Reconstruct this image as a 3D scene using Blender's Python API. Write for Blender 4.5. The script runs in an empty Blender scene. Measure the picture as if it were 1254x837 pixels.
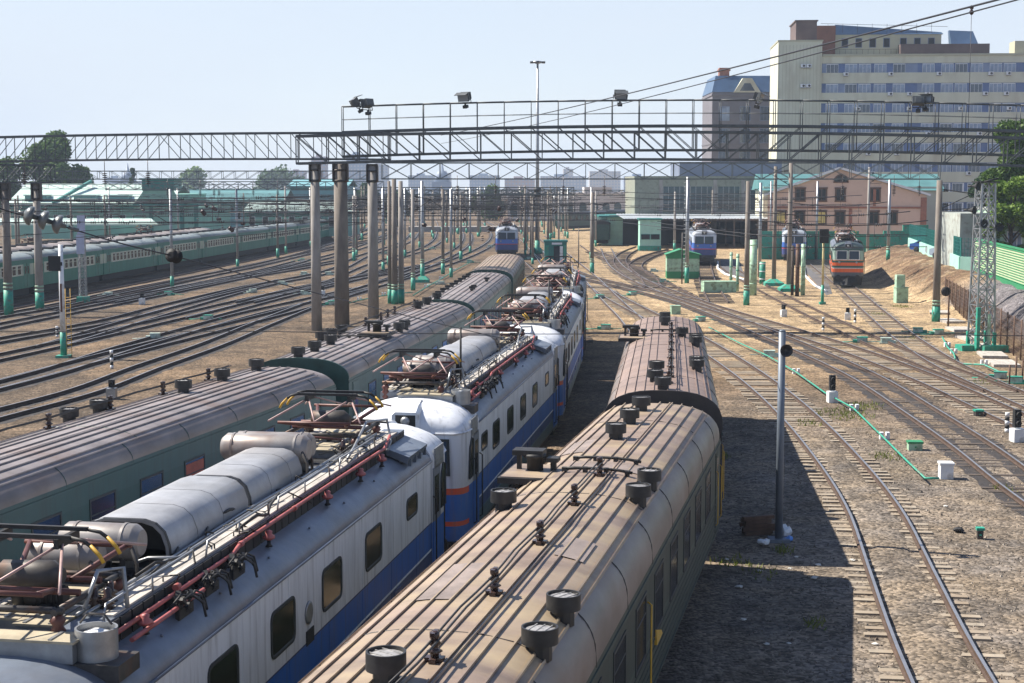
import bpy, math, random
from math import sin, cos, pi, radians, sqrt, atan2
from mathutils import Vector, Matrix
R = random.Random(7)
S = bpy.context.scene
COL = S.collection

# ------------------------------------------------------------------ camera, sky, sun, exposure
CAM_H = 9.7
F, CU, CV = 1900.0, 627.0, 418.5          # focal length and centre in photograph pixels
PITCH = math.atan(190.5 / F)
cam_data = bpy.data.cameras.new('camera')
cam = bpy.data.objects.new('camera', cam_data)
COL.objects.link(cam)
cam.location = (0, 0, CAM_H)
cam.rotation_euler = (pi / 2 - PITCH, 0, 0)
cam_data.sensor_width = 36
cam_data.lens = 36 * F / 1254
cam_data.clip_start = 0.1
cam_data.clip_end = 6000
S.camera = cam

SUN_EL = radians(48)
SUN_DIR = Vector((-0.94, 0.33))            # towards the sun, in plan
SUN_AZ = atan2(SUN_DIR.x, SUN_DIR.y)      # clockwise from +Y
w = bpy.data.worlds.new('World')
S.world = w
w.use_nodes = True
nt = w.node_tree
sky = nt.nodes.new('ShaderNodeTexSky')
sky.sky_type = 'NISHITA'
sky.sun_disc = False
sky.sun_elevation = SUN_EL
sky.sun_rotation = SUN_AZ
sky.air_density = 1.0
sky.dust_density = 0.2
sky.ozone_density = 0.2
bg = nt.nodes['Background']
bg.inputs[1].default_value = 0.072
tint = nt.nodes.new('ShaderNodeMix'); tint.data_type = 'RGBA'; tint.blend_type = 'MULTIPLY'; tint.inputs[0].default_value = 1
tint.inputs[7].default_value = (1.0, 0.97, 1.06, 1)      # the photograph's slightly lilac summer sky
nt.links.new(sky.outputs[0], tint.inputs[6]); 
# the pale summer haze low in the sky, even all round the horizon
wtc = nt.nodes.new('ShaderNodeTexCoord'); wsx = nt.nodes.new('ShaderNodeSeparateXYZ'); wmr = nt.nodes.new('ShaderNodeMapRange'); wno = nt.nodes.new('ShaderNodeTexNoise'); wad = nt.nodes.new('ShaderNodeMath'); pale = nt.nodes.new('ShaderNodeMix')
nt.links.new(wtc.outputs['Generated'], wsx.inputs[0]); nt.links.new(wsx.outputs[2], wmr.inputs[0])
wmr.inputs[1].default_value = 0.10; wmr.inputs[2].default_value = 0.36; wmr.inputs[3].default_value = 0.62; wmr.inputs[4].default_value = 0.0
wmp = nt.nodes.new('ShaderNodeMapping'); wmp.inputs['Scale'].default_value = (1, 1, 4); nt.links.new(wtc.outputs['Generated'], wmp.inputs[0]); nt.links.new(wmp.outputs[0], wno.inputs['Vector']); wno.inputs['Scale'].default_value = 2.6; wno.inputs['Detail'].default_value = 5
wad.operation = 'MULTIPLY_ADD'; nt.links.new(wno.outputs[0], wad.inputs[0]); nt.links.new(wmr.outputs[0], wad.inputs[1]); wad.inputs[2].default_value = 0.28; wad.use_clamp = True
wad2 = nt.nodes.new('ShaderNodeMath'); wad2.operation = 'MULTIPLY'; wad3 = nt.nodes.new('ShaderNodeMapRange'); nt.links.new(wsx.outputs[2], wad3.inputs[0]); wad3.inputs[1].default_value = 0.14; wad3.inputs[2].default_value = 0.4; wad3.inputs[3].default_value = 1.4; wad3.inputs[4].default_value = 0.0
nt.links.new(wad.outputs[0], wad2.inputs[0]); nt.links.new(wad3.outputs[0], wad2.inputs[1]); wad2.use_clamp = True
pale.data_type = 'RGBA'; nt.links.new(wad2.outputs[0], pale.inputs[0]); nt.links.new(tint.outputs[2], pale.inputs[6]); pale.inputs[7].default_value = (5.2, 5.75, 6.5, 1); nt.links.new(pale.outputs[2], bg.inputs[0])
sd = bpy.data.lights.new('sun', 'SUN')
sd.energy = 5.0
sd.angle = radians(0.5)
sd.color = (1.0, 0.93, 0.82)
sun = bpy.data.objects.new('sun', sd)
COL.objects.link(sun)
sv = Vector((SUN_DIR.x, SUN_DIR.y, 0)).normalized() * cos(SUN_EL) + Vector((0, 0, sin(SUN_EL)))
sun.rotation_euler = sv.to_track_quat('Z', 'Y').to_euler()
sun.location = sv * 100
S.view_settings.view_transform = 'Standard'
S.view_settings.look = 'None'
S.view_settings.exposure = 1.05
S.view_settings.gamma = 1
S.render.engine = 'CYCLES'
S.cycles.use_denoising = True
S.cycles.max_bounces = 5
S.cycles.diffuse_bounces = 2
S.cycles.glossy_bounces = 2
S.cycles.transmission_bounces = 2
S.cycles.volume_bounces = 0
S.cycles.transparent_max_bounces = 8

# ------------------------------------------------------------------ helpers
def G(u, v, z=0.0):
    """the world point at height z that the survey reads at photograph pixel (u, v)"""
    a, b = (u - CU) / F, -(v - CV) / F
    sp, cp = sin(PITCH), cos(PITCH)
    dx, dy, dz = a, cp + b * sp, -sp + b * cp
    t = (z - CAM_H) / dz
    return Vector((dx * t, dy * t, z))

def ZAT(u, v, y):
    """the world point at forward distance y"""
    a, b = (u - CU) / F, -(v - CV) / F
    sp, cp = sin(PITCH), cos(PITCH)
    dx, dy, dz = a, cp + b * sp, -sp + b * cp
    t = y / dy
    return Vector((dx * t, y, CAM_H + dz * t))

class MB:
    def __init__(s):
        s.v, s.f, s.m, s.s = [], [], [], []
    def face(s, idx, mi=0, sm=False):
        s.f.append(tuple(idx)); s.m.append(mi); s.s.append(sm)
    def poly(s, pts, mi=0, sm=False):
        n = len(s.v); s.v += [tuple(p) for p in pts]
        s.face(range(n, n + len(pts)), mi, sm)
    def hexa(s, P, mi=0):
        n = len(s.v); s.v += [tuple(p) for p in P]
        for q in ((0, 3, 2, 1), (4, 5, 6, 7), (0, 1, 5, 4), (1, 2, 6, 5), (2, 3, 7, 6), (3, 0, 4, 7)):
            s.face([n + i for i in q], mi)
    def box(s, c, d, mi=0, rz=0.0, rx=0.0, ry=0.0):
        x, y, z = d[0] / 2, d[1] / 2, d[2] / 2
        P = [Vector(p) for p in ((-x, -y, -z), (x, -y, -z), (x, y, -z), (-x, y, -z), (-x, -y, z), (x, -y, z), (x, y, z), (-x, y, z))]
        if rz or rx or ry:
            M = Matrix.Rotation(rz, 3, 'Z') @ Matrix.Rotation(ry, 3, 'Y') @ Matrix.Rotation(rx, 3, 'X')
            P = [M @ p for p in P]
        c = Vector(c)
        s.hexa([p + c for p in P], mi)
        return s
    def bx(s, x0, x1, y0, y1, z0, z1, mi=0):
        return s.box(((x0 + x1) / 2, (y0 + y1) / 2, (z0 + z1) / 2), (abs(x1 - x0), abs(y1 - y0), abs(z1 - z0)), mi)
    def beam(s, p, q, a=0.1, b=None, mi=0):
        p, q = Vector(p), Vector(q); b = b or a
        d = (q - p)
        if d.length < 1e-6: return s
        d.normalize()
        up = Vector((0, 0, 1)) if abs(d.z) < 0.95 else Vector((0, 1, 0))
        sd = d.cross(up).normalized() * a / 2
        u = sd.cross(d).normalized() * b / 2
        s.hexa([p - sd - u, p + sd - u, q + sd - u, q - sd - u, p - sd + u, p + sd + u, q + sd + u, q - sd + u], mi)
        return s
    def tube(s, pts, r, n=6, mi=0, caps=True, sm=True):
        pts = [Vector(p) for p in pts]
        rs = r if isinstance(r, (list, tuple)) else [r] * len(pts)
        base = len(s.v); prev = None
        for i, p in enumerate(pts):
            d = (pts[min(i + 1, len(pts) - 1)] - pts[max(i - 1, 0)])
            d = d.normalized() if d.length > 1e-9 else Vector((0, 0, 1))
            if prev is None:
                up = Vector((0, 0, 1)) if abs(d.z) < 0.9 else Vector((1, 0, 0))
                a = d.cross(up).normalized()
            else:
                a = (prev - d * prev.dot(d)).normalized()
            prev = a; b = d.cross(a)
            for k in range(n):
                t = 2 * pi * k / n
                s.v.append(tuple(p + (a * cos(t) + b * sin(t)) * rs[i]))
        for i in range(len(pts) - 1):
            for k in range(n):
                k2 = (k + 1) % n
                s.face((base + i * n + k, base + i * n + k2, base + (i + 1) * n + k2, base + (i + 1) * n + k), mi, sm)
        if caps:
            s.face([base + k for k in range(n)][::-1], mi)
            e = base + (len(pts) - 1) * n
            s.face([e + k for k in range(n)], mi)
        return s
    def lathe(s, c, prof, n=12, mi=0, axis='Z', sm=True, rot=0.0):
        c = Vector(c); base = len(s.v)
        for r, z in prof:
            for k in range(n):
                t = 2 * pi * k / n + rot
                a, b = r * cos(t), r * sin(t)
                s.v.append(tuple(c + (Vector((a, b, z)) if axis == 'Z' else Vector((z, a, b)) if axis == 'X' else Vector((b, z, a)))))
        for i in range(len(prof) - 1):
            for k in range(n):
                k2 = (k + 1) % n
                s.face((base + i * n + k, base + i * n + k2, base + (i + 1) * n + k2, base + (i + 1) * n + k), mi, sm)
        s.face([base + k for k in range(n)][::-1], mi)
        e = base + (len(prof) - 1) * n
        s.face([e + k for k in range(n)], mi)
        return s
    def loft(s, rings, mi=0, sm=True, closed=False, cap0=False, cap1=False, capmi=None):
        base = len(s.v); n = len(rings[0])
        for r in rings: s.v += [tuple(p) for p in r]
        for i in range(len(rings) - 1):
            for k in range(n if closed else n - 1):
                k2 = (k + 1) % n
                s.face((base + i * n + k, base + i * n + k2, base + (i + 1) * n + k2, base + (i + 1) * n + k), mi, sm)
        cm = mi if capmi is None else capmi
        if cap0: s.face([base + k for k in range(n)][::-1], cm)
        if cap1:
            e = base + (len(rings) - 1) * n
            s.face([e + k for k in range(n)], cm)
        return s
    def build(s, name, mats, parent=None, loc=None, sharp=None):
        me = bpy.data.meshes.new(name)
        me.from_pydata(s.v, [], s.f)
        mats = mats if isinstance(mats, (list, tuple)) else [mats]
        for m in mats: me.materials.append(m)
        me.polygons.foreach_set('material_index', s.m)
        me.polygons.foreach_set('use_smooth', s.s)
        if sharp: me.set_sharp_from_angle(angle=radians(sharp))
        me.update()
        o = bpy.data.objects.new(name, me)
        COL.objects.link(o)
        if parent: o.parent = parent
        if loc: o.location = loc
        return o

def tag(o, label=None, cat=None, group=None, kind=None):
    if label: o['label'] = label
    if cat: o['category'] = cat
    if group: o['group'] = group
    if kind: o['kind'] = kind
    return o

def thing(name, label, cat, loc=(0, 0, 0), rz=0.0, group=None):
    o = bpy.data.objects.new(name, None)
    COL.objects.link(o)
    o.location = loc; o.rotation_euler = (0, 0, rz); o.empty_display_size = 0.3
    return tag(o, label, cat, group)

KIDS = {}
def dup(root, loc=None, rz=None, label=None, group=None, scale=None):
    r = root.copy(); COL.objects.link(r)
    if loc is not None: r.location = loc
    if rz is not None: r.rotation_euler = (0, 0, rz)
    if scale is not None: r.scale = scale
    if label: r['label'] = label
    if group: r['group'] = group
    for ch in root.children:
        c = ch.copy(); COL.objects.link(c); c.parent = r
        for g in ch.children:
            d = g.copy(); COL.objects.link(d); d.parent = c
    return r

# ------------------------------------------------------------------ materials
def nn(t, k, **kw):
    n = t.nodes.new(k)
    for a, b in kw.items(): setattr(n, a, b)
    return n

def mat(name, col, rough=0.6, metal=0.0, var=0.25, scale=3.0, bump=0.0, bscale=20.0, stretch=(1, 1, 1), spot=None, spot_at=0.6, spot_w=0.08, spot_scale=2.0, gen='Object'):
    m = bpy.data.materials.new(name); m.use_nodes = True
    t = m.node_tree; b = t.nodes['Principled BSDF']; L = t.links.new
    b.inputs['Roughness'].default_value = rough
    b.inputs['Metallic'].default_value = metal
    tc = nn(t, 'ShaderNodeTexCoord'); mp = nn(t, 'ShaderNodeMapping')
    mp.inputs['Scale'].default_value = stretch
    L(tc.outputs[gen], mp.inputs[0])
    no = nn(t, 'ShaderNodeTexNoise'); no.inputs['Scale'].default_value = scale; no.inputs['Detail'].default_value = 6; no.inputs['Roughness'].default_value = 0.62
    L(mp.outputs[0], no.inputs['Vector'])
    mr = nn(t, 'ShaderNodeMapRange'); mr.inputs[1].default_value = 0.3; mr.inputs[2].default_value = 0.7
    mr.inputs[3].default_value = 1 - var; mr.inputs[4].default_value = 1 + var
    L(no.outputs[0], mr.inputs[0])
    vm = nn(t, 'ShaderNodeVectorMath', operation='SCALE')
    vm.inputs[0].default_value = col[:3]
    L(mr.outputs[0], vm.inputs['Scale'])
    out = vm.outputs[0]
    if spot:
        n2 = nn(t, 'ShaderNodeTexNoise'); n2.inputs['Scale'].default_value = spot_scale; n2.inputs['Detail'].default_value = 8
        L(mp.outputs[0], n2.inputs['Vector'])
        m2 = nn(t, 'ShaderNodeMapRange'); m2.inputs[1].default_value = spot_at - spot_w; m2.inputs[2].default_value = spot_at + spot_w
        L(n2.outputs[0], m2.inputs[0])
        mx = nn(t, 'ShaderNodeMix', data_type='RGBA')
        L(m2.outputs[0], mx.inputs[0]); L(out, mx.inputs[6]); mx.inputs[7].default_value = (*spot[:3], 1)
        out = mx.outputs[2]
    L(out, b.inputs['Base Color'])
    if bump:
        n3 = nn(t, 'ShaderNodeTexNoise'); n3.inputs['Scale'].default_value = bscale; n3.inputs['Detail'].default_value = 4
        L(mp.outputs[0], n3.inputs['Vector'])
        bp = nn(t, 'ShaderNodeBump'); bp.inputs['Strength'].default_value = bump; bp.inputs['Distance'].default_value = 0.05
        L(n3.outputs[0], bp.inputs['Height']); L(bp.outputs[0], b.inputs['Normal'])
    return m

def bands(name, rows, rough=0.4, dirt=(0.1, 0.085, 0.07), dirt_amt=0.5, axis='Z', scale=1.5, front=None, xfront=8.9):
    """paint in bands by height: rows = [(z_from, colour), ...] ascending; front = rows used on the cab fronts"""
    m = bpy.data.materials.new(name); m.use_nodes = True
    t = m.node_tree; b = t.nodes['Principled BSDF']; L = t.links.new
    b.inputs['Roughness'].default_value = rough
    tc = nn(t, 'ShaderNodeTexCoord'); sx = nn(t, 'ShaderNodeSeparateXYZ')
    L(tc.outputs['Object'], sx.inputs[0])
    def ramp(rows):
        mr = nn(t, 'ShaderNodeMapRange'); mr.inputs[1].default_value = 0; mr.inputs[2].default_value = 5
        L(sx.outputs[axis], mr.inputs[0])
        cr = nn(t, 'ShaderNodeValToRGB'); cr.color_ramp.interpolation = 'CONSTANT'
        e = cr.color_ramp.elements
        while len(e) < len(rows): e.new(0.5)
        for i, (z, c) in enumerate(rows):
            e[i].position = z / 5.0; e[i].color = (*c, 1)
        L(mr.outputs[0], cr.inputs[0])
        return cr.outputs[0]
    out = ramp(rows)
    if front:
        ab = nn(t, 'ShaderNodeMath', operation='ABSOLUTE'); L(sx.outputs['Y'], ab.inputs[0])
        gt = nn(t, 'ShaderNodeMath', operation='GREATER_THAN'); L(ab.outputs[0], gt.inputs[0]); gt.inputs[1].default_value = xfront
        mx = nn(t, 'ShaderNodeMix', data_type='RGBA'); L(gt.outputs[0], mx.inputs[0]); L(out, mx.inputs[6]); L(ramp(front), mx.inputs[7])
        out = mx.outputs[2]
    mp = nn(t, 'ShaderNodeMapping'); mp.inputs['Scale'].default_value = (1, 1, 0.25); L(tc.outputs['Object'], mp.inputs[0])
    no = nn(t, 'ShaderNodeTexNoise'); no.inputs['Scale'].default_value = scale; no.inputs['Detail'].default_value = 8; no.inputs['Roughness'].default_value = 0.68
    L(mp.outputs[0], no.inputs['Vector'])
    mr = nn(t, 'ShaderNodeMapRange'); mr.inputs[1].default_value = 0.42; mr.inputs[2].default_value = 0.78; mr.inputs[4].default_value = dirt_amt
    L(no.outputs[0], mr.inputs[0])
    mx = nn(t, 'ShaderNodeMix', data_type='RGBA'); L(mr.outputs[0], mx.inputs[0]); L(out, mx.inputs[6]); mx.inputs[7].default_value = (*dirt, 1)
    n4 = nn(t, 'ShaderNodeTexNoise'); n4.inputs['Scale'].default_value = 5.0; n4.inputs['Detail'].default_value = 6
    mp4 = nn(t, 'ShaderNodeMapping'); mp4.inputs['Scale'].default_value = (1.5, 1.5, 0.12); L(tc.outputs['Object'], mp4.inputs[0]); L(mp4.outputs[0], n4.inputs['Vector'])
    m4 = nn(t, 'ShaderNodeMapRange'); m4.inputs[1].default_value = 0.52; m4.inputs[2].default_value = 0.78; m4.inputs[4].default_value = 0.55; L(n4.outputs[0], m4.inputs[0])
    x4 = nn(t, 'ShaderNodeMix', data_type='RGBA'); L(m4.outputs[0], x4.inputs[0]); L(mx.outputs[2], x4.inputs[6]); x4.inputs[7].default_value = (*[c * 0.5 for c in dirt], 1)
    L(x4.outputs[2], b.inputs['Base Color'])
    n5 = nn(t, 'ShaderNodeTexNoise'); n5.inputs['Scale'].default_value = 1.4; n5.inputs['Detail'].default_value = 3; L(tc.outputs['Object'], n5.inputs['Vector'])
    b5 = nn(t, 'ShaderNodeBump'); b5.inputs['Strength'].default_value = 0.35; b5.inputs['Distance'].default_value = 0.04; L(n5.outputs[0], b5.inputs['Height']); L(b5.outputs[0], b.inputs['Normal'])
    r4 = nn(t, 'ShaderNodeMapRange'); r4.inputs[3].default_value = rough - 0.08; r4.inputs[4].default_value = rough + 0.25; L(no.outputs[0], r4.inputs[0]); L(r4.outputs[0], b.inputs['Roughness'])
    return m

def glass(name, col=(0.02, 0.025, 0.03), rough=0.08):
    m = bpy.data.materials.new(name); m.use_nodes = True
    b = m.node_tree.nodes['Principled BSDF']
    b.inputs['Base Color'].default_value = (*col, 1); b.inputs['Roughness'].default_value = rough
    b.inputs['Specular IOR Level'].default_value = 0.7
    return m

M = {}
M['roof_brown'] = mat('brown_roof_metal', (0.225, 0.168, 0.132), 0.55, 0, 0.34, 0.9, 0.35, 2.2, (0.6, 1.6, 1), spot=(0.34, 0.265, 0.17), spot_at=0.58, spot_w=0.14, spot_scale=0.8)
M['roof_plum'] = mat('plum_roof_metal', (0.20, 0.145, 0.122), 0.58, 0, 0.3, 0.9, 0.3, 2.2, (0.6, 1.6, 1), spot=(0.27, 0.19, 0.15), spot_at=0.60, spot_w=0.12, spot_scale=0.7)
M['roof_grey'] = mat('grey_roof_metal', (0.23, 0.205, 0.20), 0.55, 0.1, 0.28, 0.8, 0.3, 2.2, (0.6, 1.6, 1), spot=(0.21, 0.16, 0.14), spot_at=0.57, spot_w=0.12, spot_scale=0.6)
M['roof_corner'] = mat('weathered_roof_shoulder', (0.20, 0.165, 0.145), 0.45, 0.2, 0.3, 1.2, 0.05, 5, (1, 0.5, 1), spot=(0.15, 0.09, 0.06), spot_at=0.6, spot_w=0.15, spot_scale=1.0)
M['coach_green'] = bands('dull_green_coach_paint', [(0, (0.02, 0.02, 0.02)), (1.1, (0.016, 0.036, 0.028)), (2.05, (0.04, 0.07, 0.055)), (2.10, (0.014, 0.032, 0.026)), (3.2, (0.026, 0.05, 0.04))], 0.5, (0.06, 0.065, 0.045), 0.4)
M['coach_teal'] = bands('teal_green_coach_paint', [(0, (0.02, 0.02, 0.02)), (1.1, (0.018, 0.06, 0.052)), (2.05, (0.04, 0.105, 0.092)), (2.10, (0.02, 0.07, 0.06)), (3.2, (0.03, 0.082, 0.074))], 0.45, (0.07, 0.085, 0.07), 0.5)
M['dark'] = mat('dark_oily_metal', (0.025, 0.024, 0.024), 0.6, 0.2, 0.4, 5)
M['black'] = mat('black_rubber', (0.012, 0.012, 0.013), 0.7, 0, 0.3, 5)
M['iron'] = mat('grimy_iron', (0.06, 0.055, 0.052), 0.55, 0.4, 0.4, 6, spot=(0.12, 0.06, 0.035), spot_at=0.62)
M['vent'] = mat('grey_vent_metal', (0.035, 0.035, 0.036), 0.5, 0.4, 0.3, 6)
M['mesh_top'] = mat('pale_vent_mesh', (0.32, 0.31, 0.30), 0.5, 0.3, 0.4, 18)
M['green_dark'] = mat('dark_green_end_wall', (0.02, 0.06, 0.05), 0.5, 0, 0.3, 3)
M['yellow'] = mat('yellow_paint', (0.55, 0.32, 0.03), 0.5, 0, 0.2, 4)
M['orange_red'] = mat('orange_red_paint', (0.75, 0.09, 0.02), 0.45, 0, 0.15, 4)
M['red_pipe'] = mat('faded_red_pipe_paint', (0.36, 0.10, 0.095), 0.5, 0, 0.25, 4, spot=(0.25, 0.05, 0.03), spot_at=0.6)
M['red_rust'] = mat('red_brown_arm_paint', (0.10, 0.034, 0.026), 0.5, 0.1, 0.3, 4)
M['pink_arm'] = mat('faded_pink_arm_paint', (0.36, 0.24, 0.22), 0.5, 0.1, 0.25, 4)
M['glass'] = glass('dark_window_glass', (0.015, 0.017, 0.018), 0.18)
M['glass'].node_tree.nodes['Principled BSDF'].inputs['Specular IOR Level'].default_value = 0.35
M['glass_blue'] = glass('blue_window_glass', (0.035, 0.06, 0.10), 0.06)
M['glass_olive'] = glass('olive_window_glass', (0.03, 0.035, 0.018), 0.1)
M['rim'] = mat('rubber_window_rim', (0.03, 0.035, 0.035), 0.6, 0, 0.2, 6)
M['grey_blue'] = mat('grey_blue_roof_paint', (0.15, 0.175, 0.215), 0.38, 0.15, 0.3, 1.1, 0.25, 2.5, spot=(0.13, 0.13, 0.14), spot_at=0.62, spot_w=0.12, spot_scale=0.8)
M['grey_light'] = mat('light_grey_hood_paint', (0.31, 0.315, 0.33), 0.45, 0.15, 0.28, 1.3, 0.3, 2.5, spot=(0.26, 0.25, 0.24), spot_at=0.6, spot_w=0.15, spot_scale=1.0)
M['tank'] = mat('dusty_tank_paint', (0.24, 0.225, 0.215), 0.45, 0.2, 0.25, 1.6, 0.05, 4, spot=(0.18, 0.13, 0.11), spot_at=0.6, spot_w=0.14)
M['plank'] = mat('pale_walkway_boards', (0.40, 0.37, 0.33), 0.7, 0, 0.35, 3, 0.2, 12, (3, 0.5, 1))
M['tan'] = mat('tan_deck_covers', (0.36, 0.31, 0.22), 0.65, 0, 0.3, 2.5)
M['steel'] = mat('galvanised_steel', (0.30, 0.31, 0.32), 0.42, 0.6, 0.25, 3)
M['white'] = mat('white_paint', (0.70, 0.72, 0.73), 0.45, 0, 0.15, 2, spot=(0.40, 0.37, 0.33), spot_at=0.6, spot_w=0.1, spot_scale=3)
WH, BL, LB = (0.80, 0.82, 0.83), (0.012, 0.14, 0.52), (0.10, 0.2, 0.42)
OR = (0.80, 0.10, 0.02)
M['loco'] = bands('white_and_blue_loco_paint', [(0, (0.05, 0.06, 0.06)), (1.1, (0.06, 0.13, 0.16)), (1.42, (0.08, 0.2, 0.25)), (1.44, (0.03, 0.08, 0.24)), (1.75, WH), (1.78, BL), (2.35, (0.015, 0.03, 0.1)), (2.37, WH), (3.72, (0.4, 0.4, 0.42))], 0.35, (0.22, 0.2, 0.18), 0.45,
                  front=[(0, (0.03, 0.03, 0.03)), (1.1, BL), (1.42, OR), (1.52, BL), (2.2, OR), (2.36, WH), (3.74, (0.33, 0.38, 0.46)), (3.77, (0.72, 0.74, 0.77))], xfront=8.55)
M['loco_blue'] = bands('blue_loco_paint', [(0, (0.02, 0.02, 0.03)), (1.3, (0.03, 0.05, 0.2)), (2.0, (0.5, 0.05, 0.05)), (2.1, (0.04, 0.14, 0.5)), (2.8, (0.5, 0.58, 0.7)), (3.72, (0.35, 0.38, 0.42))], 0.35, (0.2, 0.2, 0.2), 0.3)
M['loco_green'] = bands('green_and_orange_loco_paint', [(0, (0.02, 0.02, 0.02)), (1.15, (0.12, 0.12, 0.13)), (1.5, (0.85, 0.13, 0.02)), (1.85, (0.6, 0.62, 0.6)), (1.92, (0.02, 0.09, 0.075)), (2.12, (0.85, 0.13, 0.02)), (2.42, (0.02, 0.09, 0.075)), (2.6, (0.80, 0.30, 0.15)), (2.66, (0.30, 0.42, 0.36)), (3.55, (0.04, 0.10, 0.09)), (3.75, (0.06, 0.09, 0.09))], 0.4, (0.2, 0.18, 0.15), 0.3)
M['emu'] = bands('green_and_cream_train_paint', [(0, (0.01, 0.02, 0.02)), (1.05, (0.008, 0.20, 0.14)), (2.25, (0.45, 0.52, 0.4)), (3.3, (0.01, 0.18, 0.13))], 0.4, (0.06, 0.1, 0.08), 0.35)
M['emu_roof'] = mat('grey_green_train_roof', (0.22, 0.26, 0.26), 0.5, 0.1, 0.25, 0.8, spot=(0.26, 0.24, 0.22), spot_at=0.6)
M['emu_roof_brown'] = mat('brown_grey_train_roof', (0.27, 0.23, 0.21), 0.5, 0.1, 0.25, 0.8)
M['concrete'] = mat('pole_concrete', (0.30, 0.28, 0.26), 0.8, 0, 0.22, 1.5, 0.1, 15, (1, 1, 0.3), spot=(0.19, 0.17, 0.15), spot_at=0.6, spot_w=0.15)
M['concrete_dark'] = mat('brown_pole_concrete', (0.20, 0.175, 0.15), 0.85, 0, 0.25, 1.5, 0.1, 15, (1, 1, 0.3), spot=(0.12, 0.1, 0.09), spot_at=0.6, spot_w=0.15)
M['truss'] = mat('grey_green_truss_paint', (0.10, 0.115, 0.115), 0.55, 0.2, 0.3, 2)
M['truss_dark'] = mat('dark_truss_paint', (0.075, 0.082, 0.085), 0.55, 0.2, 0.3, 2)
M['teal'] = mat('teal_green_paint', (0.025, 0.29, 0.20), 0.55, 0, 0.3, 3.0, spot=(0.10, 0.15, 0.11), spot_at=0.58, spot_w=0.06, spot_scale=3.0)
M['machine'] = mat('pale_grey_green_box_paint', (0.40, 0.50, 0.44), 0.6, 0, 0.25, 3, spot=(0.2, 0.2, 0.16), spot_at=0.6)
M['brown_end'] = mat('dark_brown_end_wall', (0.035, 0.028, 0.026), 0.6, 0, 0.3, 3)
M['teal_light'] = mat('pale_green_paint', (0.33, 0.50, 0.36), 0.6, 0, 0.25, 2.0, spot=(0.20, 0.26, 0.17), spot_at=0.58, spot_w=0.07, spot_scale=2.5)
M['mint'] = mat('mint_wall_paint', (0.33, 0.58, 0.48), 0.6, 0, 0.12, 1.0)
M['green_hut'] = mat('bright_green_paint', (0.025, 0.22, 0.09), 0.5, 0, 0.15, 1.5)
M['rust'] = mat('rusty_steel', (0.10, 0.055, 0.035), 0.75, 0.1, 0.4, 4)
M['wood'] = mat('dark_creosoted_wood', (0.055, 0.042, 0.034), 0.85, 0, 0.4, 3)
M['porcelain'] = mat('brown_porcelain', (0.05, 0.03, 0.025), 0.25, 0, 0.2, 4)
M['disc_grey'] = mat('grey_glass_insulator', (0.11, 0.12, 0.12), 0.3, 0, 0.2, 4)
M['wire'] = mat('dark_wire', (0.03, 0.03, 0.035), 0.5, 0.3, 0.2, 1)
# ------------------------------------------------------------------ paths and ground
def spline(P, step=1.0):
    P = [Vector((p[0], p[1], 0)) for p in P]
    P = [P[0] * 2 - P[1]] + P + [P[-1] * 2 - P[-2]]
    out = []
    for i in range(1, len(P) - 2):
        p0, p1, p2, p3 = P[i - 1:i + 3]
        n = max(2, int((p2 - p1).length / step))
        # centripetal-like damping of tangents keeps uneven spans smooth
        l0, l1, l2 = (p1 - p0).length or 1, (p2 - p1).length or 1, (p3 - p2).length or 1
        m1 = ((p1 - p0) / l0 * l1 + (p2 - p1) / l1 * l0) / (l0 + l1) * l1
        m2 = ((p2 - p1) / l1 * l2 + (p3 - p2) / l2 * l1) / (l1 + l2) * l1
        for k in range(n):
            t = k / n; t2, t3 = t * t, t * t * t
            out.append(p1 * (2 * t3 - 3 * t2 + 1) + m1 * (t3 - 2 * t2 + t) + p2 * (-2 * t3 + 3 * t2) + m2 * (t3 - t2))
    out.append(P[-2])
    return out

class Path:
    def __init__(s, P, step=1.0):
        s.p = spline(P, step); s.l = [0.0]
        for a, b in zip(s.p, s.p[1:]): s.l.append(s.l[-1] + (b - a).length)
        s.len = s.l[-1]
    def at(s, d):
        d = max(0.0, min(s.len - 1e-4, d))
        lo, hi = 0, len(s.l) - 1
        while hi - lo > 1:
            m = (lo + hi) // 2
            if s.l[m] <= d: lo = m
            else: hi = m
        t = (d - s.l[lo]) / max(1e-6, s.l[hi] - s.l[lo])
        return s.p[lo].lerp(s.p[hi], t), (s.p[hi] - s.p[lo]).normalized()
    def s_at_y(s, y):
        for i, p in enumerate(s.p):
            if p.y >= y: return s.l[i]
        return s.len
    def place(s, y0, L):
        """centre and heading of a body of length L whose near end is at forward distance y0"""
        a = s.s_at_y(y0); p, _ = s.at(a); q, _ = s.at(a + L)
        d = q - p
        return (p + q) / 2, atan2(-d.x, d.y)

def smooth(a, b, x):
    t = max(0.0, min(1.0, (x - a) / (b - a))); return t * t * (3 - 2 * t)

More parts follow.
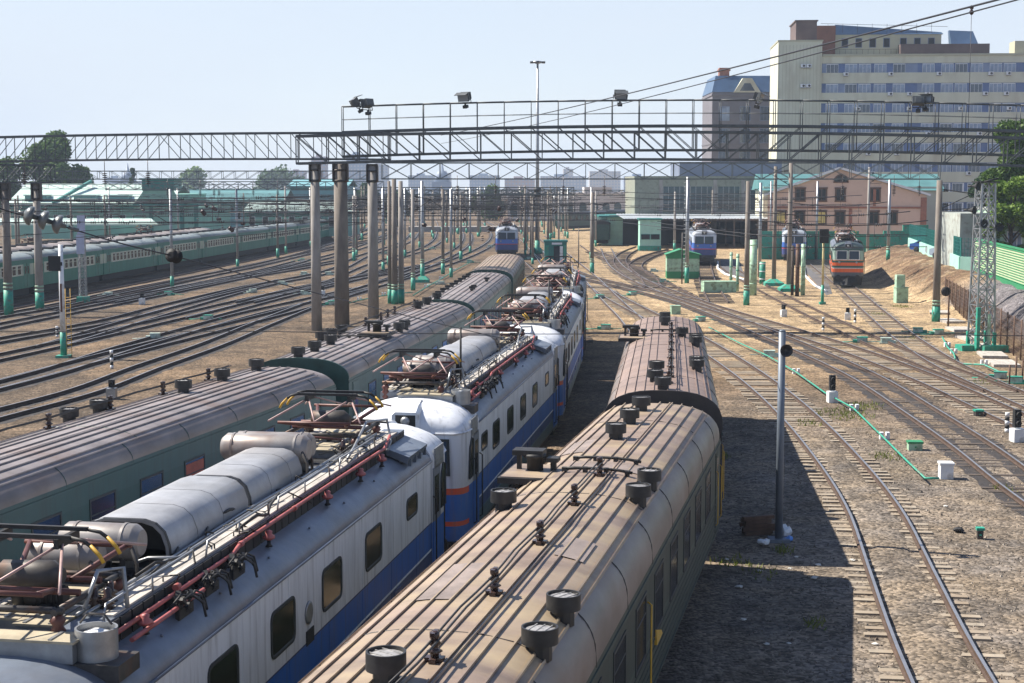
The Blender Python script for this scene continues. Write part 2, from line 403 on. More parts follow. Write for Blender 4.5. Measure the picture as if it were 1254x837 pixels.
def interp(T, x):
    if x <= T[0][0]: return T[0][1]
    for (a, p), (b, q) in zip(T, T[1:]):
        if x <= b: return p + (q - p) * (x - a) / (b - a)
    return T[-1][1]
FOOT = [(20, 24.0), (50, 25.5), (86, 28.6), (108, 32.2), (116, 33.4), (126, 33.2), (147, 34.6), (190, 38.5), (230, 62), (400, 120)]
WID = [(86, 3.4), (116, 3.6), (130, 5.0), (150, 6.5), (230, 8)]
def ground_h(x, y):
    f = interp(FOOT, y); wd = interp(WID, y)
    h = 2.25 * smooth(f, f + wd, x) * (1 if y < 500 else 0)
    if 30 < y < 220 and x > f - 1: h += 0.12 * sin(x * 1.9 + y * 0.7) * smooth(f - 1, f + 2, x)
    xe = -57.3 + 0.068 * y
    if x < xe + 14 and y < 600: h -= 0.9 * smooth(xe + 12, xe + 5.5, x) if False else 0.9 * (1 - smooth(xe + 5.0, xe + 12.0, x))
    return h

def axis(segs):
    out = []
    for a, b, st in segs:
        n = int((b - a) / st)
        out += [a + i * st for i in range(n)]
    return out + [segs[-1][1]]
xs = axis([(-2200, -400, 150), (-400, -80, 20), (-80, -30, 1.6), (-30, 18, 3.5), (18, 60, 0.8), (60, 120, 6), (120, 400, 28), (400, 2200, 150)])
ys = axis([(-40, 70, 5), (70, 200, 1.4), (200, 300, 8), (300, 900, 50), (900, 3600, 300)])
g = MB()
for y in ys:
    for x in xs: g.v.append((x, y, ground_h(x, y)))
nx = len(xs)
for j in range(len(ys) - 1):
    for i in range(nx - 1):
        a = j * nx + i
        g.face((a, a + 1, a + nx + 1, a + nx), 0, True)

gm = bpy.data.materials.new('railway_ballast_ground'); gm.use_nodes = True
t = gm.node_tree; L = t.links.new; pb = t.nodes['Principled BSDF']; pb.inputs['Roughness'].default_value = 0.95
class _TC: pass
pb.inputs['Specular IOR Level'].default_value = 0.15
geo_ = nn(t, 'ShaderNodeNewGeometry'); tc = _TC(); tc.outputs = {'Object': geo_.outputs['Position']}; sx = nn(t, 'ShaderNodeSeparateXYZ'); L(tc.outputs['Object'], sx.inputs[0])
def gnoise(scale, detail=5, rough=0.6, src=None):
    n = nn(t, 'ShaderNodeTexNoise'); n.inputs['Scale'].default_value = scale; n.inputs['Detail'].default_value = detail; n.inputs['Roughness'].default_value = rough
    L((src or tc).outputs['Object' if src is None else 0], n.inputs['Vector']); return n.outputs[0]
def grange(s, a, b, c=0.0, d=1.0):
    m = nn(t, 'ShaderNodeMapRange'); m.inputs[1].default_value = a; m.inputs[2].default_value = b; m.inputs[3].default_value = c; m.inputs[4].default_value = d
    L(s, m.inputs[0]); return m.outputs[0]
def gmix(f, a, b, blend='MIX'):
    m = nn(t, 'ShaderNodeMix', data_type='RGBA', blend_type=blend)
    for i, s in ((0, f), (6, a), (7, b)):
        if isinstance(s, (float, int)): m.inputs[i].default_value = s
        elif isinstance(s, tuple): m.inputs[i].default_value = (*s, 1)
        else: L(s, m.inputs[i])
    return m.outputs[2]
def gmath(op, a, b):
    m = nn(t, 'ShaderNodeMath', operation=op)
    for i, s in ((0, a), (1, b)):
        if isinstance(s, (float, int)): m.inputs[i].default_value = s
        else: L(s, m.inputs[i])
    return m.outputs[0]
vor = nn(t, 'ShaderNodeTexVoronoi'); vor.inputs['Scale'].default_value = 11.0; L(tc.outputs['Object'], vor.inputs['Vector'])
sand, ballast, grey, orange = (0.35, 0.255, 0.15), (0.10, 0.076, 0.055), (0.145, 0.128, 0.112), (0.155, 0.108, 0.068)
big = gnoise(0.07, 4); mid = gnoise(0.5, 6)
c = gmix(grange(big, 0.40, 0.60), ballast, orange)
# the sandy middle on the right, grey gravel near the camera on the right
far_r = gmath('MULTIPLY', grange(sx.outputs['X'], 2, 12), grange(sx.outputs['Y'], 74, 105))
c = gmix(gmath('MULTIPLY', far_r, grange(mid, 0.28, 0.5)), c, sand)
near_r = gmath('MULTIPLY', grange(sx.outputs['X'], 1, 6), grange(sx.outputs['Y'], 75, 55))
c = gmix(gmath('MULTIPLY', near_r, 0.85), c, gmix(grange(mid, 0.35, 0.65), grey, (0.195, 0.155, 0.112)))
# the gravel embankment is grey
bank = gmath('MULTIPLY', grange(sx.outputs['Z'], 0.25, 0.6), grange(sx.outputs['Y'], 128, 120))
c = gmix(bank, c, (0.125, 0.115, 0.12))
hill = gmath('MULTIPLY', grange(sx.outputs['Z'], 0.3, 1.2), grange(sx.outputs['Y'], 120, 132))
c = gmix(gmath('MULTIPLY', hill, grange(mid, 0.36, 0.5)), c, (0.13, 0.082, 0.05))
# stone to stone variation
c = gmix(0.75, c, gmix(1.0, c, gmix(vor.outputs['Distance'], (0.0, 0.0, 0.0), (1, 1, 1)), 'MULTIPLY'), 'MIX') if False else c
stone = nn(t, 'ShaderNodeSeparateColor'); L(vor.outputs['Color'], stone.inputs[0])
vv = nn(t, 'ShaderNodeVectorMath', operation='SCALE'); L(c, vv.inputs[0]); L(grange(stone.outputs[0], 0, 1, 0.42, 1.62), vv.inputs['Scale'])
c2 = vv.outputs[0]
vv = nn(t, 'ShaderNodeVectorMath', operation='SCALE'); L(c2, vv.inputs[0]); L(grange(gnoise(1.7, 8, 0.7), 0.3, 0.7, 0.65, 1.3), vv.inputs['Scale'])
c = vv.outputs[0]
vv = nn(t, 'ShaderNodeVectorMath', operation='SCALE'); L(c, vv.inputs[0]); L(grange(gnoise(0.28, 9, 0.72), 0.32, 0.68, 0.55, 1.38), vv.inputs['Scale'])
c = vv.outputs[0]
c = gmix(gmath('MULTIPLY', grange(gnoise(0.8, 8, 0.75), 0.58, 0.66), 0.55), c, (0.33, 0.27, 0.20))
# oily and weedy stains
c = gmix(gmath('MULTIPLY', grange(gnoise(0.33, 6, 0.7), 0.58, 0.70), 0.6), c, (0.07, 0.055, 0.045))
c = gmix(gmath('MULTIPLY', grange(gnoise(0.21, 7, 0.75), 0.645, 0.70), 0.55), c, (0.10, 0.12, 0.035))
L(c, pb.inputs['Base Color'])
bp = nn(t, 'ShaderNodeBump'); bp.inputs['Strength'].default_value = 0.7; bp.inputs['Distance'].default_value = 0.06
hsum = gmath('ADD', gmath('MULTIPLY', vor.outputs['Distance'], -0.8), gnoise(3.0, 8, 0.7))
L(hsum, bp.inputs['Height']); L(bp.outputs[0], pb.inputs['Normal'])
ground = g.build('ground', gm); tag(ground, kind='structure')

# ------------------------------------------------------------------ railway tracks
M['rail_side'] = mat('rusty_rail_side', (0.075, 0.048, 0.035), 0.7, 0.2, 0.35, 3)
M['rail_top'] = mat('polished_rail_head', (0.44, 0.43, 0.43), 0.36, 0.8, 0.15, 2)
M['rail_dull'] = mat('dull_rail_head', (0.16, 0.12, 0.10), 0.5, 0.5, 0.3, 2)
M['sleeper_c'] = mat('concrete_sleeper', (0.31, 0.265, 0.205), 0.9, 0, 0.3, 2, 0.1, 10, spot=(0.21, 0.16, 0.11), spot_at=0.55, spot_w=0.15, spot_scale=1.0)
M['sleeper_w'] = mat('wooden_sleeper', (0.075, 0.058, 0.046), 0.9, 0, 0.4, 2, 0.2, 10)
HALF = 0.79
M['oil'] = mat('oily_track_bed', (0.026, 0.022, 0.021), 0.85, 0, 0.4, 2, 0.4, 14, spot=(0.12, 0.085, 0.055), spot_at=0.66, spot_w=0.1, spot_scale=0.9)
M['dirt'] = mat('packed_track_dirt', (0.125, 0.092, 0.07), 0.95, 0, 0.4, 6, 0.8, 12, spot=(0.06, 0.048, 0.04), spot_at=0.56, spot_w=0.1, spot_scale=0.7)
def strip(path, off, hw, z, m, e, p0, jag=0.12, ya=0, yb=400, name='track_bed', seed=3):
    rr = random.Random(seed); b = MB(); rings = []
    s_ = 0.0
    while s_ < path.len:
        p, d = path.at(s_)
        if ya <= p.y <= yb:
            n = Vector((d.y, -d.x, 0)); c0 = p - p0 + n * off
            l, r = hw * (1 + rr.uniform(-jag, jag)), hw * (1 + rr.uniform(-jag, jag))
            rings.append([c0 - n * l + Vector((0, 0, 0.004)), c0 - n * l * 0.7 + Vector((0, 0, z)), c0 + Vector((0, 0, z + rr.uniform(-0.008, 0.008))), c0 + n * r * 0.7 + Vector((0, 0, z)), c0 + n * r + Vector((0, 0, 0.004))])
        s_ += 0.7
    if len(rings) > 1: b.loft(rings, 0); return b.build(name, m, e)
def track(P, kind='w', shiny=True, ymax=230.0, buried=0.0, step=1.5, dirt=None, dark_bed=False):
    path = P if isinstance(P, Path) else Path(P, step)
    e = bpy.data.objects.new('railway_track', None); COL.objects.link(e); tag(e, kind='structure')
    p0 = path.p[0]; e.location = (p0.x, p0.y, 0)
    top = M['rail_top'] if shiny else M['rail_dull']
    if dark_bed:
        for sgn in (-1, 1): strip(path, sgn * HALF, 0.47, 0.010 + 0.003 * sgn, M['oil'], e, p0, 0.25, 0, 320, 'oil_stain', 5 + sgn)  # dark brown strip with ragged edges along each rail
    if dirt:
        for ya, yb, hw, z in dirt: strip(path, 0.0, hw, z, gm, e, p0, 0.3, ya, yb, 'packed_dirt')
    for sgn in (-1, 1):
        b = MB(); rings = []
        for i, p in enumerate(path.p):
            a, c_ = path.p[max(i - 1, 0)], path.p[min(i + 1, len(path.p) - 1)]
            d = (c_ - a).normalized(); n = Vector((d.y, -d.x, 0))
            o = p + n * sgn * HALF - p0
            rings.append([o + n * dx + Vector((0, 0, z)) for dx, z in ((-0.075, 0.035), (-0.07, 0.06), (-0.02, 0.075), (-0.02, 0.14), (-0.037, 0.15), (-0.037, 0.185), (0.037, 0.185), (0.037, 0.15), (0.02, 0.14), (0.02, 0.075), (0.07, 0.06), (0.075, 0.035))])
        base = len(b.v); n_ = 12
        for r in rings: b.v += [tuple(q) for q in r]
        for i in range(len(rings) - 1):
            for k in range(n_ - 1):
                b.face((base + i * n_ + k, base + i * n_ + k + 1, base + (i + 1) * n_ + k + 1, base + (i + 1) * n_ + k), 1 if k == 5 else 0)
        b.face([base + k for k in range(n_)]); e_ = base + (len(rings) - 1) * n_; b.face([e_ + k for k in range(n_)][::-1])
        b.build('rail', [M['rail_side'], top], e)
    b = MB(); s = 0.2
    while s < path.len:
        p, d = path.at(s)
        if p.y < ymax and R.random() > 0.03:
            n = Vector((d.y, -d.x, 0)); hl = 1.35 + R.uniform(-0.05, 0.05); c0 = p - p0
            sh = R.uniform(-0.04, 0.04); dz = R.uniform(-0.045, 0.012) - buried
            a = c0 - n * (hl - sh); q = c0 + n * (hl + sh)
            b.beam(a + Vector((0, 0, -0.03 + dz)), q + Vector((0, 0, -0.03 + dz)), 0.24 if kind == 'w' else 0.22, 0.14)
        s += 0.58 + R.uniform(-0.03, 0.03)
    o = b.build('sleepers', M['sleeper_c' if kind == 'c' else 'sleeper_w'], e); o['kind'] = 'stuff'
    return path

def pix(*uv): return [G(u, v) for u, v in uv]
A_PATH = Path([(-8.5, -18), (-1.65, 14.8), (3.95, 40.3), (6.55, 65.9), (8.3, 90), (8.6, 110), (8.4, 130), (8.2, 160), (7.5, 200), (5.5, 300)], 0.8)
B_PATH = Path([(-10.5, -18), (-6.2, 16.2), (-2.85, 35.8), (0.25, 56.5), (1.9, 75), (3.15, 97), (4.3, 125), (4.6, 160), (4.0, 210), (0.0, 330), (-6, 420)], 0.8)
C_PATH = Path([(-19, -14), (-12.5, 21.6), (-6.75, 47.2), (-3.3, 73), (-1.55, 98.6), (-0.55, 124), (0, 160), (-0.3, 205), (-3, 330), (-8, 420)], 0.8)
track(A_PATH, 'w', buried=0.05); track(B_PATH, 'w', buried=0.05); track(C_PATH, 'w', buried=0.05)
# right side
T1 = track(pix((1340, 1080), (1228, 950), (1163, 837), (1102, 702), (1076, 640), (1012, 550), (954, 491), (892, 444), (838, 411), (790, 386), (752, 366), (728, 350)), 'c', True, dirt=((20, 62, 0.62, 0.058),))
T2 = track(pix((1560, 800), (1390, 690), (1256, 600), (1199, 556), (1127, 507), (1060, 465), (985, 430), (940, 411), (892, 391), (835, 370), (777, 355), (727, 343), (690, 330), (668, 318), (655, 306)), 'w', True, buried=0.02, dark_bed=True)
T3 = track(pix((1700, 720), (1480, 615), (1330, 553), (1241, 515), (1152, 474), (1061, 438), (980, 411), (900, 387), (850, 371), (800, 352), (775, 341), (758, 330), (748, 318), (742, 305)), 'c', True)
T4 = track(pix((1480, 598), (1390, 552), (1300, 513), (1225, 480), (1165, 452), (1120, 424), (1077, 389), (1038, 354.5), (1022, 342), (1000, 325)), 'c', True)
T5 = track(pix((1225, 482), (1135, 447), (1080, 425), (1026, 400), (955, 365), (925, 349), (905, 338), (890, 328)), 'w', False, buried=0.03)
T6 = track(pix((850, 371), (812, 350), (784, 336), (778, 326), (788, 318), (806, 311), (825, 306)), 'w', False)
T7 = track(pix((800, 354), (776, 340), (764, 330), (759, 320), (768, 310), (785, 303)), 'w', False)
T8 = track(pix((880, 372), (868, 350), (863, 330), (861, 312), (860, 302)), 'w', False)
T10 = track(pix((800, 352), (790, 338), (765, 326), (742, 316), (726, 308), (716, 301)), 'w', False)
track(pix((700, 420), (690, 392), (678, 372), (662, 352), (648, 336), (634, 322)), 'w', True)
# left side
LT = []
def ltrack(P, kind='w'): LT.append(track(P, kind, True, 190, buried=0.035, dark_bed=True)); return LT[-1]
ltrack([G(-420, 620), G(-200, 562), G(0, 510), G(90, 486), G(179, 453), G(250, 428), G(325, 397), G(400, 368), G(480, 345), G(552, 322), (-3.5, 265), (-4, 340), (-10, 460)])
ltrack([G(-330, 555), G(0, 474), G(134, 438), G(239, 411.5), G(300, 396), G(365, 379), G(440, 357), (-11, 180), (-8, 240), (-10, 340), (-16, 460)])
ltrack([G(-330, 510), G(0, 440), G(119.5, 413), G(209, 392), G(300, 370), G(390, 351), (-17, 190), (-13.5, 240), (-15.5, 340), (-22, 460)])
ltrack([G(-330, 480), G(0, 419), G(119.5, 398), G(209, 375.6), G(300, 354), G(390, 337), (-20.5, 215), (-18.5, 260), (-21, 340), (-28, 460)])
ltrack([G(60, 427), G(131, 405), G(215, 380), G(300, 356), G(350, 344)])
ltrack([G(-330, 470), G(0, 401), G(119.5, 377), G(209, 359), G(300, 340), (-26.5, 190), (-24, 240), (-25.5, 330), (-34, 460)])
ltrack([G(-60, 490), G(60, 459), G(150, 430), G(239, 404), G(300, 387), G(370, 371), G(440, 355)])
ltrack([G(240, 392), G(330, 368), G(420, 346), G(500, 327)])
ltrack([G(300, 372), G(380, 352), G(460, 338), G(520, 326)])
ltrack([G(180, 362), G(260, 347), G(340, 334), G(430, 318)])
ltrack([(-44, 85), (-39, 110), (-37, 122), (-36, 136), (-34.3, 155), (-31.6, 182), (-29.5, 240), (-31, 330), (-40, 460)])
ltrack([G(130, 372), G(240, 350), G(330, 331), (-27.2, 200)])
def emu_line(off): return [(-57.3 + 0.068 * y + off, y) for y in (60, 120, 180, 240, 300)] + [(-39.5 + off, 350), (-44 + off, 430)]
EMU_PATH = Path(emu_line(0), 2); EMU2_PATH = Path(emu_line(-5.8), 2)
LOWT = [track(EMU_PATH, 'w', False, 10), track(EMU2_PATH, 'w', False, 10), track(emu_line(-11.6), 'w', False, 10), track(emu_line(4.8), 'w', False, 120, dark_bed=True)]
for o in COL.objects:
    if o.name.startswith('railway_track') and o.location.x < -46 and o.location.y < 61: o.location.z = -0.9
LT.append(track(emu_line(13.0)[1:], 'w', False, 190, buried=0.035, dark_bed=True))
# ------------------------------------------------------------------ coaches
CACHE = {}
M['roof_patch'] = mat('newer_roof_sheet', (0.25, 0.20, 0.17), 0.5, 0.1, 0.3, 2, 0.3, 4)
def part(name, key, fn, mats, parent, loc=None, rz=0.0, sharp=None):
    """a part whose mesh is built once and shared by its repeats"""
    if key not in CACHE:
        b = MB(); fn(b); o = b.build(name, mats, parent, sharp=sharp); CACHE[key] = o.data
    else:
        o = bpy.data.objects.new(name, CACHE[key]); COL.objects.link(o); o.parent = parent
    if loc is not None: o.location = loc
    if rz: o.rotation_euler = (0, 0, rz)
    return o

HWID = 1.55
SHAPE = {'coach_teal': (3.72, 0.62, 1 / 2.1), 'coach_green': (3.33, 1.01, 1 / 2.9)}   # eave height, rise, shoulder roundness
EAVE, RISE, REXP = SHAPE['coach_teal']
def roof_z(x, k=1.0):
    q = min(1.0, abs(x) / HWID)
    return EAVE + RISE * k * (1 - q ** 2.7) ** REXP
CL = 25.0
def coach_roof(b, ribs):
    X = [-1.55, -1.545, -1.52, -1.47, -1.40, -1.30, -1.15, -0.9, -0.6, -0.3, 0, 0.3, 0.6, 0.9, 1.15, 1.30, 1.40, 1.47, 1.52, 1.545, 1.55]
    def ring(y, k=1.0, sx=1.0): return [(x * sx, y, roof_z(x, k) - 0.02) for x in X]
    ys_ = [-CL / 2, -CL / 2 + 0.1] + [-CL / 2 + 0.1 + i * (CL - 1.3) / 10 for i in range(1, 11)]
    rings = [ring(y) for y in ys_] + [ring(CL / 2 - 0.8, 0.98, 1), ring(CL / 2 - 0.4, 0.92, 0.997), ring(CL / 2 - 0.12, 0.82, 0.99), ring(CL / 2, 0.70, 0.98)]
    base = len(b.v); n = len(X)
    for r in rings: b.v += r
    for i in range(len(rings) - 1):
        for k in range(n - 1):
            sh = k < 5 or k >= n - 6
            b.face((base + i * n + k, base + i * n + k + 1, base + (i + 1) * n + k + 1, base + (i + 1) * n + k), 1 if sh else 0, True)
    b.face([base + k for k in range(n)], 2); e = base + (len(rings) - 1) * n; b.face([e + k for k in range(n)][::-1], 2)
    # near end rim
    b.loft([[(x * 1.012, y, roof_z(x) + 0.035) for x in X] for y in (-CL / 2 - 0.02, -CL / 2 + 0.07)], 2)
    b.loft([[(x * s_, -CL / 2 - 0.02, roof_z(x) + dz) for x in X] for s_, dz in ((1.012, 0.035), (0.97, -0.12))], 2)
    for x in ribs:                                   # standing seams
        wd = 0.016 if abs(x) < 1.27 else 0.01
        z = roof_z(x)
        sl = (roof_z(x + 0.05) - roof_z(x - 0.05)) / 0.1
        P = []
        for y in (-CL / 2 + 0.1, CL / 2 - 0.85):
            for dx, dz in ((-wd, -0.03), (-wd * 0.7, 0.022), (wd * 0.7, 0.022), (wd, -0.03)):
                P.append((x + dx, y, z + dz * 0.5 + sl * dx))
        q = len(b.v); b.v += P
        for k in range(3): b.face((q + k, q + k + 1, q + 4 + k + 1, q + 4 + k), 0)
        b.face((q, q + 1, q + 2, q + 3), 0); b.face((q + 7, q + 6, q + 5, q + 4), 0)
    for i in range(1, 9):                             # sheet joints over the shoulders
        y = -CL / 2 + i * CL / 8.6
        for sgn in (-1, 1):
            b.tube([(sgn * x, y, roof_z(x) - 0.016) for x in (1.28, 1.36, 1.43, 1.49, 1.53, 1.55)], 0.011, 4, 2, False)
        if i % 3 == 1:
            b.tube([(x, y + 0.8, roof_z(x) - 0.016) for x in (-1.25, -0.9, -0.5, 0, 0.5, 0.9, 1.25)], 0.01, 4, 2, False)

def coach_body(b):
    h = CL / 2 - 0.02
    for s_ in (-1, 1):
        x = s_ * HWID
        b.poly([(x, -h, 1.12), (x, h, 1.12), (x, h, EAVE + 0.03), (x, -h, EAVE + 0.03)][::s_])
        for z in (1.3, 1.45, 1.6, 1.75, 1.9):         # pressed swages along the lower side
            b.bx(x - 0.012, x + 0.012, -h + 0.7, h - 0.7, z, z + 0.03)
        b.bx(x - 0.02, x + 0.02, -h, h, EAVE - 0.12, EAVE - 0.06)
        b.bx(x - 0.02, x + 0.02, -h, h, 1.10, 1.16)
    b.bx(-1.5, 1.5, -h, h, 1.0, 1.14)
    b.poly([(-HWID, -h, 1.1), (HWID, -h, 1.1), (HWID, -h, EAVE + 0.02), (-HWID, -h, EAVE + 0.02)], 1)
    b.poly([(-HWID, h, 1.1), (HWID, h, 1.1), (HWID, h, EAVE + 0.02), (-HWID, h, EAVE + 0.02)][::-1], 1)

def gangway(b):
    for i in range(4):
        y = CL / 2 + 0.03 + i * 0.1
        b.bx(-0.62, 0.62, y, y + 0.06, 1.25, 3.55)
        b.bx(-0.56, 0.56, y + 0.06, y + 0.1, 1.3, 3.5)
def bogie(b):
    for s_ in (-1, 1):
        b.bx(s_ * 0.98, s_ * 1.14, -1.7, 1.7, 0.55, 0.8)
        for y in (-1.2, 1.2): b.bx(s_ * 0.96, s_ * 1.18, y - 0.2, y + 0.2, 0.45, 0.85)
        b.lathe((s_ * 1.06, 0, 0.5), [(0.16, 0), (0.16, 0.45)], 8)
    b.bx(-1.0, 1.0, -0.25, 0.25, 0.6, 0.98)
def wheelset(b):
    b.tube([(-0.9, 0, 0.66), (0.9, 0, 0.66)], 0.08, 8)
    for s_ in (-1, 1):
        b.lathe((s_ * 0.79, 0, 0.66), [(0.42, -0.07 * s_), (0.475, -0.06 * s_), (0.475, 0.06 * s_), (0.40, 0.07 * s_)] if s_ > 0 else [(0.40, -0.07), (0.475, -0.06), (0.475, 0.06), (0.42, 0.07)], 18, axis='X')
def window_mb(w_, h_, hump=0.0):
    def fn(b):
        # on the +X side, in the YZ plane, rim and recessed-looking pane
        r = 0.05
        b.bx(-0.01, 0.018, -w_ / 2 - r, w_ / 2 + r, -h_ / 2 - r, -h_ / 2)
        b.bx(-0.01, 0.018, -w_ / 2 - r, w_ / 2 + r, h_ / 2, h_ / 2 + r)
        b.bx(-0.01, 0.018, -w_ / 2 - r, -w_ / 2, -h_ / 2, h_ / 2)
        b.bx(-0.01, 0.018, w_ / 2, w_ / 2 + r, -h_ / 2, h_ / 2)
        b.poly([(0.006, -w_ / 2, -h_ / 2), (0.006, w_ / 2, -h_ / 2), (0.006, w_ / 2, h_ / 2), (0.006, -w_ / 2, h_ / 2)], 1)
        b.bx(-0.005, 0.012, -w_ / 2, w_ / 2, h_ * 0.18, h_ * 0.18 + 0.03)
    return fn
def round_window(w_, h_, r=0.12):
    def fn(b):
        def rr_(g_, x): 
            P = []
            for cx_, cz_, a0 in ((1, 1, 0), (-1, 1, 90), (-1, -1, 180), (1, -1, 270)):
                for k in range(5):
                    a = radians(a0 + k * 22.5); P.append((x, cx_ * (w_ / 2 - r) + (r + g_) * cos(a), cz_ * (h_ / 2 - r) + (r + g_) * sin(a)))
            return P
        b.loft([rr_(0.05, -0.01), rr_(0.05, 0.016), rr_(0.0, 0.016), rr_(-0.015, 0.004)], 0, sm=False, closed=True)
        b.poly(rr_(-0.015, 0.004), 1)
    return fn
def door_mb(b):
    b.bx(-0.01, 0.016, -0.42, 0.42, 1.2, EAVE - 0.14)
    b.bx(0.016, 0.022, -0.34, 0.34, 1.3, EAVE - 0.22)
    b.poly([(0.024, -0.22, 2.3), (0.024, 0.22, 2.3), (0.024, 0.22, 3.0), (0.024, -0.22, 3.0)], 1)
    b.tube([(0.03, -0.47, 1.4), (0.08, -0.47, 1.45), (0.08, -0.47, 2.7), (0.03, -0.47, 2.75)], 0.012, 5, 2)
    b.tube([(0.03, 0.47, 1.4), (0.08, 0.47, 1.45), (0.08, 0.47, 2.7), (0.03, 0.47, 2.75)], 0.012, 5, 2)
def vent_mb(b):
    b.lathe((0, 0, -0.1), [(0.15, 0), (0.15, 0.2)], 10)
    b.lathe((0, 0, 0.10), [(0.15, 0), (0.225, 0.012), (0.225, 0.215), (0.202, 0.215), (0.202, 0.15)], 20)
def vent_cap_mb(b):
    b.lathe((0, 0, 0.245), [(0.2, 0), (0.2, 0.03), (0.12, 0.045)], 16)
    for i in range(3): b.bx(-0.17, 0.17, -0.1 + i * 0.1 - 0.006, -0.1 + i * 0.1 + 0.006, 0.285, 0.297)
def insul_mb(b):
    b.box((0, 0, 0.0), (0.22, 0.12, 0.05)); b.box((0, 0, 0.0), (0.08, 0.26, 0.05))
    b.lathe((0, 0, 0), [(0.05, 0), (0.05, 0.06), (0.095, 0.09), (0.05, 0.12), (0.04, 0.15), (0.085, 0.18), (0.04, 0.22), (0.06, 0.25), (0.06, 0.31), (0.02, 0.33)], 10)
    b.box((0, 0, 0.3), (0.05, 0.2, 0.04))
def stove_mb(b):
    b.bx(-0.55, 0.55, -0.75, 0.75, -0.08, 0.03, 0)
    b.bx(-0.5, 0.5, -0.7, 0.7, 0.03, 0.05, 1)
    b.lathe((0, 0.1, 0.0), [(0.16, 0), (0.16, 0.28), (0.22, 0.3), (0.22, 0.36), (0.12, 0.38)], 10, 0)
    b.bx(-0.42, 0.18, -0.05, 0.34, 0.34, 0.44, 0)
    b.bx(0.24, 0.46, 0.0, 0.3, 0.22, 0.3, 0); b.bx(0.3, 0.4, 0.1, 0.22, 0.05, 0.23, 0)
    b.bx(-0.36, -0.28, 0.1, 0.2, 0.03, 0.35, 0)
def clamp_bar(b):
    b.tube([(x, 0, roof_z(x) + 0.06) for x in (-0.55, -0.3, 0, 0.3, 0.55, 0.8)], 0.03, 5)
    for x in (-0.5, -0.1, 0.3, 0.7): b.box((x, 0, roof_z(x) + 0.03), (0.08, 0.12, 0.1))

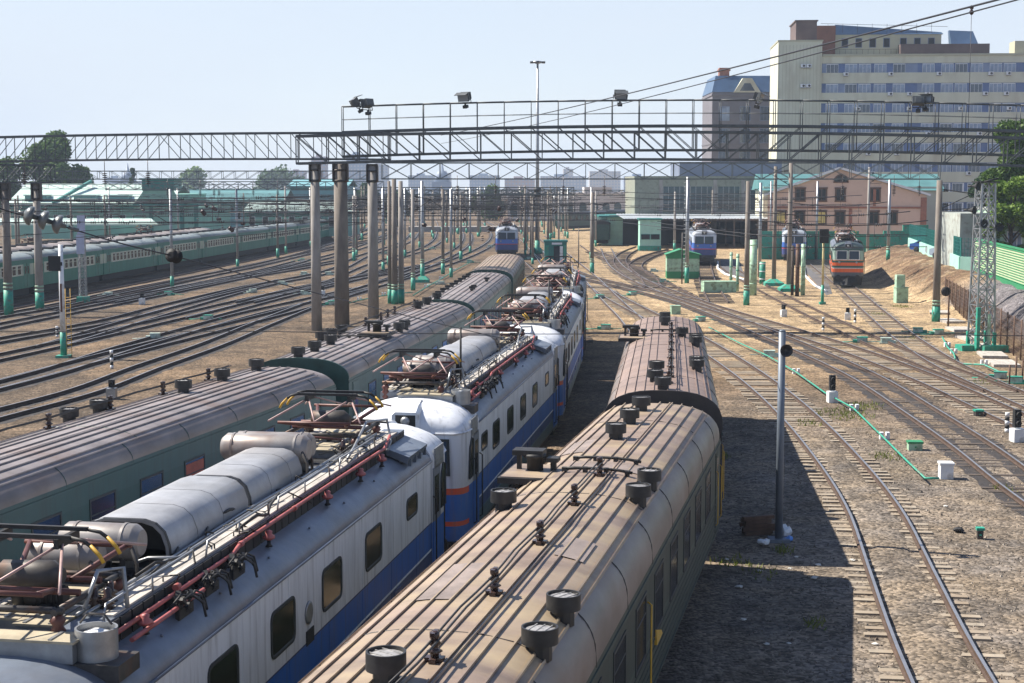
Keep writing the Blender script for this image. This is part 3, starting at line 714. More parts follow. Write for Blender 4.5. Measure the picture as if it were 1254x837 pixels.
RIBS = (-1.28, -1.02, -0.76, -0.5, -0.25, 0.12, 0.36, 0.42, 0.66, 0.92, 1.17, 1.29)
def coach(label, group, path, y0, roof, roofmat, side, vents=(), ins=(), stoves=(), bars=(), cable=None, small=(), lit=(), dy=0.0, patches=()):
    vents, ins, stoves, small = [[(x, y + dy) for x, y in q] for q in (vents, ins, stoves, small)]; bars = [y + dy for y in bars]
    if cable: cable = (cable[0], cable[1] + dy, cable[2] + dy)
    global EAVE, RISE, REXP
    EAVE, RISE, REXP = SHAPE[side]
    c, rz = path.place(y0, CL)
    t_ = thing('railway_coach', label, 'coach', (c.x, c.y, 0.0), rz, group)
    part('roof', ('roof', roofmat, side), lambda b: coach_roof(b, RIBS), [M[roofmat], M['roof_corner'], M['green_dark' if side == 'coach_teal' else 'brown_end']], t_, sharp=50)
    bd = part('body', ('body', side), coach_body, [M[side], M['green_dark' if side == 'coach_teal' else 'brown_end']], t_)
    part('gangway', 'gangway', gangway, M['black'], t_)
    for y in (-8.6, 8.6):
        o = part('bogie', 'bogie', bogie, M['dark'], t_, (0, y, 0))
        for dy in (-1.2, 1.2): part('wheelset', 'wheelset', wheelset, M['iron'], o, (0, dy, 0))
    for s_ in (0, 1):
        for y in (-11.55, 11.55):
            part('door', ('door', side), door_mb, [M[side], M['glass'], M['yellow']], t_, (HWID * (1 - 2 * s_), y, 0), s_ * pi)
        for i in range(9):
            y = -9.2 + i * 2.3
            o = part('window', ('cwin', side), window_mb(1.05, 1.0) if side == 'coach_teal' else window_mb(1.1, 1.0), [M['rim'], M['glass']], t_, (HWID * (1 - 2 * s_), y, 2.72 if side == 'coach_teal' else 2.52), s_ * pi)
            if side == 'coach_green' and i in (2, 4): part('yellow_sill', 'ysill', lambda b: b.hexa([(0, -0.5, -0.72), (0.05, -0.5, -0.72), (0.05, 0.25, -0.72), (0, 0.25, -0.72), (0, -0.5, -0.45), (0.03, -0.5, -0.45), (0.03, 0.25, -0.66), (0, 0.25, -0.66)]), M['yellow'], o)
            if side == 'coach_green' and i in (3,): part('yellow_handrail', 'yrail', lambda b: b.tube([(0.02, 0.66, -1.3), (0.09, 0.66, -1.25), (0.09, 0.66, 0.3), (0.02, 0.66, 0.35)], 0.018, 5), M['yellow'], o)
            if s_ == 0 and i in lit:
                part('curtain', ('cur', lit[i]), lambda b: b.poly([(0.009, -0.5, -0.1), (0.009, 0.5, -0.1), (0.009, 0.5, 0.45), (0.009, -0.5, 0.45)]), M[lit[i]], o)  # reddish reflection painted as a flat patch on the window pane
    for x, y in vents:
        v = part('roof_ventilator', 'vent', vent_mb, M['vent'], t_, (x, y, roof_z(x)), R.uniform(0, 6), sharp=35)
        part('ventilator_cap', 'ventcap', vent_cap_mb, M['mesh_top'], v, sharp=35)
    for x, y in ins: part('insulator', 'ins', insul_mb, M['porcelain'], t_, (x, y, roof_z(x) + 0.01))
    for x, y in stoves: part('stove_chimney', 'stove', stove_mb, [M['dark'], M['roof_brown']], t_, (x, y, roof_z(x) + 0.06))
    for y in bars: part('roof_clamp', ('clampbar', side), clamp_bar, M['dark'], t_, (0, y, 0))
    for x, y in small: part('roof_bracket', 'bracket', lambda b: (b.box((0, 0, 0.05), (0.16, 0.3, 0.1)), b.box((0, 0.1, 0.16), (0.3, 0.08, 0.12))), M['dark'], t_, (x, y, roof_z(x)))
    for px_, py_, w_, l_ in patches:
        part('roof_patch', ('rpatch', w_, l_, round(px_, 2), roofmat), lambda b: b.loft([[(px_ + dx, y, roof_z(px_ + dx) - 0.006) for dx in (-w_, -w_ / 3, w_ / 3, w_)] for y in (0, l_)], 0, cap0=False), M['roof_patch'], t_, (0, py_, 0))
    if cable:
        x, ya, yb = cable
        b = MB()
        for dx in (-0.03, 0.045):
            P = []; n = int(abs(yb - ya) / 0.75)
            for i in range(n + 1):
                y = ya + (yb - ya) * i / n
                P.append((x + dx + 0.012 * sin(i * 1.3), y, roof_z(x) + 0.25 - 0.02 * abs(sin(i * pi / 4))))
            b.tube(P, 0.016, 5)
        b.build('roof_cable', M['dark'], t_)
    return t_

GA, GC = 'brown roofed coaches beside the locomotives', 'grey roofed coaches left of the locomotives'
coach('weathered brown ribbed roof coach with drum vents filling the near right foreground', GA, A_PATH, 14.8, 0, 'roof_brown', 'coach_green',
      vents=[(-0.1, -11.53), (1.2, -9.5), (1.2, -7.96), (-0.97, -1.93), (1.15, -0.55), (1.15, 0.95), (-0.13, 5.2), (-0.15, 7.4), (-0.17, 9.5)],
      ins=[(0.23, -10.73), (0.23, -7.75), (0.24, -4.76), (0.23, -1.8), (0.22, 0.92)], stoves=[(-1.12, 1.35)], bars=[2.4, 1.2], cable=(0.23, -12.4, 1.2), dy=0.75, patches=[(-0.1, 2.2, 0.45, 0.9), (0.55, 2.3, 0.3, 0.8), (-0.75, 4.2, 0.25, 1.6), (0.78, -4.6, 0.22, 1.2), (-0.5, -7.4, 0.24, 2.0)])
coach('plum brown roofed coach standing behind the big brown roofed coach', GA, A_PATH, 40.25, 0, 'roof_plum', 'coach_green',
      vents=[(-0.03, 9.5), (-0.03, 7.3), (1.06, 1.8), (1.06, 0.9), (0.98, -5.7), (0.98, -6.6), (-0.2, -8.1), (-0.22, -10.3), (0.0, -11.9), (0.61, 3.04)],
      ins=[(0.22, 4.8), (0.22, 2.6), (0.22, 0.4), (0.21, -2), (0.2, -4.4), (0.2, -6.8), (0.2, -9.2), (0.15, -10.6)], stoves=[(-1.12, 3.2)], bars=[4.6], cable=(0.22, -11, 4.8))
M['red_curtain'] = mat('dull_red_curtain', (0.30, 0.06, 0.03), 0.6, 0, 0.3, 4)  # red of a reflection, put into a flat colour
coach('grey roofed teal coach nearest the camera at the left, tracks on its left', GC, C_PATH, 22.3, 0, 'roof_grey', 'coach_teal',
      vents=[(-1.12, 1.26), (-1.06, 2.6), (-0.3, 5.77), (-0.32, 8.34), (-0.31, 10.81), (1.0, -9.0), (-0.3, -10.5)],
      ins=[(-0.73, -0.37), (-0.84, 2.76), (-0.75, 5.5), (-0.85, 8.61), (-0.75, -3)], cable=(-0.8, -8, 10), lit={5: 'red_curtain'})
coach('grey roofed teal coach with square vents between the near coach and the tall columns', GC, C_PATH, 47.4, 0, 'roof_grey', 'coach_teal',
      vents=[(-0.21, -11.9), (-0.18, -10), (-1.04, -5.81), (-0.2, -7.8), (-1.09, -4.22), (-0.95, -3.19), (0.96, -1.89), (0.95, -0.81), (-0.21, 7.87), (-0.25, 10.2)],
      ins=[(-0.52, 1.67), (-0.62, -0.65), (-0.67, 5.03), (-0.6, 3.3), (-0.6, 9)], stoves=[(0.6, -4.2)], bars=[-5.5], cable=(-0.6, -6, 10))
coach('pale grey roofed coach with a row of small roof brackets', GC, C_PATH, 73.0, 0, 'roof_grey', 'coach_teal',
      small=[(-0.6, -9 + i * 2.2) for i in range(8)] + [(0.7, -5), (0.8, 3), (0.7, -4)], vents=[(-0.3, -12)])
coach('farthest brown roofed coach of the left train, just before the blue locomotive', GC, C_PATH, 98.6, 0, 'roof_brown', 'coach_teal', vents=[])

# ------------------------------------------------------------------ electric locomotives
LL = 19.6
LH, LE, LT_ = 1.475, 3.74, 4.28
def loco_z(x, top=LT_, eave=LE, hw=LH):
    q = min(1.0, abs(x) / hw)
    return eave + (top - eave) * (1 - q ** 2.4) ** (1 / 1.9)
LX = [-1, -0.995, -0.97, -0.93, -0.86, -0.76, -0.62, -0.42, -0.2, 0, 0.2, 0.42, 0.62, 0.76, 0.86, 0.93, 0.97, 0.995, 1]
def loco_roof(b, ext=0.0):
    h = LL / 2 - 1.9
    b.loft([[(k * LH, y, loco_z(k * LH) - 0.01) for k in LX] for y in [-h - ext] + [-h + i * 2 * h / 8 for i in range(9)]], 0)
    for s_ in (-1, 1):
        b.tube([(s_ * 1.485, -h, LE - 0.01), (s_ * 1.485, h, LE - 0.01)], 0.025, 5, 0)
        for i in range(7):
            b.lathe((s_ * 1.25, -h + 1.3 + i * 2.1, loco_z(1.25) - 0.01), [(0.02, 0), (0.02, 0.03)], 6, 0)
def loco_body(b, ext=0.0):
    h = LL / 2 - 1.9
    for s_ in (-1, 1):
        x = s_ * LH
        b.poly([(x, -h - ext, 1.05), (x, h, 1.05), (x, h, LE), (x, -h - ext, LE)][::s_])
        for z in (1.42, 1.76, 2.36): b.bx(x - 0.008, x + 0.008, -h, h, z - 0.012, z + 0.012)
        for k in range(7): b.bx(x - 0.006, x + 0.006, -6.45 + k * 2.15, -6.43 + k * 2.15, 1.1, 3.7)
        for k in range(4): b.bx(x - 0.02, x + 0.02, -5.4 + k * 3.3, -4.7 + k * 3.3, 1.5, 1.7)
    b.bx(-1.4, 1.4, -LL / 2 + 0.4, LL / 2 - 0.4, 0.95, 1.1, 0)
def cab_shell(b):
    # a rounded cab, front towards -Y, from the front tip back to y = 1.95
    def ring(y, f, top, zb=1.0):
        """half-plan factor f narrows the ring; walls from zb up to the eave and over the brow"""
        hw = LH * f + 0.012
        e = min(LE, top - 0.14)
        P = [(-hw, y, zb), (-hw, y, 1.75), (-hw, y, 2.5), (-hw, y, e - 0.3)]
        P += [(k * hw, y, loco_z(k * hw, top, e, hw)) for k in LX]
        P += [(hw, y, e - 0.3), (hw, y, 2.5), (hw, y, 1.75), (hw, y, zb)]
        return P
    S_ = [(0.0, 0.70, 3.78), (0.03, 0.80, 3.95), (0.09, 0.875, 4.06), (0.2, 0.935, 4.18), (0.38, 0.975, 4.28), (0.65, 0.995, 4.36), (1.0, 1.0, 4.39), (1.95, 1.0, 4.39)]
    b.loft([ring(y, f, tp) for y, f, tp in S_], 0, cap0=True)
    # raised rear edge of the cab roof
    y = 1.95
    b.loft([[(k * (LH + 0.012) * s_, y, loco_z(k * LH, 4.39 + d, LE + d)) for k in LX] for s_, d in ((1.0, 0.0), (0.97, -0.14))], 0)
    # brow line
    b.tube([(-1.49, 0.8, LE - 0.02), (-1.47, 0.42, LE - 0.02), (-1.40, 0.2, LE - 0.02), (-1.31, 0.08, LE - 0.02), (-1.18, 0.0, LE - 0.03), (1.18, 0.0, LE - 0.03), (1.31, 0.08, LE - 0.02), (1.40, 0.2, LE - 0.02), (1.47, 0.42, LE - 0.02), (1.49, 0.8, LE - 0.02)], 0.03, 5, 0)
def windscreen(b):
    for s_ in (-1, 1):
        b.hexa([(s_ * 0.06, -0.03, 2.68), (s_ * 1.1, -0.03, 2.68), (s_ * 1.1, 0.05, 2.68), (s_ * 0.06, 0.05, 2.68), (s_ * 0.06, -0.03, 3.58), (s_ * 1.08, -0.03, 3.58), (s_ * 1.08, 0.05, 3.58), (s_ * 0.06, 0.05, 3.58)], 0)
        b.poly([(s_ * 0.12, -0.036, 2.75), (s_ * 1.03, -0.036, 2.75), (s_ * 1.01, -0.036, 3.52), (s_ * 0.12, -0.036, 3.52)][::s_], 1)
def head_hood(b):
    b.loft([[(-0.34 * k, y, z0), (-0.34 * k, y, z1 - 0.08), (-0.26 * k, y, z1), (0.26 * k, y, z1), (0.34 * k, y, z1 - 0.08), (0.34 * k, y, z0)] for y, z0, z1, k in ((-0.02, 3.78, 4.22, 1), (0.25, 3.9, 4.34, 1), (0.9, 4.25, 4.42, 0.85))], 0, sm=False, cap0=True)
    b.poly([(-0.25, -0.026, 3.86), (0.25, -0.026, 3.86), (0.25, -0.026, 4.15), (-0.25, -0.026, 4.15)], 1)
    b.lathe((0, -0.03, 4.0), [(0.11, 0), (0.12, -0.02), (0.06, -0.05)], 12, 2, 'Y')
def cab_front(b):
    b.bx(-1.25, 1.25, -0.12, 0.05, 0.55, 1.05, 0)
    for s_ in (-1, 1):
        b.tube([(s_ * 0.9, 0.0, 1.05), (s_ * 0.9, -0.42, 1.05)], 0.12, 10, 0); b.lathe((s_ * 0.9, -0.44, 1.05), [(0.24, 0.02), (0.24, -0.02)], 14, 0, 'Y')
    b.bx(-0.18, 0.18, -0.45, 0.0, 0.9, 1.2, 0)
def small_light(b): b.lathe((0, 0, 0), [(0.11, 0), (0.11, -0.05), (0.07, -0.07)], 10, 0, 'Y')
def cab_door(b):
    b.bx(-0.012, 0.014, -0.36, 0.36, 1.2, 3.55, 0)
    b.poly([(0.018, -0.24, 2.5), (0.018, 0.2, 2.5), (0.018, 0.2, 3.35), (0.018, -0.24, 3.35)], 1)
    for y in (-0.42, 0.42): b.tube([(0.02, y, 1.3), (0.09, y, 1.35), (0.09, y, 2.9), (0.02, y, 2.95)], 0.018, 5, 2)
def cab_sidewin(b):
    b.poly([(0.012, -0.30, -0.42), (0.012, 0.22, -0.42), (0.012, 0.22, 0.5), (0.012, 0.0, 0.56), (0.012, -0.2, 0.35)], 1)
    b.tube([(0.014, -0.30, -0.42), (0.014, 0.22, -0.42), (0.014, 0.22, 0.5), (0.014, 0.0, 0.56), (0.014, -0.2, 0.35), (0.014, -0.30, -0.42)], 0.022, 4, 0)
def louver(b):
    for i in range(5): b.bx(-0.01, 0.02, -0.4, 0.4, -0.16 + i * 0.08, -0.11 + i * 0.08)
    b.bx(-0.01, 0.012, -0.44, 0.44, -0.2, 0.24)
def loco_bogie(b):
    bogie(b)
    for s_ in (-1, 1): b.bx(s_ * 1.1, s_ * 1.25, -1.4, 1.4, 0.75, 0.9)
def hood(b):
    # the long cover over the resistors: two lengths of a rounded tunnel
    for y0, y1, k in ((-4.3, -0.95, 1.0), (-0.75, 2.1, 0.93)):
        P = [(-0.68, 4.45), (-0.67, 4.62), (-0.6, 4.82), (-0.47, 4.94), (-0.3, 4.99), (0.3, 4.99), (0.47, 4.94), (0.6, 4.82), (0.67, 4.62), (0.68, 4.45)]
        def rg(y, f): return [(x * k * f - 0.25, y, 4.4 + (z - 4.4) * k * f) for x, z in P]
        b.loft([rg(y0, 1.0), rg(y0 + (y1 - y0) * 0.5, 1.0), rg(y1, 1.0)], 0, cap1=True)
        b.loft([rg(y0, 1.0), rg(y0, 0.93), rg(y0 + 0.5, 0.93)], 0, cap1=True, capmi=1)
        b.loft([rg(y0 - 0.02, 1.02), rg(y0 + 0.06, 1.02)], 1, sm=False)
        for y in (y0 + 1.1, y0 + 2.2): b.loft([rg(y, 1.004), rg(y + 0.012, 1.004)], 1, sm=False)
    for y in (-4.2, -2.6, -0.9, 0.6, 2.0):
        for x in (-0.95, 0.45): b.bx(x - 0.05, x + 0.05, y - 0.06, y + 0.06, 4.15, 4.5, 1)
def tank(x0, x1, y, z, r):
    def fn(b):
        b.lathe((0, y, z), [(r * 0.0 + 0.02, x0), (r * 0.7, x0 + 0.02), (r, x0 + 0.12), (r, x1 - 0.12), (r * 0.96, x1 - 0.1), (r * 0.7, x1 - 0.02), (0.02, x1)], 20, 0, 'X')
        for x in (x0 + 0.25, x1 - 0.25):
            b.lathe((x, y, z), [(r + 0.012, -0.02), (r + 0.012, 0.02)], 20, 0, 'X')
            b.bx(x - 0.04, x + 0.04, y - r * 0.6, y + r * 0.6, 4.2, z - r * 0.6, 1)
        b.tube([(x1 - 0.1, y - r * 0.8, z), (x1 + 0.05, y - r - 0.1, z - 0.2), (x1 + 0.05, y - r - 0.1, 4.25)], 0.03, 5, 1)
    return fn
def deck(b):
    # raised walkway ducts on both sides of the roof
    for s_ in (-1, 1):
        x0, x1 = sorted((s_ * 0.55 - 0.05, s_ * 1.0 - 0.05))
        b.bx(x0, x1, -8.0, 7.6, 4.28, 4.46, 0)
        for i in range(3):
            xa = x0 + 0.02 + i * 0.145
            b.bx(xa, xa + 0.115, -7.3, 7.1, 4.463, 4.49, 1)
        xs_ = s_ * 1.0 - 0.05
        for i in range(44):                            # dark louvres on the outer face
            y = -7.9 + i * 0.35
            b.bx(xs_ - 0.015, xs_ + 0.03, y, y + 0.31, 4.05, 4.44, 2)
    b.bx(-0.6, 0.5, -8.0, 7.6, 4.2, 4.30, 2)
    for y in (-6.6, -4.9, 2.6, 3.4, 5.0): b.bx(-0.62, 0.5, y - 0.12, y + 0.12, 4.3, 4.36, 0)
def deck_rail(b):
    for (ya, yb) in ((-7.6, -4.6), (-4.2, -1.4), (-1.0, 2.0), (2.6, 5.2)):
        x = 0.93
        b.tube([(x, ya, 4.47), (x, ya + 0.08, 4.68), (x, yb - 0.08, 4.68), (x, yb, 4.47)], 0.017, 5)
        b.tube([(x, (ya + yb) / 2, 4.47), (x, (ya + yb) / 2, 4.68)], 0.015, 5)
    for x, z in ((0.62, 4.52), (0.50, 4.50), (0.40, 4.45)):
        b.tube([(x, -7.4, z), (x + 0.02, -4.5, z), (x - 0.02, -1, z), (x + 0.03, 1.5, z), (x, 4, z), (x - 0.03, 6.6, z)], 0.025, 5)
    b.tube([(0.75, -4.6, 4.55), (0.2, -4.5, 4.5), (-0.1, -4.6, 4.4)], 0.025, 5)
    b.tube([(0.9, 3.2, 4.55), (0.72, 4.4, 4.6), (0.7, 5.4, 4.95), (0.95, 6.1, 4.9), (1.08, 5.9, 4.5), (1.1, 5.5, 4.35)], 0.03, 6)
    b.tube([(0.55, -7.3, 4.55), (0.6, -7.0, 4.95), (0.85, -6.8, 4.95), (0.98, -7.0, 4.5)], 0.03, 6)
def roof_cables(b):
    rr = random.Random(31)
    for k in range(16):
        y0_ = rr.uniform(-7.6, 5.5); x0_ = rr.uniform(-0.95, 0.95); ln = rr.uniform(0.8, 3.2); P = []
        for q in range(6): P.append((x0_ + rr.uniform(-0.06, 0.06) + 0.12 * sin(q), y0_ + ln * q / 5, 4.5 + rr.uniform(-0.02, 0.10) + 0.08 * sin(q * 1.3)))
        b.tube(P, rr.choice((0.012, 0.018, 0.025)), 5)
    for k in range(26):
        y0_ = rr.uniform(-7.7, 7.2); x0_ = rr.choice((-0.95, -0.6, 0.5, 0.62, 0.9)); b.tube([(x0_, y0_, 4.3), (x0_, y0_, 4.56), (x0_ + rr.uniform(-0.3, 0.3), y0_ + rr.uniform(-0.2, 0.2), 4.6), (x0_ + rr.uniform(-0.3, 0.3), y0_ + 0.3, 4.35)], 0.014, 4)
    for k in range(14):
        y0_ = rr.choice((-6.6, -4.8, 3.0, 4.4, 5.6)) + rr.uniform(-0.6, 0.6); b.box((rr.uniform(-0.7, 0.6), y0_, 4.40), (rr.uniform(0.06, 0.3), rr.uniform(0.06, 0.3), rr.uniform(0.08, 0.3)), 0, rr.uniform(0, 0.3))
def red_pipe(b):
    b.tube([(1.05, -7.6, 4.33), (1.04, -3.4, 4.33), (1.06, -3.1, 4.42), (1.06, 2, 4.42), (1.08, 5.4, 4.42), (1.06, 5.9, 4.6)], 0.032, 7)
    b.tube([(1.2, -7.4, 4.22), (1.2, -5.0, 4.22)], 0.032, 7)
    for y in (-5.6, -3.1, -0.5): b.lathe((1.06, y, 4.41), [(0.045, -0.06), (0.045, 0.06)], 8, 0, 'Y')
def pipe_ins(b):
    b.lathe((0, 0, -0.08), [(0.06, 0), (0.03, 0.04), (0.03, 0.1)], 8, 1); b.lathe((0, 0, 0.02), [(0.04, 0), (0.10, 0.03), (0.105, 0.06), (0.05, 0.1), (0.06, 0.14), (0.02, 0.16)], 10)
def blower(b):
    b.bx(-0.3, 0.4, -0.3, 0.3, 4.0, 4.2, 1)
    b.lathe((0, 0, 4.2), [(0.25, 0), (0.25, 0.36), (0.225, 0.36), (0.225, 0.25)], 20, 0)
    b.lathe((0, 0, 4.42), [(0.17, 0), (0.17, 0.07), (0.05, 0.12)], 14, 2)
    b.tube([(-0.2, 0, 4.6), (-0.1, 0, 4.72), (0.1, 0, 4.72), (0.2, 0, 4.6)], 0.015, 5, 1)
COVERS = ((-0.6, -7.2, 0.8, 0.7), (0.15, -7.35, 0.55, 0.8), (-0.65, 7.25, 0.7, 0.6), (0.1, 7.3, 0.55, 0.6), (-0.1, 5.2, 0.7, 0.9), (-0.75, 6.1, 0.6, 0.7), (0.25, 6.2, 0.5, 0.9), (-0.2, -6.2, 1.2, 0.5), (-0.7, 8.15, 1.0, 0.3), (0.2, -8.2, 1.4, 0.35))
def cover(k):
    x, y, wx, wy = COVERS[k]
    def fn(b):
        b.bx(-wx / 2, wx / 2, -wy / 2, wy / 2, 4.2, 4.44, 0); b.bx(-wx / 2 - 0.03, wx / 2 + 0.03, -wy / 2 - 0.03, wy / 2 + 0.03, 4.44, 4.47, 1)
        for q in (-1, 1): b.bx(q * wx * 0.3 - 0.02, q * wx * 0.3 + 0.02, -wy / 2, wy / 2, 4.47, 4.485, 0)
    return fn
def air_shelf(b):
    b.hexa([(0.95, -0.85, 4.2), (1.42, -0.85, 4.02), (1.42, 0.85, 4.02), (0.95, 0.85, 4.2), (0.95, -0.85, 4.34), (1.46, -0.85, 4.16), (1.46, 0.85, 4.16), (0.95, 0.85, 4.34)])
    for q in range(4): b.bx(1.40, 1.47, -0.7 + q * 0.45, -0.66 + q * 0.45, 3.95, 4.1)
GEAR_INS = ((0.55, -7.0), (0.72, -7.0), (0.62, -6.7), (-0.9, -6.9), (-0.9, 4.4), (0.5, 4.4), (0.52, 6.9), (-0.95, 6.8))
def gear_ins(b): b.lathe((0, 0, 4.38), [(0.05, 0), (0.045, 0.09), (0.1, 0.11), (0.045, 0.14), (0.1, 0.17), (0.045, 0.2), (0.1, 0.23), (0.045, 0.26), (0.05, 0.34), (0.02, 0.37)], 10)
def bus(x0, x1, y0, y1, r): return lambda b: b.tube([(x0, y0, 4.74), ((x0 + x1) / 2, (y0 + y1) / 2, 4.78), (x1, y1, 4.74)], r, 7)
def contactor(b):
    b.tube([(-0.35, 0, 4.6), (0.15, 0.05, 4.6)], 0.13, 12); b.lathe((-0.43, 0, 4.62), [(0.1, -0.08), (0.17, -0.05), (0.17, 0.05), (0.1, 0.1)], 12, 0, 'X')
    for k in range(6): b.lathe((-0.25 + k * 0.07, 0.03, 4.6), [(0.145, -0.012), (0.145, 0.012)], 12, 0, 'X')
def coupling(b):
    for k in range(16): b.box((R.uniform(-0.12, 0.14), R.uniform(-0.32, 0.32), 4.22 + R.uniform(-0.05, 0.12)), (R.uniform(0.03, 0.08), R.uniform(0.04, 0.12), R.uniform(0.03, 0.09)), 0, R.uniform(0, 3), R.uniform(0, 1))
    for k in range(3): b.tube([(-0.1 + 0.08 * k, -0.3 + 0.1 * k, 4.2), (0.0 + 0.05 * k, -0.1 + 0.12 * k, 4.36), (0.15, 0.1 + 0.1 * k, 4.28), (0.22, 0.25, 4.08)], 0.018, 5)
    b.tube([(-0.05, -0.25, 4.24), (0.1, 0, 4.34), (0.2, 0.15, 4.2), (0.26, 0.1, 4.02)], 0.02, 5, 0)
    b.bx(-0.03, 0.03, -0.25, 0.25, 4.05, 4.2)
def roof_gear(t_):
    for x, y in GEAR_INS: part('post_insulator', 'gearins', gear_ins, M['porcelain'], t_, (x, y, 0))
    part('roof_busbar', 'bus1', bus(-0.9, 0.62, -6.9, -6.7, 0.025), M['dark'], t_); part('roof_busbar', 'bus2', bus(-0.95, 0.52, 6.8, 6.9, 0.025), M['dark'], t_); part('roof_busbar', 'bus3', bus(-0.9, 0.5, 4.4, 4.4, 0.025), M['red_rust'], t_)
    part('contactor', 'cont', contactor, M['dark'], t_, (0, -7.0, 0))
    for x, y in ((1.15, -4.6), (1.18, -3.6), (1.2, -5.7)): part('pipe_coupling', 'coup', coupling, M['dark'], t_, (x, y, 0))
def pan_frame(b):
    for y in (-0.85, 0.85): b.tube([(-0.8, y, 0.42), (0.8, y, 0.42)], 0.045, 6, 0)
    for x in (-0.72, 0.72): b.tube([(x, -0.95, 0.42), (x, 0.95, 0.42)], 0.045, 6, 0)
    for x in (-0.72, 0.72):
        for y in (-0.85, 0.85): b.lathe((x, y, 0), [(0.06, 0), (0.1, 0.06), (0.06, 0.12), (0.1, 0.18), (0.06, 0.24), (0.1, 0.3), (0.05, 0.38)], 9, 1)
    b.lathe((0.0, 0.0, 0.62), [(0.08, -0.42), (0.17, -0.4), (0.19, 0.25), (0.08, 0.4)], 12, 2, 'X')
def pan_lower(b):
    for s_ in (-1, 1):
        for x in (-0.68, 0.68): b.tube([(x * 0.55, s_ * 0.25, 0.5), (x, s_ * 1.25, 0.72)], 0.038, 6)
        b.tube([(-0.75, s_ * 1.25, 0.72), (0.75, s_ * 1.25, 0.72)], 0.032, 6)
        b.tube([(-0.75, s_ * 0.3, 0.5), (0.75, s_ * 0.3, 0.5)], 0.042, 6)
def pan_upper(b):
    for s_ in (-1, 1):
        b.tube([(-0.95, s_ * 1.25, 0.74), (-0.45, s_ * 0.12, 1.06)], 0.02, 6); b.tube([(0.95, s_ * 1.25, 0.74), (0.45, s_ * 0.12, 1.06)], 0.02, 6)
        b.tube([(0.0, s_ * 1.22, 0.74), (-0.45, s_ * 0.14, 1.06)], 0.018, 6); b.tube([(0.0, s_ * 1.22, 0.74), (0.45, s_ * 0.14, 1.06)], 0.018, 6)
def pan_head(b):
    for y in (-0.24, 0.24):
        b.beam((-0.62, y, 1.16), (0.62, y, 1.16), 0.06, 0.05)
        for s_ in (-1, 1): b.tube([(s_ * 0.6, y, 1.16), (s_ * 0.78, y, 1.13), (s_ * 0.88, y, 1.06)], 0.026, 5)
    for x in (-0.45, 0.45): b.beam((x, -0.3, 1.08), (x, 0.3, 1.08), 0.06, 0.12)
def pan_horn(b):
    b.tube([(0.87, 0, 1.07), (0.99, 0, 0.95), (1.04, 0, 0.86)], 0.026, 5)
def pantograph(par, y):
    f = part('pantograph', 'panf', pan_frame, [M['iron'], M['red_rust'], M['iron']], par, (-0.2, y, 4.28))
    part('lower_arm', 'panl', pan_lower, M['red_rust'], f); part('upper_arm', 'panu', pan_upper, M['pink_arm'], f)
    part('collector_head', 'panh', pan_head, M['dark'], f); [part('collector_horn', 'panr', pan_horn, M['yellow'], f, (0, q, 0), k) for q in (-0.24, 0.24) for k in (0, pi)]

def loco_sides(t_, paint, win, cabs=True, full=True, ext=0.0):
    part('body', ('lb', paint, ext), lambda b: loco_body(b, ext), M[paint], t_)
    for e_ in (0, 1):
        y = -LL / 2 if e_ == 0 else LL / 2
        c_ = MB()
        o = part('cab', ('cab', paint), cab_shell, M[paint + '_cab' if paint + '_cab' in M else paint], t_, (0, 0, 0), sharp=40)
        # the cab mesh is modelled at the origin: move it out to its end
        o.location = (0, y - (ext if e_ == 0 else 0), 0); o.rotation_euler = (0, 0, e_ * pi)
        part('windscreen', ('wscr', paint), windscreen, [M['rim'] if paint != 'loco_green' else M['white'], M['glass_blue']], o)
        part('headlight', ('hood', paint), head_hood, [M['grey_blue'] if paint != 'loco' else M['white'], M['glass'], M['steel']], o)
        part('buffer_beam', 'bbeam', cab_front, M['dark'], o)
        for s_ in (-1, 1):
            part('marker_lamp', 'mlamp', small_light, M['steel'], o, (s_ * 0.8, -0.01, 2.45))
            part('cab_door', ('cdoor', paint), cab_door, [M['loco_door'] if paint == 'loco' else M[paint], M['glass'], M['dark']], o, (s_ * 1.49, 1.45, 0), 0 if s_ > 0 else pi)
            part('side_window', 'cswin', cab_sidewin, [M['rim'], M['glass_olive']], o, (s_ * 1.485, 0.78, 2.95), 0 if s_ > 0 else pi)
            if full: part('louvre', 'louv', louver, M['steel'], o, (s_ * 1.492, 1.2, 3.72), 0 if s_ > 0 else pi)
    for y in (-5.6, 5.6):
        o = part('bogie', 'lbogie', loco_bogie, M['dark'], t_, (0, y, 0))
        for dy in (-1.6, 0, 1.6): part('wheelset', 'wheelset', wheelset, M['iron'], o, (0, dy, 0))
    for s_ in (-1, 1):
        for y in win:
            sm = abs(y) > 5.5
            part('window', ('lw', sm), round_window(0.85, 0.36, 0.08) if sm else round_window(1.08, 0.64, 0.1), [M['rim'], M['glass_olive']], t_, (s_ * (LH + 0.004), y, 2.98 + (0.13 if sm else 0)), 0 if s_ > 0 else pi)

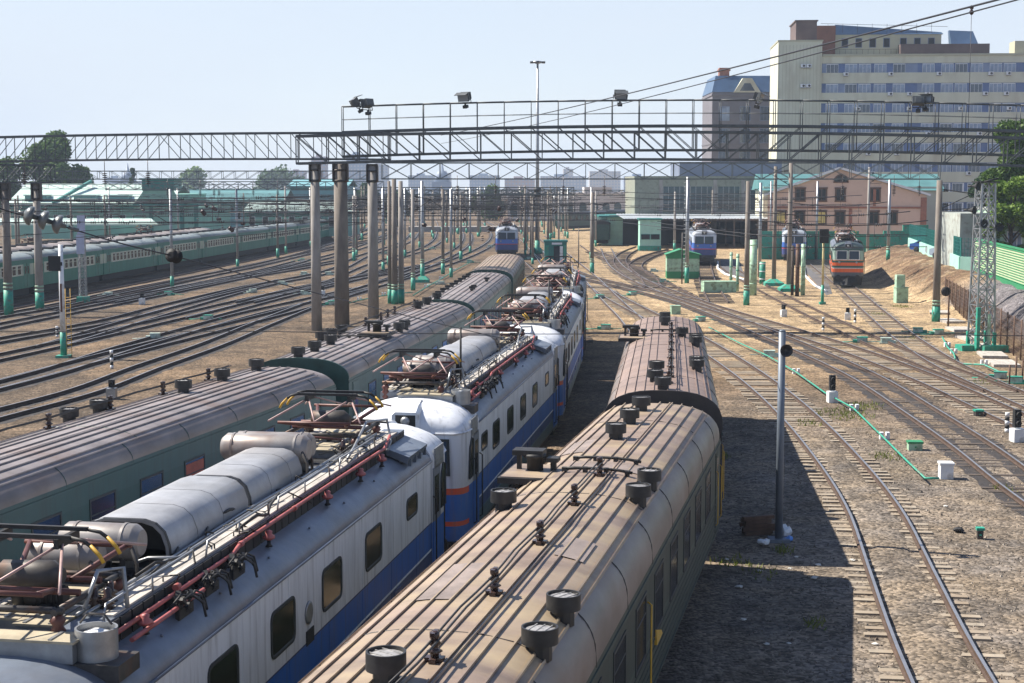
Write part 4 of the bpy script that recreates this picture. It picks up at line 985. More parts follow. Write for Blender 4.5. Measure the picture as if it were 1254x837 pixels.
def loco(label, group, path, y0, full=True, paint='loco', ext=0.0):
    c, rz = path.place(y0, LL)
    t_ = thing('electric_locomotive', label, 'locomotive', (c.x, c.y, 0), rz, group)
    loco_sides(t_, paint, (-7.0, -5.05, -2.45, 0.2, 2.95, 6.05), True, full, ext)
    part('roof', ('lroof', ext), lambda b: loco_roof(b, ext), M['grey_blue'], t_)
    part('resistor_hood', 'lhood', hood, [M['grey_light'], M['dark']], t_)
    part('walkway_duct', 'ldeck', deck, [M['grey_blue'], M['plank'], M['black']], t_)
    part('roof_pipe', 'lrail', deck_rail, M['steel'], t_)
    part('roof_cable', 'lcab', roof_cables, M['dark'], t_)
    part('red_busbar', 'lred', red_pipe, M['red_pipe'], t_)
    for y in (-6.8, -2.0, 1.2, 3.4, 5.0): part('insulator', 'pins', pipe_ins, [M['red_pipe'], M['black']], t_, (1.12, y, 4.2))
    for k, cv in enumerate(COVERS): part('roof_cover', ('lcov', k), cover(k), [M['steel'], M['tan']], t_, (cv[0], cv[1], 0))
    for q in (0, 1): part('air_shelf', 'shelf', air_shelf, M['grey_blue'], t_, (0, 6.75, 0), q * pi)
    roof_gear(t_)
    for k, (x0, x1, y, z, r) in enumerate(((-0.95, 0.1, -5.75, 4.8, 0.235), (-0.85, 0.35, -5.0, 4.84, 0.255), (-1.3, 0.3, 3.15, 4.82, 0.25), (-1.3, 0.4, 2.55, 4.86, 0.27))):
        part('air_tank', ('tank', k), tank(x0, x1, y, z, r), [M['tank'], M['iron']], t_, sharp=40)
    part('roof_blower', 'lblow', blower, [M['steel'], M['iron'], M['white']], t_, (1.05, -8.05, 0), sharp=35)
    for y in (-7.1, 6.0): pantograph(t_, y)
    part('radio_antenna', 'lant', lambda b: b.tube([(0.75, -6.4, 4.3), (0.75, -6.4, 6.0)], 0.03, 5), M['dark'], t_) if y0 > 30 else None
    if y0 < 20:
        part('number_plate', 'lplate', lambda b: b.lathe((0, 0, 0), [(0.19, 0), (0.19, 0.02), (0.14, 0.025)], 18, 0, 'X'), M['steel'], t_, (LH + 0.004, -1.15, 2.85))
        part('data_plate', 'ldata', lambda b: b.bx(0, 0.015, -0.2, 0.2, -0.12, 0.12), M['dark'], t_, (LH + 0.004, -1.1, 2.45))
    return t_
M['loco_door'] = bands('blue_and_grey_cab_door', [(0, (0.05, 0.06, 0.06)), (1.1, BL), (2.36, (0.18, 0.2, 0.23))], 0.4, (0.2, 0.2, 0.2), 0.3)
def cabpaint(rows, front):
    return bands('cab_paint', rows, 0.33, (0.3, 0.29, 0.28), 0.3, front=front, xfront=99)
# the cab mesh has its front at local y = 0, so its fronts are the parts with y < 0.5
def cab_bands(name, rows, front, edge=0.55, **kw):
    m = bands(name, rows, 0.33, (0.3, 0.29, 0.28), 0.3, front=front, xfront=edge)
    for n in m.node_tree.nodes:
        if n.type == 'MATH' and n.operation == 'GREATER_THAN': n.operation = 'LESS_THAN'
    return m
M['loco_cab'] = cab_bands('white_and_blue_cab_paint', [(0, (0.05, 0.06, 0.06)), (1.1, BL), (2.36, (0.68, 0.70, 0.73))],
                          [(0, (0.03, 0.03, 0.03)), (1.05, BL), (1.42, OR), (1.53, BL), (2.2, OR), (2.36, (0.70, 0.72, 0.75))])
GB = 'white and blue locomotives coupled in a row'
loco('white and blue locomotive with red roof pipe, nearest at the left foreground', GB, B_PATH, 16.2, ext=2.0)
loco('white and blue locomotive with white cab brow and headlight hood, second in its row', GB, B_PATH, 36.7)
loco('grimy white and blue locomotive, third in its row, behind the white cab one', GB, B_PATH, 57.4)
loco('grimy locomotive last in the coupled row, its pantograph against the green kiosk', GB, B_PATH, 77.9)

def far_loco(label, x, y, rz, paint, name='electric_locomotive', panto=True):
    t_ = thing(name, label, 'locomotive', (x, y, 0), rz, 'locomotives standing farther off')
    loco_sides(t_, paint, (-5, -2, 1, 4), True, False)
    part('roof', ('lroof', 0.0), lambda b: loco_roof(b, 0.0), M['grey_blue'], t_)
    part('resistor_hood', 'lhood', hood, [M['grey_light'], M['dark']], t_)
    roof_gear(t_)
    part('walkway_duct', 'ldeck', deck, [M['grey_blue'], M['plank'], M['black']], t_)
    for y_ in (-7.1, 6.0): pantograph(t_, y_)
    return t_
M['loco_green_cab'] = M['loco_green']
p = G(621, 313); far_loco('blue locomotive on the middle line beyond the left row of coaches', p.x, 205 + LL / 2, 0.0, 'loco_blue')
p = G(862, 326); far_loco('blue locomotive in front of the open depot shed beside the green hut', p.x + 0.9, p.y + LL / 2, -0.09, 'loco_blue')
p = G(973, 325); far_loco('blue and white locomotive half hidden by poles before the teal wall', p.x + 1.6, p.y + LL / 2, -0.17, 'loco_blue')
p = G(1037, 353); q_ = far_loco('green locomotive with orange bands standing before the teal wall', p.x + 1.9, p.y + LL / 2 * 0.98, -0.19, 'loco_green')
def plow(b):
    b.loft([[(-1.3, -0.1, 0.3), (0, -0.75, 0.3), (1.3, -0.1, 0.3)], [(-1.35, -0.1, 1.0), (0, -0.5, 1.0), (1.35, -0.1, 1.0)]], 0, sm=False)
part('snow_plough', 'plow', plow, M['black'], q_, (0, -LL / 2, 0))

# ------------------------------------------------------------------ electric multiple units on the left
EL = 19.7
def emu_roof_mb(b):
    X = [-1.72, -1.71, -1.66, -1.55, -1.3, -0.9, -0.45, 0, 0.45, 0.9, 1.3, 1.55, 1.66, 1.71, 1.72]
    def z(x): return 3.72 + 0.58 * (1 - (abs(x) / 1.72) ** 2.6) ** 0.5
    b.loft([[(x, y, z(x)) for x in X] for y in (-EL / 2, EL / 2)], 0, cap0=True, cap1=True)
    for i in range(6): b.bx(-0.45, 0.45, -7.5 + i * 3 - 0.5, -7.5 + i * 3 + 0.5, 4.28, 4.48, 1)
def emu_body_mb(b):
    h = EL / 2
    b.bx(-1.72, 1.72, -h, h, 1.05, 3.72, 0)
    for s_ in (-1, 1):
        b.bx(s_ * 1.71, s_ * 1.735, -h, h, 3.42, 3.5, 0)
        for z in (1.35, 1.6, 1.85): b.bx(s_ * 1.71, s_ * 1.73, -h, h, z, z + 0.03, 0)
    b.bx(-1.4, 1.4, -h + 0.4, h - 0.4, 0.35, 1.05, 1)
    b.bx(-0.6, 0.6, h, h + 0.3, 1.2, 3.4, 1)
def emu_window_mb(b):
    b.bx(-0.01, 0.012, -0.5, 0.5, -0.5, 0.5, 0)
    b.poly([(0.016, -0.38, -0.38), (0.016, 0.38, -0.38), (0.016, 0.38, 0.4), (0.016, -0.38, 0.4)], 1)
    b.bx(0.012, 0.02, -0.4, 0.4, 0.12, 0.16, 0)
def emu_door_mb(b):
    b.bx(-0.01, 0.02, -0.75, 0.75, 1.2, 3.4, 0)
    for s_ in (-1, 1): b.poly([(0.024, s_ * 0.35 - 0.2, 2.4), (0.024, s_ * 0.35 + 0.2, 2.4), (0.024, s_ * 0.35 + 0.2, 3.1), (0.024, s_ * 0.35 - 0.2, 3.1)], 1)
    b.bx(0.02, 0.03, -0.02, 0.02, 1.2, 3.4, 1)
M['emu_green'] = mat('green_train_doors', (0.02, 0.19, 0.14), 0.45, 0, 0.2, 2)
M['emu_frame'] = mat('cream_window_frames', (0.60, 0.64, 0.52), 0.5, 0, 0.1, 2)
def emu(label, group, path, y0, roof, wins=True, panto=False):
    c, rz = path.place(y0, EL)
    t_ = thing('commuter_train_car', label, 'train car', (c.x, c.y, -0.9), rz, group)
    part('body', 'emub', emu_body_mb, [M['emu'], M['black']], t_)
    part('roof', ('emur', roof), emu_roof_mb, [M[roof], M['dark']], t_)
    if wins:
        for y in (-8.2, 8.2): part('door', 'emud', emu_door_mb, [M['emu_green'], M['glass']], t_, (1.72, y, 0))
        for i in range(11): part('window', 'emuw', emu_window_mb, [M['emu_frame'], M['glass']], t_, (1.72, -6.4 + i * 1.28, 2.78))
    if panto: pantograph(t_, 2.0)
    return t_
GE, GE2 = 'green and cream commuter train cars at the left', 'brown roofed commuter train cars behind the green train'
ELAB = ['green cream car at the left edge behind two thick concrete columns', 'green cream car behind the white signal mast and blue board mast', 'third green cream car counted from the left edge', 'fourth green cream car counted from the left edge', 'fifth green cream car counted from the left edge', 'sixth green cream car counted from the left edge', 'seventh green cream car, before the three tall columns', 'eighth green cream car, seen between the tall columns', 'farthest green cream car in view, beyond the tall columns']
for i, y0 in enumerate((127, 147, 167, 187, 207, 227, 247, 267, 287)):
    emu(ELAB[i], GE, EMU_PATH, y0, 'emu_roof')
ELAB2 = ['brown roofed train car nearest at the left edge, behind the green cream train', 'brown roofed train car with a pantograph, second from the left edge', 'brown roofed train car in the middle behind the green cream train', 'brown roofed train car with a pantograph near the green gabled hall', 'farthest brown roofed train car behind the green cream train']
for i, y0 in enumerate((135, 155, 175, 195, 215)):
    emu(ELAB2[i], GE2, EMU2_PATH, y0, 'emu_roof_brown', False, i % 2 == 1)
# dark wagons far off in the middle
def wagon_mb(b):
    b.bx(-1.5, 1.5, -10, 10, 1.0, 3.5, 0)
    X = [-1.55, -1.5, -1.2, -0.6, 0, 0.6, 1.2, 1.5, 1.55]
    b.loft([[(x, y, 3.5 + 0.55 * (1 - (abs(x) / 1.55) ** 2.5) ** 0.5) for x in X] for y in (-10.05, 10.05)], 1, cap0=True, cap1=True)
    b.bx(-1.2, 1.2, -9, 9, 0.4, 1.0, 2)
def dark_coach(label, u, v, y, rz):
    p = G(u, v); q = p * (y / p.y)
    t_ = thing('dark_green_coach', label, 'coach', (q.x, y, 0), rz, 'dark coaches far off beside the depot')
    part('body', 'wagb', wagon_mb, [M['green_dark'], M['vent'], M['black']], t_)
    for i in range(7): part('window', 'cwin', window_mb(1.05, 1.0), [M['rim'], M['glass']], t_, (1.51, -7.5 + i * 2.5, 2.7))
dark_coach('dark green coach standing across the far yard beyond the floodlight mast', 712, 281, 345, -0.55)
dark_coach('second dark green coach at the far platform behind the first', 748, 279, 372, -0.62)
dark_coach('dark coach beside the mint shed left of the depot', 739, 300, 262, -0.12)
# ------------------------------------------------------------------ gantries
def truss_mesh(b, p0, p1, h, wdt, pan, camber=0.0, chord=0.12, web=0.06, xbrace=False, flip=False):
    """a four-chord beam: p0, p1 are the ends of its bottom centre line"""
    p0, p1 = Vector(p0), Vector(p1); d = p1 - p0; n = max(2, round(d.length / pan)); s_ = Vector((-d.y, d.x, 0)).normalized() * wdt / 2
    def P(i, side, top):
        t_ = i / n; q = p0 + d * t_ + s_ * side
        return q + Vector((0, 0, (h if top else 0) + camber * (1 - (2 * t_ - 1) ** 2)))
    for side in (-1, 1):
        for top in (0, 1):
            for i in range(n): b.beam(P(i, side, top), P(i + 1, side, top), chord, chord * 1.1)
        for i in range(n + 1): b.beam(P(i, side, 0), P(i, side, 1), web, web)
        for i in range(n):
            lft = (i < n / 2) != flip
            if lft or xbrace: b.beam(P(i, side, 1), P(i + 1, side, 0), web * 0.8, web * 0.8)
            if not lft or xbrace: b.beam(P(i, side, 0), P(i + 1, side, 1), web * 0.8, web * 0.8)
    for i in range(n + 1):
        for top in (0, 1): b.beam(P(i, -1, top), P(i, 1, top), web, web)
        if i < n: b.beam(P(i, -1, 0), P(i + 1, 1, 0), web * 0.7, web * 0.7); b.beam(P(i, 1, 1), P(i + 1, -1, 1), web * 0.7, web * 0.7)
    return P, n
def gantry(label, p0, p1, h, wdt, pan, m='truss', railing=None, group=None, **kw):
    p0, p1 = Vector(p0), Vector(p1)
    t_ = thing('gantry_beam', label, 'gantry', tuple(p0), 0, group)
    b = MB(); P, n = truss_mesh(b, (0, 0, 0), p1 - p0, h, wdt, pan, **kw)
    b.build('truss', M[m], t_)
    if railing:
        b = MB(); i0, rh = railing
        for side in (-1, 1):
            for i in range(i0, n + 1):
                q = P(i, side, 1); b.tube([q, q + Vector((0, 0, rh))], 0.032, 5)
                if i < n:
                    q2 = P(i + 1, side, 1)
                    b.tube([q + Vector((0, 0, rh)), q2 + Vector((0, 0, rh))], 0.04, 5)
                    b.tube([q + Vector((0, 0, rh * 0.5)), q2 + Vector((0, 0, rh * 0.5))], 0.016, 4)
        b.build('railing', M['truss_dark'], t_)
        b = MB()
        for i in range(i0, n): 
            q, q2 = P(i, 0, 1), P(i + 1, 0, 1)
            b.beam(q + Vector((0, 0, 0.09)), q2 + Vector((0, 0, 0.09)), wdt * 0.7, 0.04)
        b.build('catwalk', M['truss_dark'], t_)
    return t_, P, n
y1 = 104
a, c_ = ZAT(-70, 202.5, 115), ZAT(474, 194.5, y1)
GL, PL, nL = gantry('long light lattice gantry beam crossing the left tracks in front of the sky', (a.x, 115, 11.4), (c_.x, y1, 11.45), 1.75, 1.3, 1.72, 'truss_dark', camber=0.12, chord=0.11, web=0.05, flip=True)
a, c_ = ZAT(364, 198, y1), ZAT(1345, 205, 103)
GP, PP, nP = gantry('heavy lattice gantry beam spanning the right tracks, lower of the pair', (a.x, y1, 11.18), (c_.x, 103, 10.85), 1.8, 0.9, 2.0, 'truss_dark', camber=0.42, chord=0.15, web=0.07)
a, c_ = ZAT(420, 191, 106.5), ZAT(1345, 192, 106)
GQ, PQ, nQ = gantry('railed lattice gantry beam with floodlights spanning the right tracks', (a.x, 106.5, 11.68), (c_.x, 106, 11.55), 1.62, 0.9, 1.82, 'truss_dark', camber=0.5, chord=0.14, web=0.06, railing=(0, 1.75))
a, c_ = ZAT(468, 219, 152), ZAT(1150, 220, 150)
gantry('farther lattice gantry beam with crossed bracing behind the railed gantry', (a.x, 152, 10.38), (c_.x, 150, 10.35), 1.55, 1.0, 2.9, 'truss', xbrace=True, chord=0.11, web=0.06)
a, c_ = ZAT(-30, 220, 186), ZAT(456, 220, 184)
gantry('thin lattice gantry beam seen under the long left gantry', (a.x, 186, 10.5), (c_.x, 184, 10.5), 0.95, 0.9, 1.5, 'truss', chord=0.10, web=0.05)
a, c_ = ZAT(130, 232, 236), ZAT(470, 233, 238)
gantry('hazy lattice gantry beam above the green commuter train', (a.x, 236, 9.1), (c_.x, 238, 9.1), 1.25, 0.9, 2.2, 'truss', chord=0.11, web=0.06, xbrace=True)
a, c_ = ZAT(470, 240, 290), ZAT(790, 240, 295)
gantry('far hazy lattice gantry beam across the middle of the yard', (a.x, 290, 7.9), (c_.x, 295, 7.9), 1.0, 0.9, 2.2, 'truss', chord=0.12, web=0.06, xbrace=True)
gantry('small lattice cross beam on the two thick columns at the left edge', (-41.5, 116.5, 9.95), (-35.6, 121, 9.95), 1.35, 0.9, 1.2, 'truss_dark', chord=0.11, web=0.06, xbrace=True)

# ------------------------------------------------------------------ floodlights on the gantry railing
def flood_housing(b):
    b.loft([[(-0.42, 0, -0.3), (0.42, 0, -0.3), (0.42, 0, 0.3), (-0.42, 0, 0.3)], [(-0.36, 0.3, -0.24), (0.36, 0.3, -0.24), (0.36, 0.3, 0.24), (-0.36, 0.3, 0.24)], [(-0.2, 0.5, -0.16), (0.2, 0.5, -0.16), (0.2, 0.5, 0.16), (-0.2, 0.5, 0.16)]], 0, sm=False, closed=True, cap1=True)
    b.hexa([(-0.44, -0.4, 0.22), (0.44, -0.4, 0.22), (0.44, 0.02, 0.28), (-0.44, 0.02, 0.28), (-0.44, -0.4, 0.25), (0.44, -0.4, 0.25), (0.44, 0.02, 0.33), (-0.44, 0.02, 0.33)], 0)
    for k in range(3): b.bx(-0.38, 0.38, 0.32 + k * 0.06, 0.35 + k * 0.06, -0.22, 0.26)
def flood_glass(b): b.poly([(-0.38, -0.01, -0.26), (0.38, -0.01, -0.26), (0.38, -0.01, 0.26), (-0.38, -0.01, 0.26)])
def flood_yoke(b):
    b.tube([(-0.48, 0.15, 0.0), (-0.48, 0.15, -0.45), (0.48, 0.15, -0.45), (0.48, 0.15, 0.0)], 0.035, 5)
    b.tube([(0, 0.15, -0.45), (0, 0.15, -0.75)], 0.06, 6); b.box((0, 0.15, -0.68), (0.3, 0.3, 0.2))
M['flood_glass'] = glass('floodlight_glass', (0.22, 0.24, 0.26), 0.1)
def floodlight(label, u, v, rz, tilt):
    p = ZAT(u, v, 105.9)
    t_ = thing('floodlight', label, 'floodlight', tuple(p), rz, 'floodlights on the gantry railing')
    t_.rotation_euler = (tilt, 0, rz)
    part('housing', 'flh', flood_housing, M['truss_dark'], t_); part('glass', 'flg', flood_glass, M['flood_glass'], t_); part('yoke', 'fly', flood_yoke, M['dark'], t_)
floodlight('floodlight tilted up at the left end of the gantry railing', 438, 124, 1.9, -0.5)
floodlight('side-on floodlight at the left railing end, right of the tilted one', 447, 127.5, -2.2, 0.2)
floodlight('single floodlight between the railing end and the tall thin mast', 567, 119.5, -0.5, 0.3)
floodlight('single floodlight with its bright glass towards us, right of the tall mast', 760.5, 117, 0.15, 0.35)
floodlight('floodlight in front of the brown building with the blue roof', 933, 120, 1.1, 0.3)
floodlight('dark floodlight of the close pair in front of the cream building', 1124.5, 124.5, 2.9, 0.2)
floodlight('pale floodlight of the close pair in front of the cream building', 1134, 121.5, -0.7, -0.25)

# ------------------------------------------------------------------ columns and poles
def column(label, u, vb, ztop, r0, r1, y=None, m='concrete', green=0.0, collar=True, group=None):
    p = G(u, vb) if y is None else ZAT(u, vb, y)
    t_ = thing('concrete_column', label, 'column', (p.x, p.y, 0), 0, group)
    b = MB(); b.tube([(0, 0, -0.2), (0, 0, ztop * 0.5), (0, 0, ztop)], [r0, (r0 + r1) / 2, r1], 18); b.build('shaft', M[m], t_)
    if collar:
        b = MB()
        b.lathe((0, 0, ztop - 1.25), [(r1 + 0.03, 0), (r1 + 0.06, 0.02), (r1 + 0.06, 0.16), (r1 + 0.03, 0.18)], 16)
        for k in (-1, 1): b.bx(k * (r1 + 0.04) - 0.05, k * (r1 + 0.04) + 0.05, -0.3, 0.3, ztop - 1.2, ztop)
        b.bx(-r1 - 0.05, r1 + 0.05, -0.4, 0.4, ztop, ztop + 0.1)
        b.lathe((0, 0, ztop - 0.5), [(r1 + 0.03, 0), (r1 + 0.07, 0.02), (r1 + 0.07, 0.12), (r1 + 0.03, 0.14)], 16)
        b.build('steel_collar', M['iron'], t_)
    if green:
        b = MB(); b.lathe((0, 0, 0), [(r0 + 0.012, -0.1), (r0 + 0.008, green)], 18); b.build('painted_base', M['teal'], t_)
        b = MB()
        for k in range(2): b.lathe((0, 0, green + 0.12 + k * 0.28), [(r0 + 0.008, 0), (r0 + 0.008, 0.14)], 18)
        b.build('painted_ring', M['teal_light'], t_)
    return t_
column('slim grey column holding the left gantry, leftmost of the three tall columns', 388, 405, 11.2, 0.36, 0.29, m='concrete')
column('thickest brown grey column in the middle of the three tall columns', 419, 400, 11.2, 0.52, 0.45, m='concrete_dark')
column('pale grey column, right one of the three tall columns', 457.5, 390, 11.2, 0.41, 0.34, m='concrete')
column('thick concrete column with a green base at the far left edge', 11, 386, 9.85, 0.34, 0.28, m='concrete_dark', green=1.9, group=None)
column('thick concrete column with a green base right of the one at the edge', 49, 380, 9.85, 0.33, 0.28, m='concrete', green=1.4)

def pole_shaft(m, r0, r1, h):
    return lambda b: b.tube([(0, 0, -0.1), (0, 0, h)], [r0, r1], 10)
NP = 0
def pole(label, u, vb, vt, r=0.2, m='concrete', base=1.2, ring=True, arm=0, plinth=0, group=None, y=None, name='catenary_pole', steps=0):
    p = G(u, vb) if y is None else G(u, vb) * (y / G(u, vb).y)
    h0 = ground_h(p.x, p.y); h = ZAT(u, vt, p.y).z - h0
    t_ = thing(name, label, 'pole', (p.x, p.y, h0), R.uniform(-0.1, 0.1), group)
    b = MB(); b.tube([(0, 0, -0.2), (0, 0, h)], [r, r * 0.72], 12); b.build('shaft', M[m], t_)
    if base:
        b = MB(); b.lathe((0, 0, 0), [(r + 0.02, -0.1), (r + 0.015, base)], 12); b.build('painted_base', M['teal'], t_)
        if ring:
            b = MB(); b.lathe((0, 0, base + 0.1), [(r + 0.006, 0), (r + 0.004, 0.12)], 12); b.lathe((0, 0, base + 0.34), [(r + 0.002, 0), (r, 0.1)], 12); b.build('painted_ring', M['teal_light'], t_)
    if plinth:
        b = MB(); b.loft([[(-k, -k, z), (k, -k, z), (k, k, z), (-k, k, z)] for k, z in ((plinth, -0.1), (plinth * 0.95, 0.3), (r + 0.1, 0.65))], 0, sm=False, closed=True, cap1=True); b.build('plinth', M['teal'], t_)
    if arm:
        b = MB(); s_ = 1 if arm > 0 else -1; L_ = abs(arm)
        z = h - 1.1 if h > 5 else h * 0.8
        b.tube([(0, 0, z + 0.5), (s_ * L_, 0, z + 0.1)], 0.035, 5); b.tube([(0, 0, z - 1.0), (s_ * L_ * 0.9, 0, z + 0.1)], 0.035, 5); b.tube([(0, 0, z - 1.0), (s_ * L_, 0, z - 0.9)], 0.03, 5)
        for k, zz in ((0.35, z + 0.36), (0.35, z - 0.6)):
            for q in range(3): b.lathe((s_ * (k + q * 0.12), 0, zz), [(0.09, -0.03), (0.09, 0.03)], 7, 0, 'X')
        b.build('cantilever', M['dark'], t_)
    if steps:
        b = MB()
        for k in range(int(h / 0.45)): b.tube([(-0.36, 0, 0.8 + k * 0.42), (0, 0, 0.8 + k * 0.42)], 0.025, 4)
        b.build('step_iron', M['steel'], t_)
    return t_
pole('thin brown pole, leftmost of the three close together right of the tall columns', 477.5, 372, 222, 0.17, 'concrete_dark')
pole('concrete pole, middle of the three close together right of the tall columns', 483.5, 373, 220, 0.26, 'concrete_dark')
pole('concrete pole, right one of the three close together right of the tall columns', 491.5, 372, 222, 0.25, 'concrete')
pole('grey pole with a green base next to the pale steel pole', 506, 356, 232, 0.2, 'concrete', arm=1.8)
pole('pale steel pole with a wide green foot', 517.5, 346, 222, 0.2, 'steel', 1.9, plinth=0.7)
pole('brown pole with a green base beside the third coach', 542.5, 336, 232, 0.2, 'concrete_dark', arm=-1.8)
pole('pole with a green base standing alone among the tracks left of the tall columns', 433.5, 320, 240, 0.2, 'concrete')
pole('brown pole with green base right of the blue locomotive on the middle line', 725, 335, 236, 0.23, 'concrete_dark')
pole('thin dark pole left of the pole with a green base near the depot tracks', 708.5, 328, 279, 0.07, 'iron', 0)
pole('brown pole at the left wall of the green kiosk', 671, 318, 235, 0.19, 'concrete_dark', 0, arm=1.5)
pole('pole with step irons and a green base at the green hut', 841, 347, 217, 0.21, 'steel', 1.6, steps=1)
pole('thin dark pole beside the green hut', 835, 348, 285, 0.07, 'iron', 0)
pole('grey pole behind the green hut in front of the depot canopy', 826, 308, 235, 0.2, 'concrete')
pole('brown pole above the blue locomotive at the depot', 872, 300, 233, 0.2, 'concrete_dark', arm=1.5)
pole('leaning brown pole with a green base beside the tall green pipe post', 914, 374, 222, 0.24, 'concrete_dark', 1.2)
pole('pale grey pole right of the tall green pipe post', 930, 340, 224, 0.2, 'steel', 0, arm=-1.8)
pole('pale thin pole before the left end of the pink house', 943, 312, 222, 0.15, 'steel', 1.0)
pole('brown pole on a teal plinth, left of the pair before the pink house', 947.5, 350, 204, 0.22, 'concrete_dark', 0, plinth=0.95)
pole('brown pole on a teal plinth, right of the pair before the pink house', 966, 357, 200, 0.25, 'concrete_dark', 0, plinth=0.95, arm=-2.0)
pole('slim grey pole in front of the upper windows of the pink house', 999.5, 318, 222, 0.18, 'steel', 0)
pole('pale pole right of the green and orange locomotive', 1062, 322, 205, 0.2, 'concrete', 0.8, arm=1.6)
pole('pale pole with a green base on the foot of the brown mound', 1087, 337, 219, 0.2, 'steel', 1.0)
pole('thick brown pole with ringed green base at the foot of the embankment', 1146, 394, 221, 0.29, 'concrete_dark', 1.1, arm=2.6)
GPF = 'far poles among the tracks'
def far_pole(x, y, h, r=0.17, m='concrete', base=1.0, arm=0):
    t_ = thing('catenary_pole', 'grey pole far off among the tracks of the yard', 'pole', (x, y, 0), 0, GPF)
    part('shaft', ('fps', m, round(h)), lambda b: b.tube([(0, 0, -0.1), (0, 0, h)], [r, r * 0.75], 8), M[m], t_)
    part('painted_base', ('fpb', base), lambda b: b.lathe((0, 0, 0), [(r + 0.03, -0.1), (r + 0.03, base)], 8), M['teal'], t_)
    if arm:
        def fn(b):
            b.tube([(0, 0, 7.4), (arm, 0, 7.1)], 0.04, 4); b.tube([(0, 0, 6.0), (arm, 0, 7.1)], 0.04, 4); b.tube([(0, 0, 6.0), (arm, 0, 6.0)], 0.035, 4)
            for q in range(3): b.lathe((arm * 0.3 + q * 0.12, 0, 7.32), [(0.11, -0.03), (0.11, 0.03)], 6, 0, 'X')
        part('cantilever', ('fpc', arm), fn, M['dark'], t_)
FARP = []
for x0, ys_ in ((-62, (150, 195, 240, 300, 360)), (-53.6, (136, 168, 205, 250, 310)), (-32.8, (150, 185, 225, 265, 310, 360)), (-26.2, (205, 235, 262, 300, 340, 390)), (-18.8, (250, 290, 335, 380)), (-14.6, (178, 212, 245, 285, 330)), (-9.0, (205, 240, 275, 320, 365)), (-6.2, (165, 225, 300, 350)), (2.2, (235, 262, 300, 350)), (7.4, (240, 290, 320, 370)), (10.4, (205, 300, 330)), (13.5, (250, 345))):
    for y in ys_:
        x = x0 + (-0.0004 * (y - 300) ** 2 if y > 300 and x0 < -5 else 0) + R.uniform(-0.3, 0.3)
        h = R.uniform(8.2, 9.8)
        far_pole(x, y, h, 0.16, R.choice(['concrete', 'concrete_dark', 'steel']), 1.0, R.choice([0, 1.8, -1.8])); FARP.append((x, y, h))

rp = random.Random(5)
for k in range(64):
    y = rp.uniform(150, 420); x = rp.choice((-48, -32.4, -26.4, -21.6, -15.8, -11.4, -6.4, 2.4, 7.2, 10.6, 12.6)) + rp.uniform(-0.7, 0.7)
    if x < -35: x = -57.3 + 0.068 * y + rp.choice((2.4, -3.2, 8.6, -9)); 
    if x > 6 and y < 250: continue
    h = rp.uniform(7.5, 10.5)
    far_pole(x, y, h, rp.choice((0.13, 0.16, 0.19)), rp.choice(['concrete', 'concrete_dark', 'concrete_dark', 'steel']), rp.choice((0.8, 1.2)), rp.choice([0, 1.8, -1.8])); FARP.append((x, y, h))
# ------------------------------------------------------------------ masts
p = G(658, 311)
t_ = thing('floodlight_mast', 'very tall thin floodlight mast rising above the gantries', 'mast', (p.x, p.y, 0)); hM = ZAT(658, 76, p.y).z
b = MB(); b.tube([(0, 0, 0), (0, 0, hM * 0.5), (0, 0, hM)], [0.34, 0.24, 0.14], 12); b.build('shaft', M['steel'], t_)
b = MB(); b.lathe((0, 0, hM), [(0.16, -0.3), (0.85, -0.1), (0.85, 0.02), (0.2, 0.15)], 14); b.build('lamp_ring', M['steel'], t_)
for k in range(6):
    part('lamp', 'mastlamp', lambda b: (b.box((0, -0.95, -0.08), (0.34, 0.4, 0.22)), b.poly([(-0.14, -1.0, -0.195), (0.14, -1.0, -0.195), (0.14, -0.8, -0.195), (-0.14, -0.8, -0.195)], 1)), [M['dark'], M['flood_glass']], t_, (0, 0, hM), k * pi / 3)
b = MB()
for z in (hM * 0.30, hM * 0.325): b.lathe((0, 0, z), [(0.4, 0), (0.55, 0.1), (0.55, 0.5), (0.35, 0.6)], 10)
b.build('cable_collar', M['dark'], t_)
b = MB(); b.lathe((0, 0, 0), [(0.8, 0), (0.75, 0.6), (0.37, 1.0), (0.36, 1.9)], 10); b.build('painted_base', M['teal'], t_)

p = G(78, 438); h = ZAT(78, 300, p.y).z
t_ = thing('signal_mast', 'white signal mast with black board and green foot beside the left tracks', 'signal', (p.x, p.y, 0))
b = MB(); b.tube([(0, 0, 1.45), (0, 0, h)], [0.17, 0.13], 12); b.build('shaft', M['white'], t_)
b = MB(); b.tube([(0, 0, 0), (0, 0, 1.45)], [0.18, 0.17], 12); b.box((0, 0, 0.06), (0.75, 0.7, 0.14)); b.build('painted_base', M['teal'], t_)
b = MB(); zb = ZAT(78, 332, p.y).z; b.bx(-0.66, 0.02, -0.2, -0.13, zb, zb + 0.85); b.bx(-0.1, 0.1, -0.14, 0.0, zb + 0.3, zb + 0.5); b.build('signal_board', M['black'], t_)
b = MB(); b.bx(-0.05, 0.05, -0.175, -0.15, 2.6, 4.2); b.build('number_strip', M['red_rust'], t_)
b = MB()
for k in range(11): b.tube([(0.12, 0.25, 0.4 + k * 0.3), (0.4, 0.25, 0.4 + k * 0.3)], 0.015, 4)
b.tube([(0.12, 0.25, 0), (0.12, 0.25, 3.9)], 0.018, 4); b.tube([(0.4, 0.25, 0), (0.4, 0.25, 3.9)], 0.018, 4); b.build('ladder', M['yellow'], t_)

